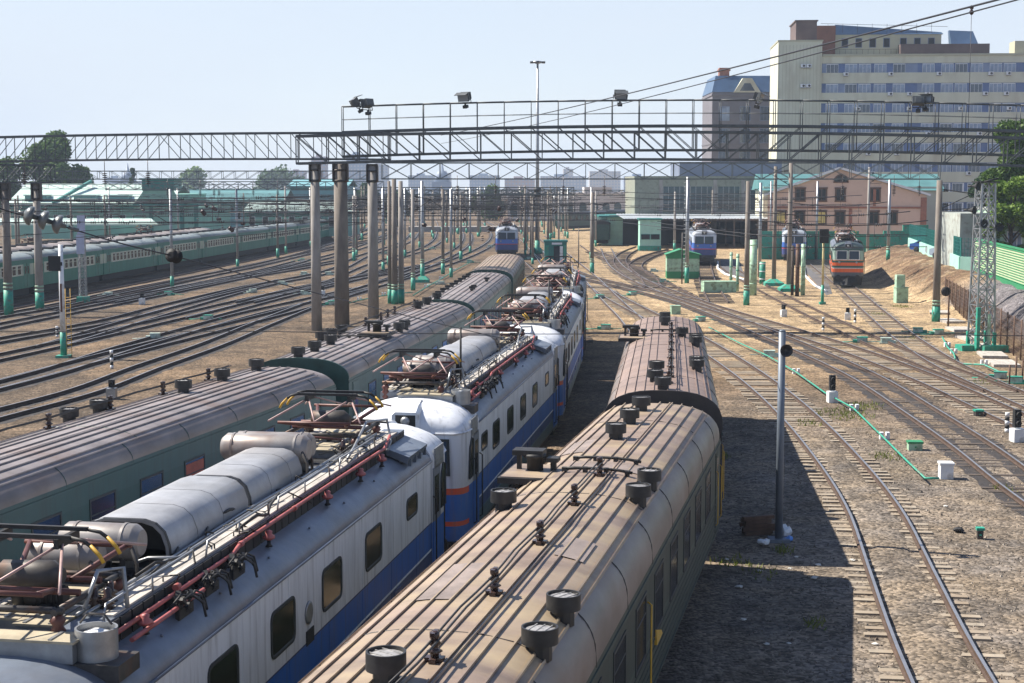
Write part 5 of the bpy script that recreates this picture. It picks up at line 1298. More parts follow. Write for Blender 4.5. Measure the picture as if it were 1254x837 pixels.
def lattice(b, w0, w1, h, n, leg=0.07, web=0.035):
    def c(i, k):
        t_ = i / n; w_ = (w0 + (w1 - w0) * t_) / 2; sx_, sy_ = ((-1, -1), (1, -1), (1, 1), (-1, 1))[k % 4]
        return Vector((sx_ * w_, sy_ * w_, h * t_))
    for i in range(n):
        for k in range(4):
            b.beam(c(i, k), c(i + 1, k), leg, leg)
            b.beam(c(i, k), c(i + 1, k + 1), web, web); b.beam(c(i, k + 1), c(i + 1, k), web, web)
            b.beam(c(i + 1, k), c(i + 1, k + 1), web, web)
p = G(102, 371)
t_ = thing('signal_mast', 'thin lattice mast with tall pale blue boards left of the tall columns', 'signal', (p.x, p.y, 0))
b = MB(); lattice(b, 0.55, 0.45, 6.9, 14, 0.05, 0.03); b.build('lattice', M['steel'], t_)
M['pale_blue'] = mat('pale_blue_board', (0.42, 0.46, 0.6), 0.5, 0, 0.15, 2)
b = MB(); z0, z1 = ZAT(102, 311, p.y).z, ZAT(102, 264, p.y).z
b.bx(-0.35, 0.3, -0.36, -0.28, z0, z0 + (z1 - z0) * 0.5); b.bx(-0.25, 0.4, -0.36, -0.28, z0 + (z1 - z0) * 0.52, z1); b.build('signal_board', M['pale_blue'], t_)
b = MB(); b.bx(-0.45, 0.45, -0.45, 0.45, 0, 0.5); b.build('painted_base', M['teal'], t_)

p = G(1201, 429)
t_ = thing('lattice_mast', 'tall four legged lattice mast with black horns beside the gravel embankment', 'mast', (p.x, p.y, 0), 0.15); hM = ZAT(1201, 224, p.y).z
b = MB(); lattice(b, 1.15, 0.8, hM, 11, 0.10, 0.05); b.build('lattice', M['steel'], t_)
for sx_, sy_ in ((-1, -1), (1, -1), (1, 1), (-1, 1)): part('leg_shoe', 'shoe', lambda b: b.bx(-0.09, 0.09, -0.09, 0.09, 0.0, 1.1), M['teal'], t_, (sx_ * 0.56, sy_ * 0.56, 0))
part('plinth', 'plin1', lambda b: b.bx(-0.75, 0.75, -0.28, 0.28, 0, 0.38), M['teal'], t_, (0.35, -1.05, 0)); part('plinth', 'plin2', lambda b: b.bx(-0.4, 0.4, -0.5, 0.5, 0, 0.34), M['teal'], t_, (-1.0, 0, 0))
part('cable_duct', 'duct1', lambda b: b.bx(-0.1, 0.1, -0.1, 0.1, 0.2, 2.6), M['teal'], t_, (-0.6, -0.8, 0)); part('cable_duct', 'duct2', lambda b: b.bx(-0.07, 0.07, -0.07, 0.07, 0.3, 2.2), M['teal_light'], t_, (0.07, -0.83, 0))
for x, y, z, rz in ((-0.75, -0.5, hM - 0.2, 0.6), (-0.9, -0.4, hM - 1.6, 0.7), (0.55, -0.75, hM - 2.6, 0.0), (-0.3, -0.5, hM - 2.4, 0.3)):
    part('horn', 'horn', lambda b: (b.lathe((0, 0, 0), [(0.05, 0.35), (0.1, 0.2), (0.2, 0.02), (0.27, -0.08), (0.2, -0.06), (0.03, 0.1)][::-1], 12, 0, 'Y'), b.tube([(0, 0.3, 0), (0, 0.6, 0)], 0.06, 6)), M['black'], t_, (x, y, z), rz)
b = MB(); b.bx(-0.6, 0.6, -0.6, 0.6, hM, hM + 0.08); b.tube([(-0.5, -0.55, hM), (0.45, -0.6, hM + 0.25)], 0.06, 6); b.build('top_platform', M['dark'], t_)

# ------------------------------------------------------------------ hanging insulators and wires
GI = 'insulator strings under the gantries'
def ins_string(b):
    b.tube([(0, 0, 0.7), (0, 0, -1.3)], 0.025, 4)
    for k in range(6): b.lathe((0, 0, -0.35 - k * 0.14), [(0.05, 0.05), (0.2, 0.0), (0.17, -0.03), (0.05, -0.03)], 9)
def hang(u, v, y, label):
    p = ZAT(u, v, y)
    if 'ins_str' not in CACHE:
        b = MB(); ins_string(b); o = b.build('insulator_string', M['porcelain']); CACHE['ins_str'] = o.data
    else:
        o = bpy.data.objects.new('insulator_string', CACHE['ins_str']); COL.objects.link(o)
    o.location = p; tag(o, label, 'insulator', GI)
for u in (30, 128, 181): hang(u, 207, 113, 'dark disc insulator string hanging under the long left gantry beam')
for u in (205, 245, 262, 268, 310, 340): hang(u, 228, 186, 'small insulator string hanging under the thin left gantry beam')
for u in (560, 607, 690, 740, 1032, 1095, 1126): hang(u, 224, 150, 'dark insulator string hanging under the cross braced gantry beam')

WG = 'overhead wires'
def wire(label, pts, r=0.02, sag=0.0, name='overhead_wire'):
    P = [Vector(p) for p in pts]; out = []
    for a, c_ in zip(P, P[1:]):
        n = 10 if sag else 1
        for k in range(n): 
            q = a.lerp(c_, k / n); s_ = k / n; q.z -= 4 * sag * s_ * (1 - s_); out.append(q)
    out.append(P[-1])
    b = MB(); b.tube(out, r, 4); o = b.build(name, M['wire']); tag(o, label, 'wire', WG); return o
wire('upper of the two long wires falling from the top right corner', [ZAT(1330, -28, 38) * 1.8 - ZAT(540, 166, 170) * 0.8, ZAT(1330, -28, 38), ZAT(540, 166, 170)], 0.03, 0.25)
wire('lower of the two long wires falling from the top right corner', [ZAT(1335, -24, 38.6) * 1.8 - ZAT(540, 176, 170) * 0.8, ZAT(1335, -24, 38.6), ZAT(540, 176, 170)], 0.022, 0.35)
p = ZAT(1190, 8, 47); o = wire('thin vertical wire hanging from the long wires at the top right', [p, p - Vector((0, 0, 4.4))], 0.008)
b = MB(); b.lathe((p.x, p.y, p.z - 0.25), [(0.03, 0), (0.07, 0.05), (0.07, 0.1), (0.03, 0.15), (0.07, 0.2), (0.03, 0.28)], 8); o = b.build('wire_clamp', M['porcelain']); tag(o, 'small clamp on the vertical wire near the top right corner', 'clamp')
A0, A1_, A2_, A3_ = ZAT(-40, 241, 21.7), ZAT(62, 272, 22), ZAT(210, 313, 24), ZAT(612, 414, 41)
wire('slanting wire carrying the big grey discs at the left edge', [A0, A1_, A2_, A3_], 0.010, 0.03)
wd = (A1_ - A0).normalized()
b = MB()
for k in range(3):
    c_ = A1_ + wd * (k * 0.2 - 0.28)
    pts = [c_ + wd * d_ for d_ in (-0.1, -0.085, -0.06, -0.03, 0.005, 0.025, 0.03, 0.1)]
    b.tube(pts, [0.03, 0.065, 0.105, 0.13, 0.14, 0.13, 0.04, 0.03], 20)
for k in range(2): b.tube([A1_ + wd * (-0.45 + 0.7 * k), A1_ + wd * (-0.3 + 0.7 * k)], 0.03, 6)
o = b.build('insulator_string', M['disc_grey']); tag(o, 'three big glossy grey insulator discs on the wire at the left edge', 'insulator')
wd = (A3_ - A2_).normalized(); b = MB()
for k in range(2): b.tube([A2_ + wd * (k * 0.16 - 0.03), A2_ + wd * (k * 0.16), A2_ + wd * (k * 0.16 + 0.03)], [0.05, 0.11, 0.05], 12)
o = b.build('insulator_string', M['black']); tag(o, 'two black discs on the slanting wire in front of the green train', 'insulator')
wire('level cross wire spanning the yard above the coaches', [(-24, 42.2, 5.9), (-7, 42.2, 5.75), (7.3, 42.2, 5.72), (27, 42.2, 5.6)], 0.011, 0.06)
# contact and carrier wires over the tracks beyond the gantry
WL = 'thin contact wire strung over the far tracks between gantries'
def contact(path, dx, zs, ya, yb):
    for z in zs:
        P = []
        y = ya
        while y <= yb:
            s_ = path.s_at_y(y); q, d = path.at(s_); P.append(Vector((q.x + dx, q.y, z))); y += 46
        wire(WL, P, 0.022, 0.28 if z > 7 else 0.0)
for pth in LT[:4] + [LT[5], EMU_PATH, EMU2_PATH, B_PATH, C_PATH]: contact(pth, 0, (6.2, 7.9), 104, 300)
for pth in (T2, T3): contact(pth, 0, (6.2, 7.9), 104, 160)
# cross spans between poles on both sides of the yard: three wires with droppers and insulators
def cross_span(label, x0, x1, y0, y1, z, seed, r=0.03):
    rr = random.Random(seed); b = MB(); L_ = x1 - x0; n = max(4, int(abs(L_) / 2.6))
    def pt(k, t_): return Vector((L_ * t_, (y1 - y0) * t_, (0.0, -1.1, -1.9)[k] - (1.0, 0.1, 0.05)[k] * 4 * t_ * (1 - t_) * 0.35))
    for k in range(3): b.tube([pt(k, q / 12) for q in range(13)], r * (1.2 if k == 0 else 0.9), 4)
    for q in range(1, n):
        t_ = (q + rr.uniform(-0.3, 0.3)) / n
        b.tube([pt(0, t_), pt(1, t_)], r * 0.6, 3)
        if rr.random() < 0.7: b.tube([pt(1, t_), pt(2, t_)], r * 0.6, 3)
        for k in (0, 1, 2):
            if rr.random() < 0.55:
                c_ = pt(k, t_ + 0.01)
                for w_ in range(3): b.lathe((c_.x + w_ * 0.17, c_.y, c_.z), [(0.03, -0.04), (0.14, 0), (0.03, 0.05)], 6, 0, 'X')
    o = b.build('cross_span', M['wire']); o.location = (x0, y0, z); tag(o, label, 'cross span', 'cross span wire webs'); return o
for k, (ya, z) in enumerate(((112, 9.0), (128, 8.6), (142, 8.2), (156, 8.6), (170, 8.3), (188, 8.0), (205, 8.5), (222, 7.9), (245, 8.4), (262, 8.0), (280, 7.6), (300, 8.2), (330, 8.2), (360, 8.0))):
    cross_span('dark web of cross span wires over the left and middle yard', -62, 4 if ya > 150 else -12, ya, ya + 2, z, 40 + k)
    if ya > 150: cross_span('dark web of cross span wires over the left and middle yard', -30, 12, ya + 9, ya + 8, z - 0.6, 70 + k)
for k, (ya, x0_, x1_, z) in enumerate(((136, 24, 33, 8.3), (128, 20, 33, 7.6), (150, 14, 30, 7.4), (186, 18, 42, 8.6), (112, 18, 30.2, 7.2), (160, 10, 34, 8.6), (205, 12, 40, 9.0))):
    cross_span('dark web of cross span wires before the depot and the pink house', x0_, x1_, ya, ya + 1, z, 90 + k)
for y_, x0_, x1_, zb, h in ((200, -18, 8, 8.6, 0.9), (248, -20, 9, 8.2, 0.9), (338, -24, 13, 7.9, 1.0), (392, -30, 16, 7.7, 1.0)):
    gantry('hazy lattice cross beam among the far poles in the middle of the yard', (x0_, y_, zb), (x1_, y_ + 2, zb), h, 0.8, 2.2, 'truss', group='far lattice cross beams in the middle', xbrace=True, chord=0.11, web=0.06)
for y_, x0_, x1_, zb, h in ((208, -66, -26, 9.3, 0.6),):
    gantry('thin lattice cross beam in front of the pale mint hall roof', (x0_, y_, zb), (x1_, y_ + 2, zb), h, 0.8, 2.0, 'truss', chord=0.07, web=0.035)
# small insulators strung on the far cross spans
GS = 'small insulators on the far span wires'
for k in range(90):
    ya, z = R.choice(((112, 8.2), (140, 6.6), (156, 8.0), (222, 6.8), (128, 8.1), (170, 7.6), (205, 7.9), (245, 7.9), (186, 7.2), (300, 7.7)))
    x = R.uniform(-58, 3)
    if 'ins_small' not in CACHE:
        b = MB()
        for q in range(3): b.lathe((q * 0.2 - 0.2, 0, 0), [(0.03, -0.05), (0.17, 0), (0.03, 0.06)], 7, 0, 'X')
        o = b.build('span_insulator', M['porcelain']); CACHE['ins_small'] = o.data
    else:
        o = bpy.data.objects.new('span_insulator', CACHE['ins_small']); COL.objects.link(o)
    o.location = (x, ya, z - R.choice((0.25, 0.4, 1.6))); o.rotation_euler = (0, R.choice((0.0, 0.5, 1.57)), R.uniform(0, 3))
    tag(o, 'small dark insulator strung on the wires over the far yard', 'insulator', GS)
# ------------------------------------------------------------------ buildings
M['cream'] = mat('cream_panel_wall', (0.55, 0.545, 0.43), 0.8, 0, 0.10, 0.25, 0.0, 5, (1, 1, 0.3), spot=(0.38, 0.34, 0.25), spot_at=0.64, spot_w=0.1, spot_scale=0.3)
M['cream_rib'] = mat('cream_rib', (0.40, 0.385, 0.28), 0.8, 0, 0.08, 0.4)
M['band_blue'] = mat('blue_spandrel_panel', (0.075, 0.125, 0.27), 0.45, 0, 0.3, 0.35)
M['band_blue2'] = mat('grey_blue_spandrel_panel', (0.16, 0.21, 0.33), 0.45, 0, 0.2, 0.35)
M['frame_white'] = mat('white_window_frame', (0.66, 0.68, 0.70), 0.5, 0, 0.08, 1)
M['glass_pale'] = mat('pale_curtained_glass', (0.19, 0.25, 0.36), 0.12, 0, 0.5, 0.5)
M['mauve'] = mat('mauve_brown_wall', (0.15, 0.145, 0.165), 0.85, 0, 0.12, 0.3)
M['brown_dk'] = mat('dark_brown_roof_block', (0.115, 0.08, 0.075), 0.85, 0, 0.2, 0.4)
M['redbrown'] = mat('red_brown_roof_block', (0.20, 0.085, 0.055), 0.85, 0, 0.2, 0.4)
M['blue_roof'] = mat('blue_metal_roof', (0.085, 0.145, 0.24), 0.4, 0.3, 0.2, 0.3)
M['slate_blue'] = mat('slate_blue_cladding', (0.16, 0.19, 0.27), 0.5, 0.1, 0.15, 0.4)
M['depot'] = mat('grey_green_depot_wall', (0.235, 0.25, 0.20), 0.85, 0, 0.15, 0.4, spot=(0.17, 0.17, 0.14), spot_at=0.6)
M['depot_glass'] = mat('dusty_depot_glass', (0.045, 0.075, 0.085), 0.25, 0, 0.5, 0.6)
M['pink'] = mat('pink_plaster', (0.62, 0.45, 0.36), 0.85, 0, 0.1, 0.5, spot=(0.52, 0.36, 0.28), spot_at=0.63, spot_w=0.1, spot_scale=0.5)
M['brick'] = mat('red_brick_quoins', (0.30, 0.125, 0.08), 0.85, 0, 0.25, 3)
M['brown_frame'] = mat('brown_window_frame', (0.10, 0.05, 0.028), 0.6, 0, 0.15, 2)
M['sheet'] = mat('corrugated_grey_sheet', (0.33, 0.36, 0.38), 0.5, 0.3, 0.3, 1.0)
M['hall_roof'] = mat('pale_green_hall_roof', (0.46, 0.58, 0.52), 0.5, 0.1, 0.12, 0.3)
M['hall_wall'] = mat('mint_hall_wall', (0.20, 0.40, 0.33), 0.8, 0, 0.12, 0.4)
M['teal_roof'] = mat('teal_roof_sheet', (0.10, 0.24, 0.24), 0.5, 0.1, 0.2, 0.5)
M['teal_dark'] = mat('dark_teal_trim', (0.015, 0.16, 0.14), 0.5, 0, 0.2, 0.5)
M['blue_green'] = mat('blue_green_wall', (0.13, 0.30, 0.33), 0.7, 0, 0.12, 0.4)
M['opening'] = mat('dark_interior', (0.012, 0.014, 0.018), 0.9, 0, 0.3, 0.5)
M['asphalt'] = mat('worn_asphalt', (0.10, 0.095, 0.095), 0.9, 0, 0.15, 0.7)

# the tall cream office block: local x along its front, y back, z up
p = ZAT(950, 228, 280)
t_ = thing('office_building', 'tall cream office block with blue window bands behind the pink house', 'building', (p.x, 280, 0), -0.075)
HM, HT = 32.6, 35.2
b = MB(); b.bx(0, 7.7, -0.6, 15, 0, HT, 0); b.bx(7.7, 78, 0, 15, 0, HM, 0)
for i in range(9):                      # bands of wall between window rows stand proud
    zz = 29.6 - 3.5 * i
    b.bx(7.72, 78, -0.16, -0.002, zz + 1.75, min(zz + 3.6, HM), 0)
for k in range(13): b.bx(0.6 * k + 0.2, 0.6 * k + 0.26, -0.63, -0.602, 1, HT - 0.6, 1)
b.bx(-0.1, 7.85, -0.75, 15.1, HT, HT + 0.25, 1); b.bx(7.85, 78, -0.35, 15.1, HM, HM + 0.35, 1)
b.build('wall', [M['cream'], M['cream_rib']], t_)
def office_win(pale):
    def fn(b):
        b.bx(-1.05, 1.05, -0.06, 0.0, 0.0, 1.7, 0)
        for x0, x1 in ((-1.0, -0.37), (-0.32, 0.32), (0.37, 1.0)): b.poly([(x0, -0.064, 0.12), (x1, -0.064, 0.12), (x1, -0.064, 1.58), (x0, -0.064, 1.58)], 1)
    return fn
b2 = MB(); nwin = 0
for i in range(9):
    zz = 29.6 - 3.5 * i - 0.05
    bb = MB()
    for j in range(26):
        xx = 8.0 + j * 2.8
        bb.bx(xx - 0.28, xx + 2.52, -0.05, -0.004, zz - 0.1, zz + 1.8, (j * 7 + i * 3) % 5 == 0)
    bb.build('spandrel_band', [M['band_blue'], M['band_blue2']], t_)
    for j in range(18):
        xx = 9.0 + j * 2.8 + (0.5 if j % 3 == 1 else 0.1 if j % 3 == 2 else 0)
        if j % 7 == 5: continue
        pale = (i * 5 + j * 3) % 4
        if i < 6: part('window', ('ow', pale), office_win(pale), [M['frame_white'], M['glass_pale'] if pale else M['glass_blue']], t_, (xx + 0.6, -0.05, zz)); nwin += 1
        else:
            b2.bx(xx - 0.45, xx + 1.65, -0.11, -0.05, zz, zz + 1.7, 0)
            for x0 in (0.1, 0.68, 1.26): b2.poly([(xx - 0.45 + x0, -0.114, zz + 0.12), (xx + x0 + 0.1, -0.114, zz + 0.12), (xx + x0 + 0.1, -0.114, zz + 1.58), (xx - 0.45 + x0, -0.114, zz + 1.58)], 1)
o = b2.build('window', [M['frame_white'], M['glass_blue']], t_); o['kind'] = 'stuff'
def ac_unit(b):
    b.bx(-0.42, 0.42, -0.45, -0.12, -0.3, 0.3, 0); b.lathe((0.1, -0.46, 0), [(0.22, 0), (0.22, -0.02), (0.05, -0.03)], 10, 1, 'Y'); b.bx(-0.4, 0.4, -0.4, -0.1, -0.38, -0.3, 1)
for i, js in ((0, (1.2, 4, 7, 10.2, 11.3, 12.8, 14.6)), (1, (4, 5.2, 6.3, 9.9, 11.2, 12.5, 14.5)), (2, (2.0, 5.2, 8.4, 11.4, 14.4)), (3, (1.8, 6.4, 9.6)), (4, (2.7, 4.5, 8.4, 10.3)), (5, (3, 9))):
    for j in js: part('air_conditioner', 'ac', ac_unit, [M['frame_white'], M['iron']], t_, (8.6 + j * 2.8, -0.12, 29.6 - 3.5 * i - 0.15 + (0.9 if i == 2 else 0)))
for z in (HT - 4.3, HT - 7.8):
    part('air_conditioner', 'ac', ac_unit, [M['frame_white'], M['iron']], t_, (4.4, -0.62, z)); part('air_conditioner', 'ac', ac_unit, [M['frame_white'], M['iron']], t_, (5.4, -0.62, z))
b = MB(); b.bx(3.3, 7.0, 2, 12, HT, 39.0, 0); b.bx(7.0, 10.3, 2, 12, HM, 38.2, 1); b.bx(3.1, 7.2, 1.8, 12.2, 39.0, 39.2, 0); b.build('roof_block', [M['brown_dk'], M['redbrown']], t_)
b = MB(); b.bx(21.5, 37.0, 0.3, 6, HM + 0.2, 34.7, 0); b.build('roof_parapet', M['brown_dk'], t_)
b = MB(); b.bx(7.6, 29, 2.5, 12, HM, 36.6); b.build('penthouse', M['cream_rib'], t_)
for k in range(8): part('penthouse_window', 'phw', lambda b: (b.bx(-0.6, 0.6, -0.05, 0, 0, 1.7, 0), b.poly([(-0.5, -0.055, 0.1), (0.5, -0.055, 0.1), (0.5, -0.055, 1.6), (-0.5, -0.055, 1.6)], 1)), [M['slate_blue'], M['opening']], t_, (9.6 + k * 2.45 + (k > 4) * 0.5, 2.5, 34.3))
b = MB(); b.hexa([(10.3, 2.3, 36.6), (29.3, 2.3, 36.6), (29.3, 12, 36.6), (10.3, 12, 36.6), (10.3, 2.6, 38.4), (29.0, 2.6, 36.95), (29.0, 12, 36.95), (10.3, 12, 38.4)])
b.hexa([(31.0, 1.5, HM), (36.2, 1.5, HM), (36.2, 5, HM), (31.0, 5, HM), (30.6, 4, 37.4), (34.8, 4, 37.2), (34.8, 5, 37.2), (30.6, 5, 37.4)]); b.build('blue_roof', M['blue_roof'], t_)
b = MB(); b.bx(41.5, 44.6, 1, 5, HM, 35.2); b.bx(44.6, 60, 2, 8, HM, 34.4); b.build('roof_hut', M['cream_rib'], t_)
b = MB()
for k in range(22): b.beam((10 + k, 1.2, HM + 0.3), (10 + k, 1.2, HM + 1.3), 0.05)
b.beam((10, 1.2, HM + 1.3), (31, 1.2, HM + 1.3), 0.05); b.beam((7.7, 2.4, 38.6), (30, 2.4, 37.9), 0.06)
for k in range(8): b.beam((9 + k * 2.6, 2.4, 36.8), (9 + k * 2.6, 2.4, 38.5), 0.05)
b.beam((45.8, 3, HM), (45.8, 3, 39), 0.07); b.beam((45.0, 3, 38.3), (46.6, 3, 38.3), 0.05); b.beam((45.0, 3, 37.4), (46.6, 3, 37.4), 0.05); b.beam((50, 3, HM), (50, 3, 41), 0.07); b.beam((49.2, 3, 40), (50.8, 3, 40), 0.05)
b.build('roof_railing', M['iron'], t_)

# brown building with a blue roof
p = ZAT(871, 228, 312)
t_ = thing('brown_building', 'mauve brown building with blue mansard roof left of the cream block', 'building', (p.x, 312, 0))
b = MB(); b.bx(0, 14.5, 0, 16, 0, 28.3); b.bx(-0.15, 14.5, -0.15, 16, 27.6, 28.0); b.bx(-0.1, 14.5, -0.1, 16, 18.0, 18.2); b.build('wall', M['mauve'], t_)
b = MB(); b.hexa([(-0.1, -0.1, 28.3), (14.4, -0.1, 28.3), (14.4, 16, 28.3), (-0.1, 16, 28.3), (0.8, 1.6, 31.6), (14.4, 1.6, 31.6), (14.4, 15, 31.6), (0.8, 15, 31.6)]); b.build('mansard_roof', M['blue_roof'], t_)
b = MB(); b.bx(1.6, 3.6, 2, 4, 28.3, 33.2); b.bx(1.4, 3.8, 1.8, 4.2, 32.6, 32.9); b.build('chimney', M['brick'], t_)
b = MB(); b.hexa([(4.2, -0.3, 28.2), (9.6, -0.3, 28.2), (9.6, 1.6, 28.2), (4.2, 1.6, 28.2), (6.0, -0.3, 31.0), (7.8, -0.3, 31.0), (7.8, 1.6, 31.0), (6.0, 1.6, 31.0)]); b.poly([(5.4, -0.32, 28.5), (8.4, -0.32, 28.5), (7.5, -0.32, 30.0), (6.3, -0.32, 30.0)], 1); b.build('dormer', [M['cream'], M['glass_blue']], t_)
def bw(b):
    b.bx(-1.1, 1.1, -0.06, 0, 0, 2.9, 0)
    for x0, x1 in ((-1.0, -0.35), (-0.3, 0.3), (0.35, 1.0)): b.poly([(x0, -0.065, 0.1), (x1, -0.065, 0.1), (x1, -0.065, 2.8), (x0, -0.065, 2.8)], 1)
for x in (2.4, 6.6, 10.6):
    for k in range(5): part('window', ('brw', x == 2.4 and k < 1), bw, [M['slate_blue'], M['glass_pale'] if x == 2.4 and k < 1 else M['glass_blue']], t_, (x, 0, 22.6 - 4.4 * k))

# depot
p = ZAT(777.5, 228, 262)
t_ = thing('depot_hall', 'grey green depot hall with tall dusty windows and an open sheet canopy', 'depot', (p.x, 262, 0))
b = MB(); b.bx(0, 25.5, 0, 22, 0, 11.2, 0); b.bx(-0.1, 25.6, -0.12, 22.1, 10.9, 11.35, 0); b.bx(0, 25.5, -0.06, -0.003, 5.0, 5.35, 0)
for x in (4.4, 8.9, 13.5, 18.2, 22.6): b.bx(x - 0.3, x + 0.3, -0.1, -0.003, 0.2, 10.88, 1)
b.build('wall', [M['depot'], M['concrete']], t_)
b = MB(); b.bx(8, 25.5, 5, 20, 11.35, 13.8); b.build('roof_lantern', M['slate_blue'], t_)
def depw(b):
    b.poly([(-1.85, -0.02, 0), (1.85, -0.02, 0), (1.85, -0.02, 3.9), (-1.85, -0.02, 3.9)], 0)
    for x in (-1.85, -0.95, 0, 0.95, 1.8): b.bx(x - 0.04, x + 0.04, -0.06, -0.021, 0, 3.9, 1)
    for z in (1.3, 2.6): b.bx(-1.85, 1.85, -0.05, -0.021, z - 0.03, z + 0.03, 1)
for x in (6.6, 11.2, 15.8, 20.4): part('window', 'depw', depw, [M['depot_glass'], M['steel']], t_, (x, -0.003, 5.7))
b = MB(); b.bx(0.3, 21.0, -0.07, -0.005, 0.05, 4.6); b.build('dark_opening', M['opening'], t_)
b = MB()
n_ = 46
for i in range(n_):
    x0 = -3.2 + i * 0.5; b.hexa([(x0, -20, 4.55), (x0 + 0.25, -20, 4.6), (x0 + 0.25, -0.2, 5.0), (x0, -0.2, 4.95), (x0, -20, 4.62), (x0 + 0.25, -20, 4.68), (x0 + 0.25, -0.2, 5.08), (x0, -0.2, 5.02)]); b.hexa([(x0 + 0.25, -20, 4.6), (x0 + 0.5, -20, 4.55), (x0 + 0.5, -0.2, 4.95), (x0 + 0.25, -0.2, 5.0), (x0 + 0.25, -20, 4.67), (x0 + 0.5, -20, 4.62), (x0 + 0.5, -0.2, 5.02), (x0 + 0.25, -0.2, 5.07)])
b.build('canopy_roof', M['sheet'], t_)
b = MB()
for x in (1.5, 8, 14, 19.6):
    for y in (-19.5, -10): b.bx(x - 0.12, x + 0.12, y - 0.12, y + 0.12, 0, 4.6)
b.bx(-3.2, 19.8, -20.05, -19.9, 4.35, 4.56); b.bx(17.8, 19.7, -18, -0.3, 0.0, 4.5); b.build('canopy_frame', M['iron'], t_)

# mint shed left of the depot and its control booth
p = ZAT(737, 228, 256)
t_ = thing('mint_shed', 'long low mint shed with flat dark roof left of the depot', 'shed', (p.x, 256, 0))
b = MB(); b.bx(0, 5.4, 0, 14, 0, 4.6, 0); b.build('wall', M['mint'], t_)
b = MB(); b.bx(-0.5, 12.2, -0.8, 14, 4.6, 4.85, 0); b.build('roof', M['teal_dark'], t_)
b = MB(); b.bx(-2.0 + 5.5, 11.0, -0.1, 14, 0, 4.55); b.build('dark_bay', M['opening'], t_)
b = MB(); b.bx(6, 10, 14, 18, 4.5, 5.9); b.build('skylight', M['teal_roof'], t_)
p = G(783.5, 307.5)
t_ = thing('control_booth', 'mint control booth with a dark window strip in front of the depot', 'booth', (p.x, p.y, 0))
b = MB(); b.bx(0, 3.15, 0, 3.2, 0.75, 4.65, 0); b.build('wall', M['mint'], t_)
b = MB(); b.bx(-0.08, 3.23, -0.08, 3.28, 0, 0.75, 0); b.build('base', M['teal'], t_)
b = MB(); b.bx(-0.2, 3.35, -0.25, 3.4, 4.65, 4.85); b.build('roof', M['teal_dark'], t_)
for x in (0.85, 2.3): part('window', 'cbw', lambda b: (b.bx(-0.68, 0.68, -0.05, 0.0, 1.7, 2.5, 0), b.poly([(-0.62, -0.055, 1.76), (0.62, -0.055, 1.76), (0.62, -0.055, 2.44), (-0.62, -0.055, 2.44)], 1)), [M['teal_dark'], M['glass']], t_, (x, -0.01, 0))

# pink house
p = ZAT(945, 228, 225)
t_ = thing('pink_house', 'pink gabled brick house with brown framed windows', 'house', (p.x, 228, 0), -0.17)
W_, APX, EV = 22.5, 12.1, 8.35
b = MB()
b.poly([(0, 0, 0), (W_, 0, 0), (W_, 0, EV), (10.2, 0, APX), (0, 0, EV)], 0); b.bx(0, W_, 0.01, 20, 0, EV, 0)
for z in (2.35, 6.45): b.bx(-0.05, W_ + 0.05, -0.14, -0.004, z, z + 0.28, 1)
b.bx(W_ - 0.8, W_ + 0.06, -0.09, -0.005, 0, EV - 0.3, 1); b.bx(10.2 + 1.4, 10.2 + 1.9, -0.07, -0.005, 2.7, 6.4, 1); b.bx(15.0, 15.4, -0.07, -0.005, 6.8, 9.2, 1)
b.build('wall', [M['pink'], M['brick']], t_)
b = MB()
for (xa, za), (xb, zb) in (((-0.5, EV - 0.05), (10.2, APX + 0.1)), ((W_ + 0.5, EV - 0.05), (10.2, APX + 0.1))):
    b.hexa([(xa, -0.5, za), (xb, -0.5, zb), (xb, 20, zb), (xa, 20, za), (xa, -0.5, za + 0.22), (xb, -0.5, zb + 0.22), (xb, 20, zb + 0.22), (xa, 20, za + 0.22)])
b.build('roof', M['teal_roof'], t_)
b = MB()
for xa in (-0.55, W_ + 0.55): b.beam((xa, -0.53, EV + 0.05), (10.2, -0.53, APX + 0.2), 0.1, 0.32)
b.build('verge_trim', M['frame_white'], t_)
def pinkw(lit):
    def fn(b):
        b.bx(-0.82, 0.82, -0.12, -0.003, -0.16, 0.0, 0); b.bx(-0.85, 0.85, -0.14, -0.003, 1.75, 1.95, 0)
        b.bx(-0.78, -0.6, -0.1, -0.003, 0, 1.75, 0); b.bx(0.6, 0.78, -0.1, -0.003, 0, 1.75, 0)
        b.bx(-0.62, 0.62, -0.06, -0.003, 0, 1.75, 2)
        for x0, x1 in ((-0.55, -0.04), (0.04, 0.55)): b.poly([(x0, -0.065, 0.08), (x1, -0.065, 0.08), (x1, -0.065, 1.66), (x0, -0.065, 1.66)], 1)
    return fn
M['curtain'] = mat('yellowish_curtain', (0.55, 0.45, 0.15), 0.6, 0, 0.2, 2)
for z, us in ((7.55, (984, 1010, 1032.5, 1074)), (4.25, (961, 984, 1010, 1032.5, 1073, 1095)), (0.4, (961, 984, 1033, 1073, 1095))):
    for u in us:
        lit = z == 4.25 and u in (961, 1010)
        x = (u - 945) * 225 / F
        part('window', ('pw', lit), pinkw(lit), [M['brown_frame'], M['curtain'] if lit else M['glass'], M['brown_frame']], t_, (x, 0, z))
b = MB(); pts = [(10.4 + 1.0 * cos(a_), -0.05, 10.3 + 1.0 * sin(a_)) for a_ in [k * pi / 12 for k in range(13)]]; b.poly([(q[0], -0.05, q[2]) for q in pts][::-1], 1)
b.tube([(q[0], -0.06, q[2]) for q in pts], 0.09, 5, 0); b.bx(9.3, 11.5, -0.12, -0.003, 10.15, 10.3, 0); b.bx(10.36, 10.44, -0.08, -0.052, 10.3, 11.3, 0); b.build('attic_window', [M['brown_frame'], M['glass']], t_)
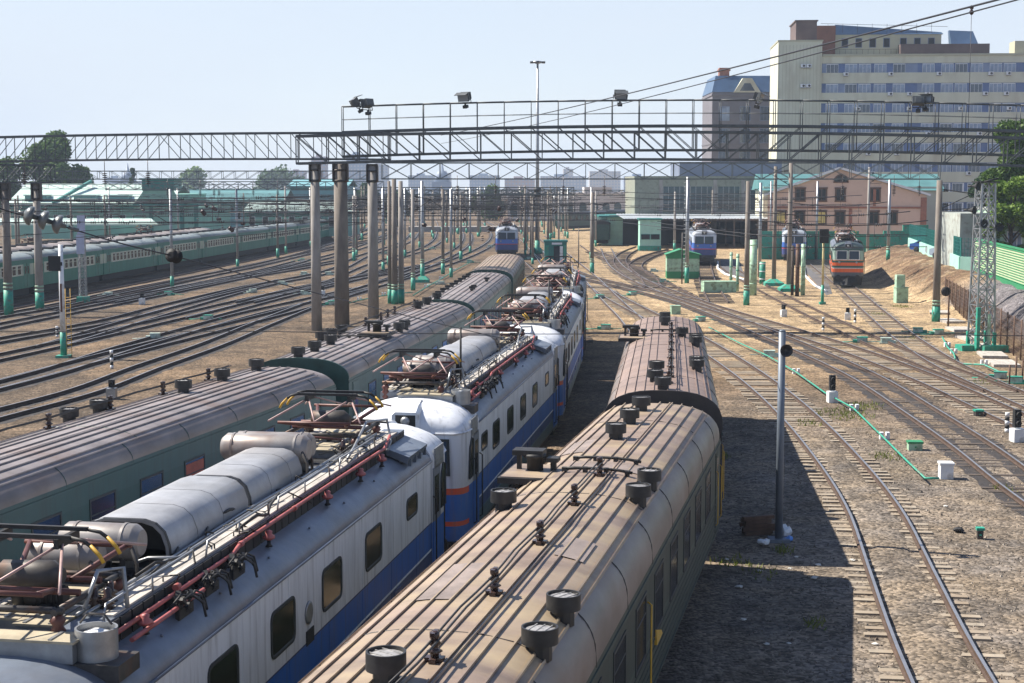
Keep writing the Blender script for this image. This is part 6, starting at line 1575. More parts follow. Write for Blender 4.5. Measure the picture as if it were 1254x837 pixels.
# low teal roofed annexes on both sides of the pink house
p = ZAT(952, 228, 236)
t_ = thing('teal_roof_annex', 'teal roofed annex rising behind the left slope of the pink house', 'annex', (p.x + 1.5, 246, 0)); b = MB(); b.bx(-2, 26, 0, 8, 0, 9.6); b.build('wall', M['cream'], t_)
b = MB(); b.hexa([(-2.5, -0.6, 9.0), (26.5, -0.6, 9.0), (26.5, 9, 9.0), (-2.5, 9, 9.0), (-2.5, 4, 11.6), (26.5, 4, 11.6), (26.5, 5, 11.6), (-2.5, 5, 11.6)]); b.build('roof', M['teal_roof'], t_)
b = MB(); b.bx(0, 9, -0.1, 0, 7.8, 8.9); b.build('window', M['glass'], t_)

# teal yard wall
t_ = thing('teal_wall', 'long stepped teal wall in front of the pink house', 'wall', (0, 0, 0))
b = MB(); yw = 206
xa = ZAT(930, 300, yw).x
for u0, u1, vt in ((930, 1052, 284.5), (1052, 1082, 288), (1082, 1106, 284), (1106, 1137, 277)):
    a, c_ = ZAT(u0, vt, yw), ZAT(u1, vt, yw); b.bx(a.x, c_.x, yw, yw + 0.3, -0.2, a.z, 0); b.bx(a.x, c_.x, yw - 0.06, yw + 0.36, a.z, a.z + 0.12, 0)
x = xa
while x < 55: b.bx(x, x + 0.35, yw - 0.1, yw - 0.003, 0, ZAT(1000, 287, yw).z, 0); x += 3.1
b.build('panel', M['teal'], t_)
# platform with asphalt and white edge between the standing locomotives
pl = MB(); q1, q2, q3, q4 = G(989, 325), G(1008, 325), G(1030, 360), G(1012, 362)
pl.poly([(q1.x - 1, q1.y, 0.012), (q2.x, q2.y, 0.012), (q3.x - 0.8, q3.y, 0.012), (q4.x, q4.y, 0.012)][::-1]); o = pl.build('path', M['asphalt']); tag(o, kind='structure')
pl = MB(); q1, q2, q3, q4 = G(882, 318), G(905, 318), G(912, 340), G(884, 334)
pl.poly([(q.x, q.y, 0.012) for q in (q1, q2, q3, q4)][::-1]); o = pl.build('path', M['asphalt']); tag(o, kind='structure')
b = MB(); b.tube([G(879, 321, 0.1), G(879, 329, 0.1), G(888, 336, 0.1), G(912, 343, 0.1)], 0.14, 5); o = b.build('kerb', M['frame_white']); tag(o, kind='structure')
b = MB(); b.tube([G(985, 328, 0.1), G(986, 338, 0.1), G(998, 350, 0.1), G(1012, 357, 0.1)], 0.14, 5); o = b.build('kerb', M['frame_white']); tag(o, kind='structure')

# green hut and kiosk
p = G(816.5, 341.5)
t_ = thing('green_hut', 'small two tone green hut with a low gable beside the depot tracks', 'hut', (p.x, p.y, 0), -0.05)
b = MB(); b.bx(0, 3.4, 0, 2.8, 0, 0.75, 1); b.bx(0.0, 3.4, 0.0, 2.8, 0.75, 2.1, 0); b.bx(-0.0, 3.4, -0.0, 2.8, 2.1, 2.5, 1)
b.poly([(0, -0.005, 2.5), (3.4, -0.005, 2.5), (1.4, -0.005, 3.0)], 1); b.build('wall', [M['teal_light'], M['green_hut']], t_)
b = MB()
for (xa, za), (xb, zb) in (((-0.15, 2.46), (1.4, 3.0)), ((3.6, 2.46), (1.4, 3.0))): b.hexa([(xa, -0.15, za), (xb, -0.15, zb), (xb, 3, zb), (xa, 3, za), (xa, -0.15, za + 0.08), (xb, -0.15, zb + 0.08), (xb, 3, zb + 0.08), (xa, 3, za + 0.08)])
b.build('roof', M['green_hut'], t_)
p = G(667, 322)
t_ = thing('green_kiosk', 'small teal kiosk with dark doorway and pale sign right of the floodlight mast', 'kiosk', (p.x, p.y, 0))
b = MB(); b.bx(0, 2.8, 0, 2.4, 0, 2.6); b.bx(-0.12, 2.92, -0.15, 2.5, 2.6, 2.85); b.build('wall', M['teal_dark'], t_)
b = MB(); b.bx(1.15, 1.9, -0.05, -0.003, 0, 2.1); b.build('doorway', M['opening'], t_); b = MB(); b.bx(1.92, 2.3, -0.06, -0.004, 0, 2.1); b.build('door', M['white'], t_)
b = MB(); b.bx(0.9, 2.2, -0.2, -0.16, 2.3, 2.56); b.build('sign_board', M['frame_white'], t_); b = MB(); b.bx(0.1, 0.5, -0.05, -0.003, 0.3, 2.2); b.bx(2.4, 2.7, -0.05, -0.003, 0.3, 2.2); b.build('panel', M['teal'], t_)

# halls on the left
def gable_hall(name, label, u0, u1, y, zev, zrid, depth, roof, wall, wins=0, wcol='glass'):
    a, c_ = ZAT(u0, 228, y), ZAT(u1, 228, y); W2 = c_.x - a.x
    t_ = thing(name, label, 'hall', (a.x, y, 0))
    b = MB(); b.bx(0, W2, 0, depth, 0, zev, 0); b.bx(-0.1, W2 + 0.1, -0.12, -0.003, zev - 0.9, zev - 0.3, 1); b.build('wall', [M[wall], M['teal_dark']], t_)
    b = MB()
    b.hexa([(-0.5, -0.7, zev - 0.1), (W2 + 0.5, -0.7, zev - 0.1), (W2 + 0.5, depth / 2, zrid - 0.1), (-0.5, depth / 2, zrid - 0.1), (-0.5, -0.7, zev + 0.1), (W2 + 0.5, -0.7, zev + 0.1), (W2 + 0.5, depth / 2, zrid + 0.1), (-0.5, depth / 2, zrid + 0.1)])
    b.hexa([(-0.5, depth / 2, zrid - 0.1), (W2 + 0.5, depth / 2, zrid - 0.1), (W2 + 0.5, depth + 0.7, zev - 0.1), (-0.5, depth + 0.7, zev - 0.1), (-0.5, depth / 2, zrid + 0.1), (W2 + 0.5, depth / 2, zrid + 0.1), (W2 + 0.5, depth + 0.7, zev + 0.1), (-0.5, depth + 0.7, zev + 0.1)])
    b.build('roof', M[roof], t_)
    for k in range(wins): part('window', ('hw', wcol), lambda b: (b.bx(-0.6, 0.6, -0.06, 0, 0, 1.9, 0), b.poly([(-0.5, -0.065, 0.1), (0.5, -0.065, 0.1), (0.5, -0.065, 1.8), (-0.5, -0.065, 1.8)], 1)), [M['frame_white'], M[wcol]], t_, (W2 * (k + 0.5) / wins, 0, zev * 0.4))
    return t_, W2
t_, W2 = gable_hall('railway_hall', 'long hall with pale mint roof behind the trains at the left', 12, 206, 286, 6.4, 10.0, 22, 'hall_roof', 'hall_wall', 12)
for x in (4.5, 13.5, 19.5): part('roof_dormer', 'dorm', lambda b: (b.bx(-2, 2, 0, 3, 0, 1.3, 0), b.bx(-2.2, 2.2, -0.2, 3, 1.3, 1.5, 1)), [M['teal_roof'], M['hall_roof']], t_, (x, 0.6, 6.6))
b = MB(); b.beam((8, -0.6, 6.6), (12.5, 9, 10.6), 0.5, 0.5); b.build('roof_stair', M['teal_dark'], t_)
a = ZAT(163, 228, 262); W2 = ZAT(242, 228, 262).x - a.x
t_ = thing('gabled_hall', 'green hall with stepped curved gable and dark tower at the left', 'hall', (a.x, 262, 0))
b = MB(); b.poly([(0, 0, 0), (W2, 0, 0), (W2, 0, 6.2), (W2 * 0.82, 0, 6.9), (W2 * 0.66, 0, 8.3), (W2 * 0.6, 0, 9.4), (W2 * 0.18, 0, 9.4), (W2 * 0.12, 0, 8.3), (W2 * 0.02, 0, 6.9), (0, 0, 6.2)]); b.bx(0, W2, 0.01, 30, 0, 6.1); b.bx(W2 * 0.2, W2 * 0.58, 0.01, 30, 6, 8.3); b.build('wall', M['hall_wall'], t_)
b = MB(); b.bx(W2 * 0.14, W2 * 0.64, -0.2, 6, 8.9, 10.7); b.bx(-0.1, W2 + 0.1, -0.2, -0.003, 6.2, 6.7); b.bx(W2 * 0.1, W2 * 0.68, -0.4, 6.2, 10.7, 11.0); b.build('parapet', M['teal_dark'], t_)
for k_ in (0.27, 0.75, 0.97): part('pilaster', 'pilas', lambda b: b.bx(-0.35, 0.35, -0.08, -0.003, 0, 6.2), M['teal_dark'], t_, (W2 * k_, 0, 0))
gable_hall('railway_hall', 'blue green hall with teal roof right of the stepped gable', 222, 345, 335, 6.0, 8.9, 20, 'teal_roof', 'blue_green', 8)
gable_hall('railway_hall', 'low hall with pale mint roof near the tall columns', 300, 430, 300, 4.8, 6.4, 16, 'hall_roof', 'hall_wall', 8)
gable_hall('railway_hall', 'tall blue grey hall behind the low mint roofed hall', 355, 425, 370, 9.6, 11.2, 20, 'blue_green', 'blue_green', 4)
a = ZAT(-40, 228, 232)
t_ = thing('platform_canopy', 'pale mint platform canopy behind the brown train cars', 'canopy', (a.x, 222, 0)); W2 = ZAT(192, 228, 222).x - a.x
b = MB(); b.hexa([(0, 0, 4.1), (W2, 0, 4.1), (W2 - 3, 9, 4.3), (0, 9, 4.3), (0, 0, 4.3), (W2, 0, 4.3), (W2 - 3, 9, 4.9), (0, 9, 4.9)]); b.build('roof', M['hall_roof'], t_)
for k in range(6): part('post', 'cpost', lambda b: b.bx(-0.12, 0.12, -0.12, 0.12, 0, 4.1), M['teal_dark'], t_, (2 + k * 5, 4.5, 0))
# long pale arcade across the far middle
a = ZAT(622, 228, 430); W2 = ZAT(792, 228, 430).x - a.x
t_ = thing('arcade_building', 'long pale arcaded building across the far end of the yard', 'building', (a.x, 430, 0))
M['pale_wall'] = mat('pale_hazy_wall', (0.50, 0.47, 0.46), 0.8, 0, 0.1, 0.2)
b = MB(); b.bx(0, W2, 0, 12, 0, 7.4); b.bx(-0.3, W2 + 0.3, -0.4, 12, 7.4, 7.9); b.bx(W2 * 0.55, W2 * 0.75, -0.2, 12, 7.9, 9.4); b.build('wall', M['pale_wall'], t_)
for k in range(12):
    part('arched_window', 'archw', lambda b: b.poly([(-1.0, -0.03, 1.2), (1.0, -0.03, 1.2), (1.0, -0.03, 4.2)] + [(1.0 * cos(q * pi / 8), -0.03, 4.2 + 1.0 * sin(q * pi / 8)) for q in range(1, 8)] + [(-1.0, -0.03, 4.2)]), M['depot_glass'], t_, (W2 * (k + 0.5) / 12, 0, 0))
pl = MB(); pl.bx(-22, 6, 330, 336, 0, 1.1); o = pl.build('station_platform', M['concrete']); tag(o, 'long concrete platform across the far yard behind the blue locomotive', 'platform')
for x, y in ((-38, 300), (-16, 330)): pass

# hazy city skyline
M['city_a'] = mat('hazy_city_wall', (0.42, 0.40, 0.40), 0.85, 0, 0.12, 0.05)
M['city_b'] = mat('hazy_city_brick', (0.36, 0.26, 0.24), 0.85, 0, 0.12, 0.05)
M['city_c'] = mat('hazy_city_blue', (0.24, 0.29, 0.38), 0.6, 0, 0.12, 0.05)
def city_grid(nx_, nz_, W, Hh):
    def fn(b):
        dx, dz = W / nx_, Hh / nz_
        for i in range(nx_):
            for k in range(nz_): b.poly([(dx * (i + 0.25), -0.06, dz * (k + 0.3)), (dx * (i + 0.75), -0.06, dz * (k + 0.3)), (dx * (i + 0.75), -0.06, dz * (k + 0.8)), (dx * (i + 0.25), -0.06, dz * (k + 0.8))])
    return fn
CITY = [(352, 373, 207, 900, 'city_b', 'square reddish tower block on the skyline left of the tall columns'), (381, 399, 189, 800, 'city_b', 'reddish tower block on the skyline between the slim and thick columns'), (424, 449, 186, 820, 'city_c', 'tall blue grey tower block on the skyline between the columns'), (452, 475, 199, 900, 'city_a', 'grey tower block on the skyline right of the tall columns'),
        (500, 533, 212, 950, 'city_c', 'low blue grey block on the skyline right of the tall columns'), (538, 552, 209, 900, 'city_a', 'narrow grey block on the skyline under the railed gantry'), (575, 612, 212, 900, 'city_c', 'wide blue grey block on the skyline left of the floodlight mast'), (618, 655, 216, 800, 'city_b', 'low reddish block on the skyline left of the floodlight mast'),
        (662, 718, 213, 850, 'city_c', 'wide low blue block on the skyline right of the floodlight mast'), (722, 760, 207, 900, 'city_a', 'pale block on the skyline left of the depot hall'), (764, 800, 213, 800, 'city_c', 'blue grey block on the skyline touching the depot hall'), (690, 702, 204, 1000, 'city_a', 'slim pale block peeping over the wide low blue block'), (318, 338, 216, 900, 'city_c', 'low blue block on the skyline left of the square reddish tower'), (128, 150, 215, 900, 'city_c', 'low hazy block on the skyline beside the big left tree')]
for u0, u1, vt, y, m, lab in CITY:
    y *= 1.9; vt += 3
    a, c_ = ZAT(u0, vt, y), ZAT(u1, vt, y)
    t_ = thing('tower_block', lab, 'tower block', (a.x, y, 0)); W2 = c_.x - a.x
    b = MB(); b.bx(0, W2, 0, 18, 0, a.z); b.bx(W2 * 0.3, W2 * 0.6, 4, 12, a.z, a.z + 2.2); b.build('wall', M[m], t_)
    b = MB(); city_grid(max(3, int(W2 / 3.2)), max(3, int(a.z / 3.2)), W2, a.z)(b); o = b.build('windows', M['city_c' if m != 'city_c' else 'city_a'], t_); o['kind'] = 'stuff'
p = ZAT(541, 196, 1000); t_ = thing('church_spire', 'thin pointed tower on the skyline left of the floodlight mast', 'tower', (p.x, 1000, 0))
b = MB(); b.bx(-6, 6, -6, 6, 0, p.z - 14); b.lathe((0, 0, 0), [(5, p.z - 14), (3.4, p.z - 8), (1.4, p.z - 7), (0.2, p.z)], 10); b.build('tower', M['city_c'], t_)
p = ZAT(156, 200, 1000); t_ = thing('church_spire', 'small hazy pointed tower on the skyline right of the big left tree', 'tower', (p.x, 1000, 0))
b = MB(); b.bx(-9, 9, -6, 6, 0, p.z - 12); b.lathe((0, 0, 0), [(6, p.z - 12), (3, p.z - 6), (1.2, p.z - 5), (0.2, p.z)], 10); b.build('tower', M['city_c'], t_)

# ------------------------------------------------------------------ trees
def leaf_mat(name, c, c2):
    m = bpy.data.materials.new(name); m.use_nodes = True; t = m.node_tree; L = t.links.new; b = t.nodes['Principled BSDF']
    b.inputs['Roughness'].default_value = 0.6; b.inputs['Specular IOR Level'].default_value = 0.25
    g_ = nn(t, 'ShaderNodeNewGeometry'); mx = nn(t, 'ShaderNodeMix', data_type='RGBA'); L(g_.outputs['Random Per Island'], mx.inputs[0])
    mx.inputs[6].default_value = (*c, 1); mx.inputs[7].default_value = (*c2, 1); L(mx.outputs[2], b.inputs['Base Color'])
    tr = nn(t, 'ShaderNodeBsdfTranslucent'); L(mx.outputs[2], tr.inputs[0]); ms = nn(t, 'ShaderNodeMixShader'); ms.inputs[0].default_value = 0.3
    L(b.outputs[0], ms.inputs[1]); L(tr.outputs[0], ms.inputs[2]); L(ms.outputs[0], t.nodes['Material Output'].inputs[0]); return m
M['leaf'] = leaf_mat('mid_green_leaves', (0.045, 0.095, 0.02), (0.10, 0.17, 0.03))
M['leaf_dark'] = leaf_mat('dark_green_leaves', (0.02, 0.055, 0.02), (0.05, 0.10, 0.03))
M['leaf_light'] = leaf_mat('bright_green_leaves', (0.08, 0.16, 0.02), (0.17, 0.25, 0.035))
M['bark'] = mat('grey_brown_bark', (0.09, 0.07, 0.055), 0.9, 0, 0.3, 3)
def tree(label, x, y, h, rad, m='leaf', n=5000, leaf=0.28, z0=0.0, seed=1, crown0=0.25, kind='broadleaf_tree', group=None):
    rr = random.Random(seed)
    t_ = thing(kind, label, 'tree', (x, y, z0), rr.uniform(0, 6), group)
    b = MB(); b.tube([(0, 0, -0.2), (0.05 * h * 0.1, 0, h * 0.3), (0, 0.1, h * 0.7)], [h * 0.028, h * 0.02, h * 0.008], 8)
    clumps = []
    for k in range(24):
        a = rr.uniform(0, 6.28); zz = h * rr.uniform(crown0 + 0.1, 0.95); env = sin(pi * min(1, max(0.08, (zz / h - crown0) / (1.06 - crown0))) ** 0.8)
        q = Vector((cos(a) * rad * 0.92 * env * rr.uniform(0.35, 1), sin(a) * rad * 0.92 * env * rr.uniform(0.35, 1), zz)); clumps.append((q, rad * rr.uniform(0.24, 0.44)))
        b.tube([(0, 0, max(h * 0.22, zz * 0.6)), q * 0.6 + Vector((0, 0, zz * 0.36)), q], [h * 0.01, h * 0.006, 0.02], 5)
    b.build('trunk', M['bark'], t_)
    b = MB()
    for i in range(n):
        c_, r_ = clumps[rr.randrange(len(clumps))]
        v = Vector((rr.gauss(0, 1), rr.gauss(0, 1), rr.gauss(0, 0.8))).normalized() * r_ * (rr.random() ** 0.35)
        if v.z < -r_ * 0.55 and rr.random() < 0.6: v.z = -v.z
        p_ = c_ + v; u_ = Vector((rr.gauss(0, 1), rr.gauss(0, 1), rr.gauss(0, 0.6))).normalized(); w_ = u_.cross(Vector((rr.gauss(0, 1), rr.gauss(0, 1), rr.gauss(0, 1)))).normalized()
        s_ = leaf * rr.uniform(0.6, 1.3); b.poly([p_ - u_ * s_, p_ + w_ * s_ * 0.6, p_ + u_ * s_, p_ - w_ * s_ * 0.6])
    b.build('crown', M[m], t_)
    return t_
def tree_px(label, u, vt, y, wpx, m, n, leaf, seed, **kw):
    p = ZAT(u, vt, y); h0 = max(0, ground_h(p.x, y)); tree(label, p.x, y, p.z - h0, wpx * y / F / 2, m, n, leaf, h0, seed, **kw)
tree_px('big dark green tree behind the left end of the long left gantry', 58, 168, 345, 92, 'leaf', 13000, 0.42, 3, crown0=0.1)
tree_px('smaller tree right of the big dark tree at the left', 98, 203, 350, 36, 'leaf', 3000, 0.4, 4)
tree_px('tree at the left edge beside the thick columns', 6, 198, 340, 50, 'leaf', 4000, 0.42, 5)
tree_px('pale green tree on the skyline behind the thin left gantry', 236, 207, 950, 40, 'leaf_light', 3000, 1.1, 6, crown0=0.0)
tree_px('wide hazy tree on the skyline left of the tall columns', 340, 213, 950, 70, 'leaf', 3500, 1.2, 7, crown0=0.0)
tree_px('dark narrow fir tree on the skyline near the green gabled hall', 162, 203, 420, 12, 'leaf_dark', 1500, 0.4, 8, crown0=0.05, kind='fir_tree')
tree_px('green tree left of the blue locomotive on the middle line', 600, 232, 440, 46, 'leaf', 4000, 0.5, 9, crown0=0.05)
tree_px('tree behind the blue locomotive on the middle line', 640, 240, 460, 40, 'leaf', 3000, 0.55, 10, crown0=0.05)
tree_px('hazy tree behind the three close poles', 487, 238, 380, 46, 'leaf_dark', 3000, 0.45, 11)
tree_px('hazy tree between the tall columns and the green train', 452, 226, 420, 40, 'leaf_dark', 3000, 0.5, 12)
tree_px('tall green tree behind the lattice mast at the right edge', 1243, 150, 150, 84, 'leaf', 19000, 0.22, 21, crown0=0.02)
tree_px('bright green lower tree at the right edge behind the pale green shed', 1240, 208, 142, 70, 'leaf_light', 16000, 0.18, 22, crown0=0.05)
tree_px('dark green tree between the cars and the right edge trees', 1208, 205, 178, 44, 'leaf_dark', 6000, 0.24, 23, crown0=0.1)
tree_px('dark leafy tree at the corner of the cream office block', 1228, 255, 185, 70, 'leaf_dark', 6000, 0.26, 24, crown0=0.05)

# ------------------------------------------------------------------ right bank: fences, shed, cars
# ribbed green and cream fence on the bank
fa, fb = Vector((40.6, 136)), Vector((29.6, 64)); dv = (fb - fa); Lf = dv.length; rz = atan2(dv.y, dv.x)
t_ = thing('ribbed_fence', 'green and cream horizontally ribbed fence on top of the gravel bank', 'fence', (fa.x, fa.y, 2.05), rz)
b = MB()
for k in range(13):
    z = 0.55 + k * 0.19; b.loft([[(0, 0.0, z), (0, 0.055, z + 0.03), (0, 0.055, z + 0.12), (0, 0.0, z + 0.15)], [(Lf, 0.0, z), (Lf, 0.055, z + 0.03), (Lf, 0.055, z + 0.12), (Lf, 0.0, z + 0.15)]], 0 if k not in (0, 12) else 1, sm=False)
    b.loft([[(0, 0, z), (0, -0.09, z)], [(Lf, 0, z), (Lf, -0.09, z)]], 0, sm=False)
    b.bx(0, Lf, -0.1, -0.03, z + 0.0, z + 0.05, 1)
    b.bx(0, Lf, -0.06, -0.01, z + 0.05, z + 0.18, 0 if k < 12 else 1)
b.build('ribbed_panel', [mat('cream_fence_sheet', (0.42, 0.48, 0.31), 0.55, 0, 0.1, 1), M['green_hut']], t_)
b = MB(); b.bx(0, Lf, -0.14, 0.1, -0.3, 0.5); b.bx(0, Lf, -0.12, 0.12, 3.0, 3.12); b.build('green_base', M['green_hut'], t_)
# wire fence at the foot of the bank
wf = [G(1157, 374), G(1180, 390), G(1204, 409), G(1250, 442), G(1300, 480), (Vector((24.8, 45, 0)))]
t_ = thing('wire_fence', 'rusty wire mesh fence along the foot of the gravel bank', 'fence', (wf[0].x, wf[0].y, 0))
b = MB(); bm_ = MB()
for a, c_ in zip(wf, wf[1:]):
    n_ = max(2, int((c_ - a).length / 2.4))
    for k in range(n_):
        q = a.lerp(c_, k / n_) - wf[0]; part('post', 'wfpost', lambda b: b.tube([(0, 0, 0), (0, 0, 2.3)], 0.05, 5), M['rust'], t_, q)
    m_ = int((c_ - a).length / 0.22)
    for k in range(m_):
        q = a.lerp(c_, k / m_) - wf[0]; bm_.beam(q + Vector((0, 0, 0.1)), q + Vector((0, 0, 2.2)), 0.016, 0.016)
    for k in range(9): bm_.beam(a - wf[0] + Vector((0, 0, 0.1 + k * 0.26)), c_ - wf[0] + Vector((0, 0, 0.1 + k * 0.26)), 0.016, 0.016)
bm_.build('wire_mesh', M['rust'], t_)
b = MB()
for k in range(7):
    q = G(1150 + k * 13, 384 + k * 10.5); b.box((q.x, q.y, 0.08), (1.4, 2.6, 0.16), 0, R.uniform(-0.3, 0.1))
o = b.build('walkway_slab', M['plank']); tag(o, 'broken concrete slabs laid along the wire mesh fence', 'slabs'); 
# low teal wall with mesh before the parked cars
lw = [Vector((48.6, 190, 2.2)), Vector((44.2, 163, 2.2)), Vector((40.2, 139, 2.2)), Vector((43.0, 137, 2.2))]
t_ = thing('low_teal_wall', 'low teal wall with dark mesh on top curving up before the parked cars', 'wall', tuple(lw[0]))
b = MB(); bm_ = MB()
for a, c_ in zip(lw, lw[1:]):
    b.beam(a - lw[0] + Vector((0, 0, 0.45)), c_ - lw[0] + Vector((0, 0, 0.45)), 0.35, 1.5)
    m_ = int((c_ - a).length / 0.3)
    for k in range(m_):
        q = a.lerp(c_, k / m_) - lw[0]; bm_.beam(q + Vector((0, 0, 1.1)), q + Vector((0, 0, 2.9)), 0.03 if k % 8 else 0.08)
    for k in range(6): bm_.beam(a - lw[0] + Vector((0, 0, 1.2 + k * 0.32)), c_ - lw[0] + Vector((0, 0, 1.2 + k * 0.32)), 0.02)
b.build('parapet', M['mint'], t_); bm_.build('mesh_panel', M['teal_dark'], t_)
# pale green shed at the right edge
t_ = thing('pale_green_shed', 'pale green shed with white window grilles at the right edge', 'shed', (44.6, 142, 2.2))
b = MB(); b.bx(0, 14, 0, 8, 0, 5.3, 0); b.bx(-3.4, 0, 1, 8, 0, 5.0, 1); b.bx(-0.1, 14, -0.2, 8, 5.3, 5.5, 1); b.build('wall', [M['teal_light'], mat('weathered_pale_wall', (0.34, 0.37, 0.34), 0.8, 0, 0.2, 0.6, spot=(0.25, 0.25, 0.22), spot_at=0.58)], t_)
for k in range(3): part('window', 'pgw', lambda b: (b.bx(-0.7, 0.7, -0.06, 0, 0, 2.2, 0), [b.poly([(x0, -0.064, 0.15), (x0 + 0.36, -0.064, 0.15), (x0 + 0.36, -0.064, 2.05), (x0, -0.064, 2.05)], 1) for x0 in (-0.62, -0.18, 0.26)]), [M['frame_white'], M['glass_pale']], t_, (1.3 + k * 2.0, 0, 1.2))
# cars
def car_body(b):
    prof = [(-2.1, 0.45), (-2.15, 0.75), (-1.95, 0.95), (-1.1, 1.02), (-0.55, 1.42), (0.9, 1.45), (1.65, 1.05), (2.1, 0.98), (2.15, 0.5), (2.0, 0.3), (-2.0, 0.3)]
    def ring(x, k): return [(x, y, 0.3 + (z - 0.3) * (k if z > 1.1 else 1)) for y, z in prof]
    b.loft([ring(-0.78, 0.98), ring(-0.84, 0.96), ring(0.84, 0.96), ring(0.78, 0.98)][1:3], 0, sm=False, closed=True, cap0=True, cap1=True)
def car_glass(b):
    for s_ in (-1, 1):
        x = s_ * 0.845; b.poly([(x, -1.0, 1.03), (x, 1.4, 1.03), (x, 0.85, 1.36), (x, -0.5, 1.36)][::s_])
    b.poly([(-0.7, -1.06, 1.06), (0.7, -1.06, 1.06), (0.66, -0.6, 1.40), (-0.66, -0.6, 1.40)]); b.poly([(-0.7, 1.58, 1.1), (0.7, 1.58, 1.1), (0.66, 0.98, 1.42), (-0.66, 0.98, 1.42)][::-1])
def car(label, x, y, rz, col, metal=0.3):
    m = mat('car_paint', col, 0.25, metal, 0.05, 1); t_ = thing('parked_car', label, 'car', (x, y, ground_h(x, y)), rz, 'cars parked behind the low teal wall')
    b = MB(); car_body(b); b.build('body', m, t_); part('windows', 'carg', car_glass, M['glass'], t_)
    for sx_ in (-0.8, 0.8):
        for y_ in (-1.3, 1.3): part('wheel', 'carw', lambda b: b.lathe((0, 0, 0.32), [(0.2, -0.1), (0.32, -0.09), (0.32, 0.09), (0.2, 0.1)], 14, 0, 'X'), M['black'], t_, (sx_, y_, 0))
    for sx_ in (-0.6, 0.6): part('tail_light', 'cart', lambda b: b.bx(-0.15, 0.15, -0.03, 0.02, 0, 0.14), M['orange_red'], t_, (sx_, -2.12, 0.72))
car('dark navy car nearest behind the low teal wall', 42.9, 147, 0.35, (0.015, 0.02, 0.05))
car('silver blue car behind the navy car', 44.6, 158, 0.5, (0.35, 0.42, 0.52))
car('pale grey car deeper in the row of parked cars', 46.4, 166, 0.6, (0.45, 0.47, 0.5))
car('bright blue car farthest behind the low teal wall', 47.4, 176, 0.9, (0.05, 0.12, 0.4))

# ------------------------------------------------------------------ lineside equipment
p = G(953.5, 663)
t_ = thing('loudspeaker_pole', 'slate grey pole with a round horn loudspeaker beside the nearest right track', 'pole', (p.x, p.y, 0)); hS = ZAT(953.5, 406, p.y).z
M['pole_grey'] = mat('slate_grey_pole_paint', (0.13, 0.155, 0.19), 0.5, 0.2, 0.15, 2)
b = MB(); b.tube([(0, 0, 0), (0, 0, hS)], [0.105, 0.095], 14); b.lathe((0, 0, hS), [(0.1, 0), (0.06, 0.04)], 14); b.box((0, 0, 0.04), (0.55, 0.5, 0.1)); b.build('shaft', M['pole_grey'], t_)
b = MB(); zz = ZAT(955, 428, p.y).z
b.lathe((0.06, -0.1, zz), [(0.05, 0.1), (0.06, -0.05), (0.11, -0.16), (0.17, -0.24), (0.175, -0.26), (0.15, -0.25), (0.07, -0.12), (0.03, -0.08)], 18, 0, 'Y'); b.build('horn', M['iron'], t_)
t_ = thing('timber_stack', 'stack of dark old timbers behind the loudspeaker pole', 'timber stack', (p.x - 0.45, p.y + 0.75, 0), 0.2)
for k in range(9): part('timber', ('timb', k % 3), lambda b: b.box((0, 0, 0), (0.75 + 0.1 * (k % 3), 0.14, 0.1)), M['rust'], t_, (R.uniform(-0.06, 0.06), (k % 2) * 0.17, 0.06 + (k // 2) * 0.11), R.uniform(-0.15, 0.15))
def crumple(name, label, cat, x, y, r, m, group=None, seed=0, flat=0.6):
    rr = random.Random(seed); b = MB(); n = 9; rings = []
    for i in range(1, 6):
        th = pi * i / 6; rings.append([(r * sin(th) * cos(2 * pi * k / n) * rr.uniform(0.6, 1.25), r * sin(th) * sin(2 * pi * k / n) * rr.uniform(0.6, 1.25), r * flat * (1 - cos(th)) * rr.uniform(0.75, 1.1)) for k in range(n)])
    b.loft(rings, 0, sm=False, closed=True, cap0=True, cap1=True); o = b.build(name, m); o.location = (x, y, ground_h(x, y)); tag(o, label, cat, group); return o
q = G(962, 658); crumple('rubbish_bag', 'white and pink plastic bag lying at the foot of the loudspeaker pole', 'bag', q.x, q.y, 0.2, M['white'], seed=1, flat=0.9)
q = G(966, 663); crumple('rubbish_bag', 'small blue plastic bag beside the white bag at the pole foot', 'bag', q.x, q.y, 0.13, mat('blue_plastic', (0.12, 0.3, 0.7), 0.4), seed=2)
q = G(935, 668); crumple('rubbish_bag', 'grey white crumpled bag left of the loudspeaker pole', 'bag', q.x, q.y, 0.16, M['white'], seed=3)
GL_ = 'litter on the gravel by the nearest right track'
M['paper'] = mat('dirty_paper', (0.55, 0.53, 0.48), 0.8, 0, 0.2, 3)
for k, (u, v) in enumerate(((975, 683), (930, 700), (997, 709), (939, 790), (966, 789), (967, 697), (890, 686), (1044, 687), (1072, 790), (1108, 768), (1135, 800), (1158, 621), (1063, 688), (1002, 693), (910, 760), (905, 720))):
    q = G(u, v); crumple('paper_scrap', 'small dirty paper scrap lying on the gravel', 'litter', q.x, q.y, R.uniform(0.05, 0.1), M['paper'], GL_, seed=10 + k, flat=0.35)
q = G(1174, 652); crumple('rag', 'small black rag lying right of the nearest right track', 'rag', q.x, q.y, 0.17, M['black'], seed=40, flat=0.5)

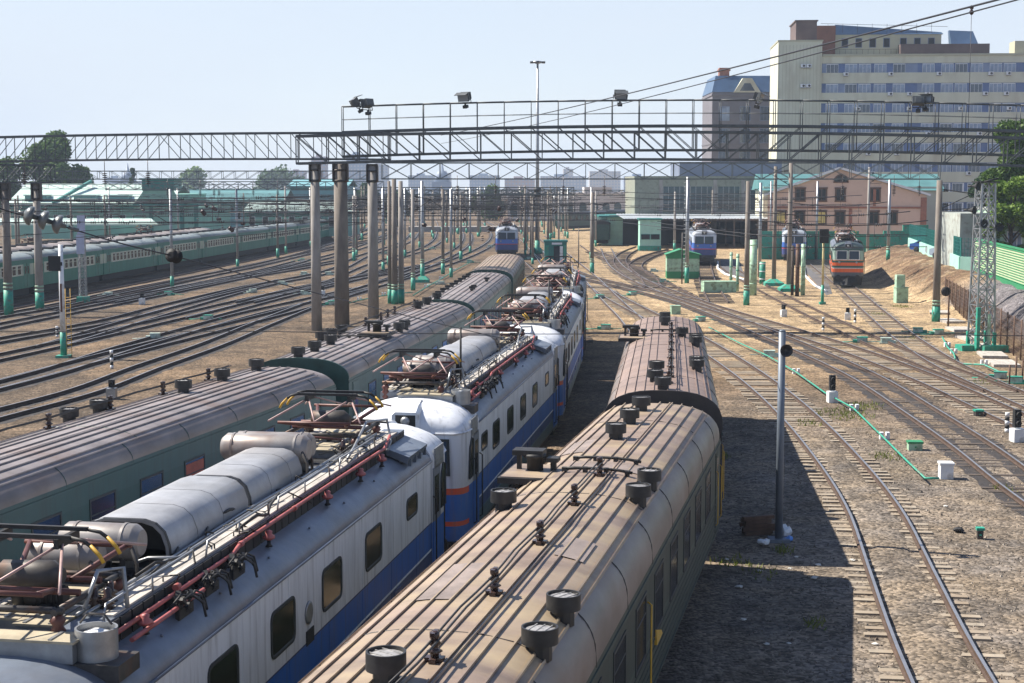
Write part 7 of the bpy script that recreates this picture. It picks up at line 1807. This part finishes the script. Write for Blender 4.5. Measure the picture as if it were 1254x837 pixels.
def dwarf(label, u, v, h=1.0, m_foot='white', m_post='white', heads=1):
    p = G(u, v); h0 = ground_h(p.x, p.y)
    t_ = thing('dwarf_signal', label, 'signal', (p.x, p.y, h0), R.uniform(-0.2, 0.2))
    part('base', ('dwb', m_foot, h > 1.2), lambda b: (b.box((0, 0, 0.25), (0.42, 0.42, 0.5)), b.tube([(0, 0, 0.5), (0, 0, 0.55)], 0.1, 8)), M[m_foot], t_)
    def hd(b):
        b.bx(-0.13, 0.13, -0.06, 0.14, 0.55, 0.55 + 0.34 * heads)
        for k in range(heads): b.lathe((0, -0.06, 0.72 + k * 0.34), [(0.09, 0), (0.1, -0.1), (0.09, -0.14), (0.075, -0.02)], 10, 0, 'Y')
    part('signal_head', ('dwh', heads), hd, M['black'], t_)
dwarf('dwarf signal with a black head and numbered white base beside the green pipe', 1019, 493, heads=2, m_foot='white')
dwarf('dwarf signal with black head and white base at the right edge', 1245, 541, heads=2)
dwarf('white and grey dwarf signal nearest the track fan before the teal plinths', 959.5, 388, heads=1)
dwarf('white dwarf signal right of the grey one in the sandy patch', 1038, 392, heads=1)
dwarf('small dwarf signal standing among the left tracks under the blue board mast', 174, 373, heads=1)
dwarf('white dwarf signal between the slim and thick columns', 395, 363, heads=1)
dwarf('small dwarf signal close to the near grey roofed coach', 137, 489, heads=1, m_foot='steel')
def stripe_post(label, u, v, h=0.8):
    p = G(u, v); t_ = thing('marker_post', label, 'marker post', (p.x, p.y, 0))
    b = MB(); n = 5
    for k in range(n): b.tube([(0, 0, h * k / n), (0, 0, h * (k + 1) / n)], 0.09, 8, k % 2)
    b.build('post', [M['white'], M['black']], t_)
stripe_post('black and white striped post among the left tracks beside the near coach', 137, 452, 1.0)
stripe_post('striped post right of the white dwarf signal in the sandy patch', 1047, 396, 1.0); stripe_post('striped post below the white dwarf signals before the main tracks', 1008, 405, 0.9)
stripe_post('short striped post left of the dwarf signal at the right edge', 1233, 530, 0.8); stripe_post('striped post by the foot of the white signal mast', 70, 413, 0.7)

def cabinet(label, u, v, w_, d_, h_, m, name='relay_box', lid=None, cat='box'):
    p = G(u, v); h0 = ground_h(p.x, p.y); t_ = thing(name, label, cat, (p.x, p.y, h0), R.uniform(-0.15, 0.15))
    b = MB(); b.bx(-w_ / 2, w_ / 2, -d_ / 2, d_ / 2, 0, h_); b.build('case', M[m], t_)
    b = MB(); b.bx(-w_ / 2 - 0.03, w_ / 2 + 0.03, -d_ / 2 - 0.03, d_ / 2 + 0.03, h_, h_ + 0.07); b.bx(-0.03, 0.03, -d_ / 2 - 0.02, -d_ / 2, h_ * 0.4, h_ * 0.6); b.build('lid', M[lid or m], t_)
cabinet('white relay box at the end of the green pipe', 1158, 586, 0.42, 0.42, 0.48, 'white')
cabinet('low pale box with green lid right of the green pipe', 1120, 551, 0.5, 0.42, 0.26, 'teal_light', lid='green_hut')
cabinet('green mushroom lid box between the main tracks at the right', 1198, 510, 0.32, 0.3, 0.22, 'iron', lid='teal')
cabinet('green topped stub box right of the nearest right track', 1200, 660, 0.16, 0.16, 0.25, 'iron', lid='teal')
cabinet('long pale green box beside the tall green pipe posts', 880, 358, 3.0, 1.3, 0.95, 'teal_light', name='battery_box')
cabinet('tall two part pale green cabinet on the brown mound', 1103, 371, 1.0, 0.8, 1.25, 'teal_light', name='relay_cabinet')
p = G(1103, 371); o = MB(); o.bx(-0.4, 0.3, -0.3, 0.4, 0, 1.0); o = o.build('relay_cabinet', M['teal_light']); o.location = (p.x - 0.05, p.y, ground_h(p.x, p.y) + 1.32); tag(o, 'narrow pale green cabinet stacked on the two part cabinet on the mound', 'box')
cabinet('pale box at the near tip of the right coach row', 827, 385, 0.7, 0.6, 0.6, 'teal_light')
p = G(1020, 487)
# tall green posts by the plinths
def gpost(label, u, vb, vt, r, m, rings=0, cap=None):
    p = G(u, vb); t_ = thing('pipe_post', label, 'post', (p.x, p.y, 0)); h = ZAT(u, vt, p.y).z
    b = MB(); b.tube([(0, 0, 0), (0, 0, h)], r, 12); b.build('shaft', M[m], t_)
    for k in range(3): part('band', ('gband', r, cap or m), lambda b: b.lathe((0, 0, 0), [(r + 0.02, 0), (r + 0.02, 0.1)], 12), M[cap or m], t_, (0, 0, h * (0.2 + 0.35 * k)))
gpost('thick pale green pipe post right of the leaning brown pole', 922, 362, 294, 0.33, 'teal_light')
gpost('left one of two thin pale posts with teal tops', 895, 350, 309, 0.14, 'teal_light', cap='teal'); gpost('right one of two thin pale posts with teal tops', 903, 357, 311, 0.14, 'teal_light', cap='teal')
gpost('rusty post, left of the three close posts before the teal wall', 970, 362, 301, 0.14, 'wood'); gpost('rusty brown post, middle of the three close posts before the teal wall', 976, 363, 299, 0.18, 'rust'); gpost('pale green post, right of the three close posts before the teal wall', 983, 362, 299, 0.2, 'teal_light')
gpost('short teal post with white band before the pink house', 933.5, 348, 321, 0.3, 'teal', cap='white')
p = G(1007, 373); t_ = thing('signal_mast', 'slim yellow signal mast with black head and green foot before the green locomotive', 'signal', (p.x, p.y, 0)); h = ZAT(1007, 292, p.y).z
b = MB(); b.tube([(0, 0, 1.6), (0, 0, h)], 0.09, 8); b.build('shaft', mat('straw_paint', (0.5, 0.42, 0.2), 0.5), t_)
b = MB(); b.tube([(0, 0, 0), (0, 0, 1.6)], 0.13, 8); b.box((0, 0, 0.1), (0.5, 0.5, 0.2)); b.build('painted_base', M['teal'], t_)
b = MB(); b.bx(-0.38, 0.38, -0.25, -0.05, h - 0.4, h + 0.75); b.lathe((0, -0.25, h + 0.4), [(0.13, 0), (0.14, -0.12)], 10, 0, 'Y'); b.lathe((0, -0.25, h), [(0.13, 0), (0.14, -0.12)], 10, 0, 'Y'); b.build('signal_head', M['black'], t_)
p = G(1161, 402); t_ = thing('signal_mast', 'thin rusty post with a black disc at the foot of the bank', 'signal', (p.x, p.y, 0)); h = ZAT(1161, 350, p.y).z
b = MB(); b.tube([(0, 0, 0), (0, 0, h)], 0.06, 7); b.build('shaft', M['rust'], t_)
b = MB(); b.lathe((-0.25, -0.08, h - 0.4), [(0.05, 0.1), (0.33, 0.02), (0.33, -0.04), (0.1, -0.06)], 14, 0, 'Y'); b.build('disc', M['black'], t_)

# point machines: green boxes with rods beside the switches
GM = 'green point machines beside the switches'
def machine(b):
    b.bx(-0.42, 0.42, -0.28, 0.28, 0.05, 0.4, 0); b.bx(-0.46, 0.46, -0.3, 0.3, 0.4, 0.46, 1)
    b.bx(0.42, 1.5, -0.05, 0.05, 0.1, 0.16, 1); b.bx(-0.8, -0.42, -0.2, 0.2, 0.0, 0.25, 1)
    b.bx(-0.6, 0.6, 0.4, 0.5, 0.02, 0.1, 1); b.tube([(-0.5, -0.35, 0.15), (-1.2, -0.6, 0.08), (-1.9, -0.5, 0.06)], 0.04, 5, 1)
PTS = [(1225, 464, 'green point machine right of the converging tracks at the right edge'), (1243, 470, 'second green machine box at the right edge beside the slabs'), (1124, 408, 'green point machine at the foot of the thick ringed pole'), (1149, 410, 'pale green box right of the machine at the ringed pole'), (942, 437, 'green machine on the green pipe beside the nearest right track'), (775, 362, 'green point machine right of the locomotive row near the crossing'),
       (858, 394, 'green point machine behind the near right coaches'), (1085, 421, 'flat green lid between the main tracks, left one'), (1056, 420, 'flat green lid between the main tracks beside the sandy patch'), (190, 415, 'pale box machine among the left tracks, right of the white mast'), (206, 362, 'pale green machine box right of the blue board mast'), (345, 349, 'green machine with rods left of the slim tall column'), (310, 359, 'pale machine box with green rods in the left track fan'), (373, 361, 'pale machine box touching the slim tall column'), (133, 363, 'green machine beside the foot of the blue board mast'), (370, 320, 'pale box among the far left tracks, left of the slim column'), (402, 337, 'green machine between the slim and thick columns'), (407, 374, 'round green lid right of the thick column'), (372, 337, 'pale box machine left of the slim tall column, far one'), (472, 312, 'green machine among the far left tracks right of the tall columns'), (540, 349, 'green machine beside the brown pole near the third coach'), (575, 322, 'wide green machine left of the blue locomotive on the middle line'), (600, 303, 'green machine far off left of the blue locomotive on the middle line'), (648, 318, 'green machine at the foot of the floodlight mast'), (800, 333, 'green machine in the middle of the depot crossing'), (812, 346, 'green machine left of the green hut'), (530, 306, 'far green machine left of the pale steel pole line'), (255, 392, 'pale machine box in the middle of the left track fan'), (735, 366, 'green box beside the tracks right of the last locomotive'), (742, 404, 'green box in the sandy gap before the near right coaches')]
for u, v, lab in PTS:
    p = G(u, v); h0 = ground_h(p.x, p.y)
    o = part('point_machine', ('mach', v % 2), machine, [M['machine'], M['machine'] if v % 2 else M['teal']], None, (p.x, p.y, h0), R.choice((0.1, -0.3, 3.0, 0.4)))
    o.scale = (0.72, 0.72, 0.8); tag(o, lab, 'point machine', GM)
# green air pipes
def pipe(label, px, r, sup=None):
    P = [G(u, v, 0.22) for u, v in px]; t_ = thing('green_pipe', label, 'pipe', tuple(P[0]))
    b = MB(); b.tube([q - P[0] for q in P], r, 7); b.build('pipe_run', M['teal'], t_)
    for u, v in (sup or px[1:-1]):
        q = G(u, v, 0.0) - P[0]; b = MB(); b.box((q.x - 0.12, q.y, q.z + 0.12), (0.13, 0.22, 0.3)); b.box((q.x + 0.12, q.y, q.z + 0.12), (0.13, 0.22, 0.3)); b.build('pipe_saddle', M['frame_white'], t_)
pipe('green pipe on white saddles running beside the nearest right track', ((868, 401), (905, 420), (940, 436), (975, 456), (1010, 481), (1045, 500), (1083, 537), (1108, 562), (1133, 586), (1150, 586)), 0.038, ((975, 458), (1046, 503), (1083, 538)))
pipe('green pipe along the poles left of the grey coaches', ((505, 358), (470, 362), (440, 368), (425, 372)), 0.05)
pipe('green pipe beside the third grey coach', ((506, 362), (522, 352), (540, 342), (556, 332), (575, 322)), 0.05)
pipe('green cable pipe curving down in the sand before the ringed pole', ((1154, 413), (1160, 425), (1168, 433), (1170, 440)), 0.05, ())
pipe('short green pipe in the sand before the lattice mast', ((1180, 446), (1205, 447), (1225, 456)), 0.05, ())
# stakes on the bank side
for k, lab in enumerate(('rusty stake by the slabs, leftmost of three near the lattice mast', 'short rusty stake in the middle of three near the lattice mast', 'rusty stake at the right edge by the slabs')):
    q = G(1236 + k * 8, 472 - k * 3); b = MB(); b.tube([q, q + Vector((0, 0, 1.0 + 0.3 * (k % 2)))], 0.05, 5); o = b.build('marker_stake', M['rust']); tag(o, lab, 'stake')

# ------------------------------------------------------------------ a track worker between the trains
p = G(641.5, 372); t_ = thing('person', 'person in a red cap and white top walking between the two trains', 'person', (p.x, p.y, 0), 0.3)
def skin_body(parent):
    J = [(0, 0, 0.95), (0, 0.01, 1.2), (0, 0.0, 1.42), (0, -0.01, 1.53), (0, -0.02, 1.66), (-0.19, 0, 1.40), (-0.25, 0.02, 1.12), (-0.22, -0.1, 0.9), (0.19, 0, 1.40), (0.26, 0.0, 1.12), (0.24, -0.12, 0.92), (-0.1, 0, 0.9), (-0.11, -0.12, 0.5), (-0.11, -0.1, 0.08), (-0.11, -0.24, 0.05), (0.1, 0, 0.9), (0.11, 0.1, 0.5), (0.11, 0.25, 0.1), (0.11, 0.14, 0.05)]
    E_ = [(0, 1), (1, 2), (2, 3), (3, 4), (2, 5), (5, 6), (6, 7), (2, 8), (8, 9), (9, 10), (0, 11), (11, 12), (12, 13), (13, 14), (0, 15), (15, 16), (16, 17), (17, 18)]
    RD = [0.15, 0.14, 0.15, 0.06, 0.1, 0.07, 0.05, 0.04, 0.07, 0.05, 0.04, 0.1, 0.07, 0.045, 0.04, 0.1, 0.07, 0.045, 0.04]
    me = bpy.data.meshes.new('body'); me.from_pydata(J, E_, []); o = bpy.data.objects.new('body', me); COL.objects.link(o); o.parent = parent
    sk = o.modifiers.new('skin', 'SKIN'); 
    for i, sv_ in enumerate(me.skin_vertices[0].data if me.skin_vertices else []): sv_.radius = (RD[i], RD[i] * 0.8); sv_.use_root = i == 0
    o.modifiers.new('sub', 'SUBSURF').levels = 1; o.modifiers['sub'].render_levels = 1
    return o
bm = bands('light_work_clothes', [(0, (0.05, 0.05, 0.06)), (0.1, (0.1, 0.1, 0.14)), (0.97, (0.6, 0.6, 0.6)), (1.5, (0.35, 0.2, 0.14))], 0.8, dirt_amt=0.1)
me = bpy.data.meshes.new('tmp')
o = skin_body(t_); o.data.materials.append(bm)
if not o.data.skin_vertices:
    import bmesh
    bmm = bmesh.new(); bmm.from_mesh(o.data); lay = bmm.verts.layers.skin.verify()
    RD = [0.15, 0.14, 0.15, 0.06, 0.1, 0.07, 0.05, 0.04, 0.07, 0.05, 0.04, 0.1, 0.07, 0.045, 0.04, 0.1, 0.07, 0.045, 0.04]
    bmm.verts.ensure_lookup_table()
    for i, v in enumerate(bmm.verts): v[lay].radius = (RD[i], RD[i] * 0.85); v[lay].use_root = i == 0
    bmm.to_mesh(o.data); bmm.free()
b = MB(); b.lathe((0, -0.02, 1.70), [(0.115, 0), (0.11, 0.05), (0.06, 0.1)], 12); b.box((0, -0.14, 1.71), (0.16, 0.12, 0.02)); b.build('cap', M['orange_red'], t_)
# ------------------------------------------------------------------ summer haze over the city
hb = MB(); hb.bx(-1500, 1500, -60, 2600, -1.2, 62)
hm = bpy.data.materials.new('summer_haze'); hm.use_nodes = True
ht = hm.node_tree; ht.nodes.remove(ht.nodes['Principled BSDF'])
pv = ht.nodes.new('ShaderNodeVolumePrincipled')
pv.inputs['Color'].default_value = (0.68, 0.82, 1.0, 1)
pv.inputs['Density'].default_value = 0.00024
pv.inputs['Anisotropy'].default_value = 0.0
ht.links.new(pv.outputs[0], ht.nodes['Material Output'].inputs['Volume'])
ho = hb.build('haze', hm); tag(ho, kind='stuff')

# ------------------------------------------------------------------ loose stones on the nearest gravel
b = MB(); rr = random.Random(11)
for i in range(13000):
    y = 26 + 44 * rr.random() ** 1.6; x = rr.uniform(3.5 + 0.05 * y, 24)
    s_ = rr.uniform(0.016, 0.046) * (1.5 if rr.random() < 0.1 else 1)
    a = [Vector((x, y, ground_h(x, y))) + Vector((s_ * cos(k * 2.1 + i) * rr.uniform(0.7, 1.2), s_ * sin(k * 2.1 + i) * rr.uniform(0.7, 1.2), -0.01)) for k in range(3)]
    q = len(b.v); b.v += [tuple(p) for p in a] + [(x + s_ * 0.2, y, a[0].z + 0.01 + s_ * rr.uniform(0.7, 1.2))]
    for k in range(3): b.face((q + k, q + (k + 1) % 3, q + 3), 0 if i % 3 else 1)
o = b.build('gravel', [mat('loose_brown_stone', (0.13, 0.10, 0.075), 0.9, 0, 0.5, 3.0), mat('loose_pale_stone', (0.27, 0.235, 0.195), 0.9, 0, 0.5, 3.0)]); tag(o, kind='stuff')

# weeds in the gravel
b = MB(); rr = random.Random(13)
for u, v, n, rad in ((1035, 508, 240, 1.2), (1060, 498, 120, 0.9), (930, 702, 40, 0.5), (905, 690, 40, 0.4), (960, 676, 60, 0.3), (1105, 376, 160, 0.9), (1075, 385, 60, 0.8), (1178, 350, 260, 1.4), (990, 520, 60, 0.6), (1085, 560, 70, 0.6), (884, 690, 25, 0.4), (1000, 765, 40, 0.3), (1230, 600, 40, 0.4), (1120, 415, 70, 1.0), (1200, 468, 60, 0.8), (880, 560, 60, 0.5)):
    p = G(u, v)
    for k in range(n):
        a, r_ = rr.uniform(0, 6.28), rad * rr.random() ** 0.7; x, y = p.x + r_ * cos(a), p.y + r_ * sin(a) * 1.6; h = rr.uniform(0.05, 0.2); q = rr.uniform(0, 6.28); z = ground_h(x, y)
        b.poly([(x - 0.025 * cos(q), y - 0.025 * sin(q), z), (x + 0.025 * cos(q), y + 0.025 * sin(q), z), (x + rr.uniform(-0.1, 0.1), y + rr.uniform(-0.1, 0.1), z + h)])
o = b.build('weeds', leaf_mat('dry_green_weeds', (0.09, 0.13, 0.02), (0.22, 0.22, 0.05))); tag(o, kind='stuff')
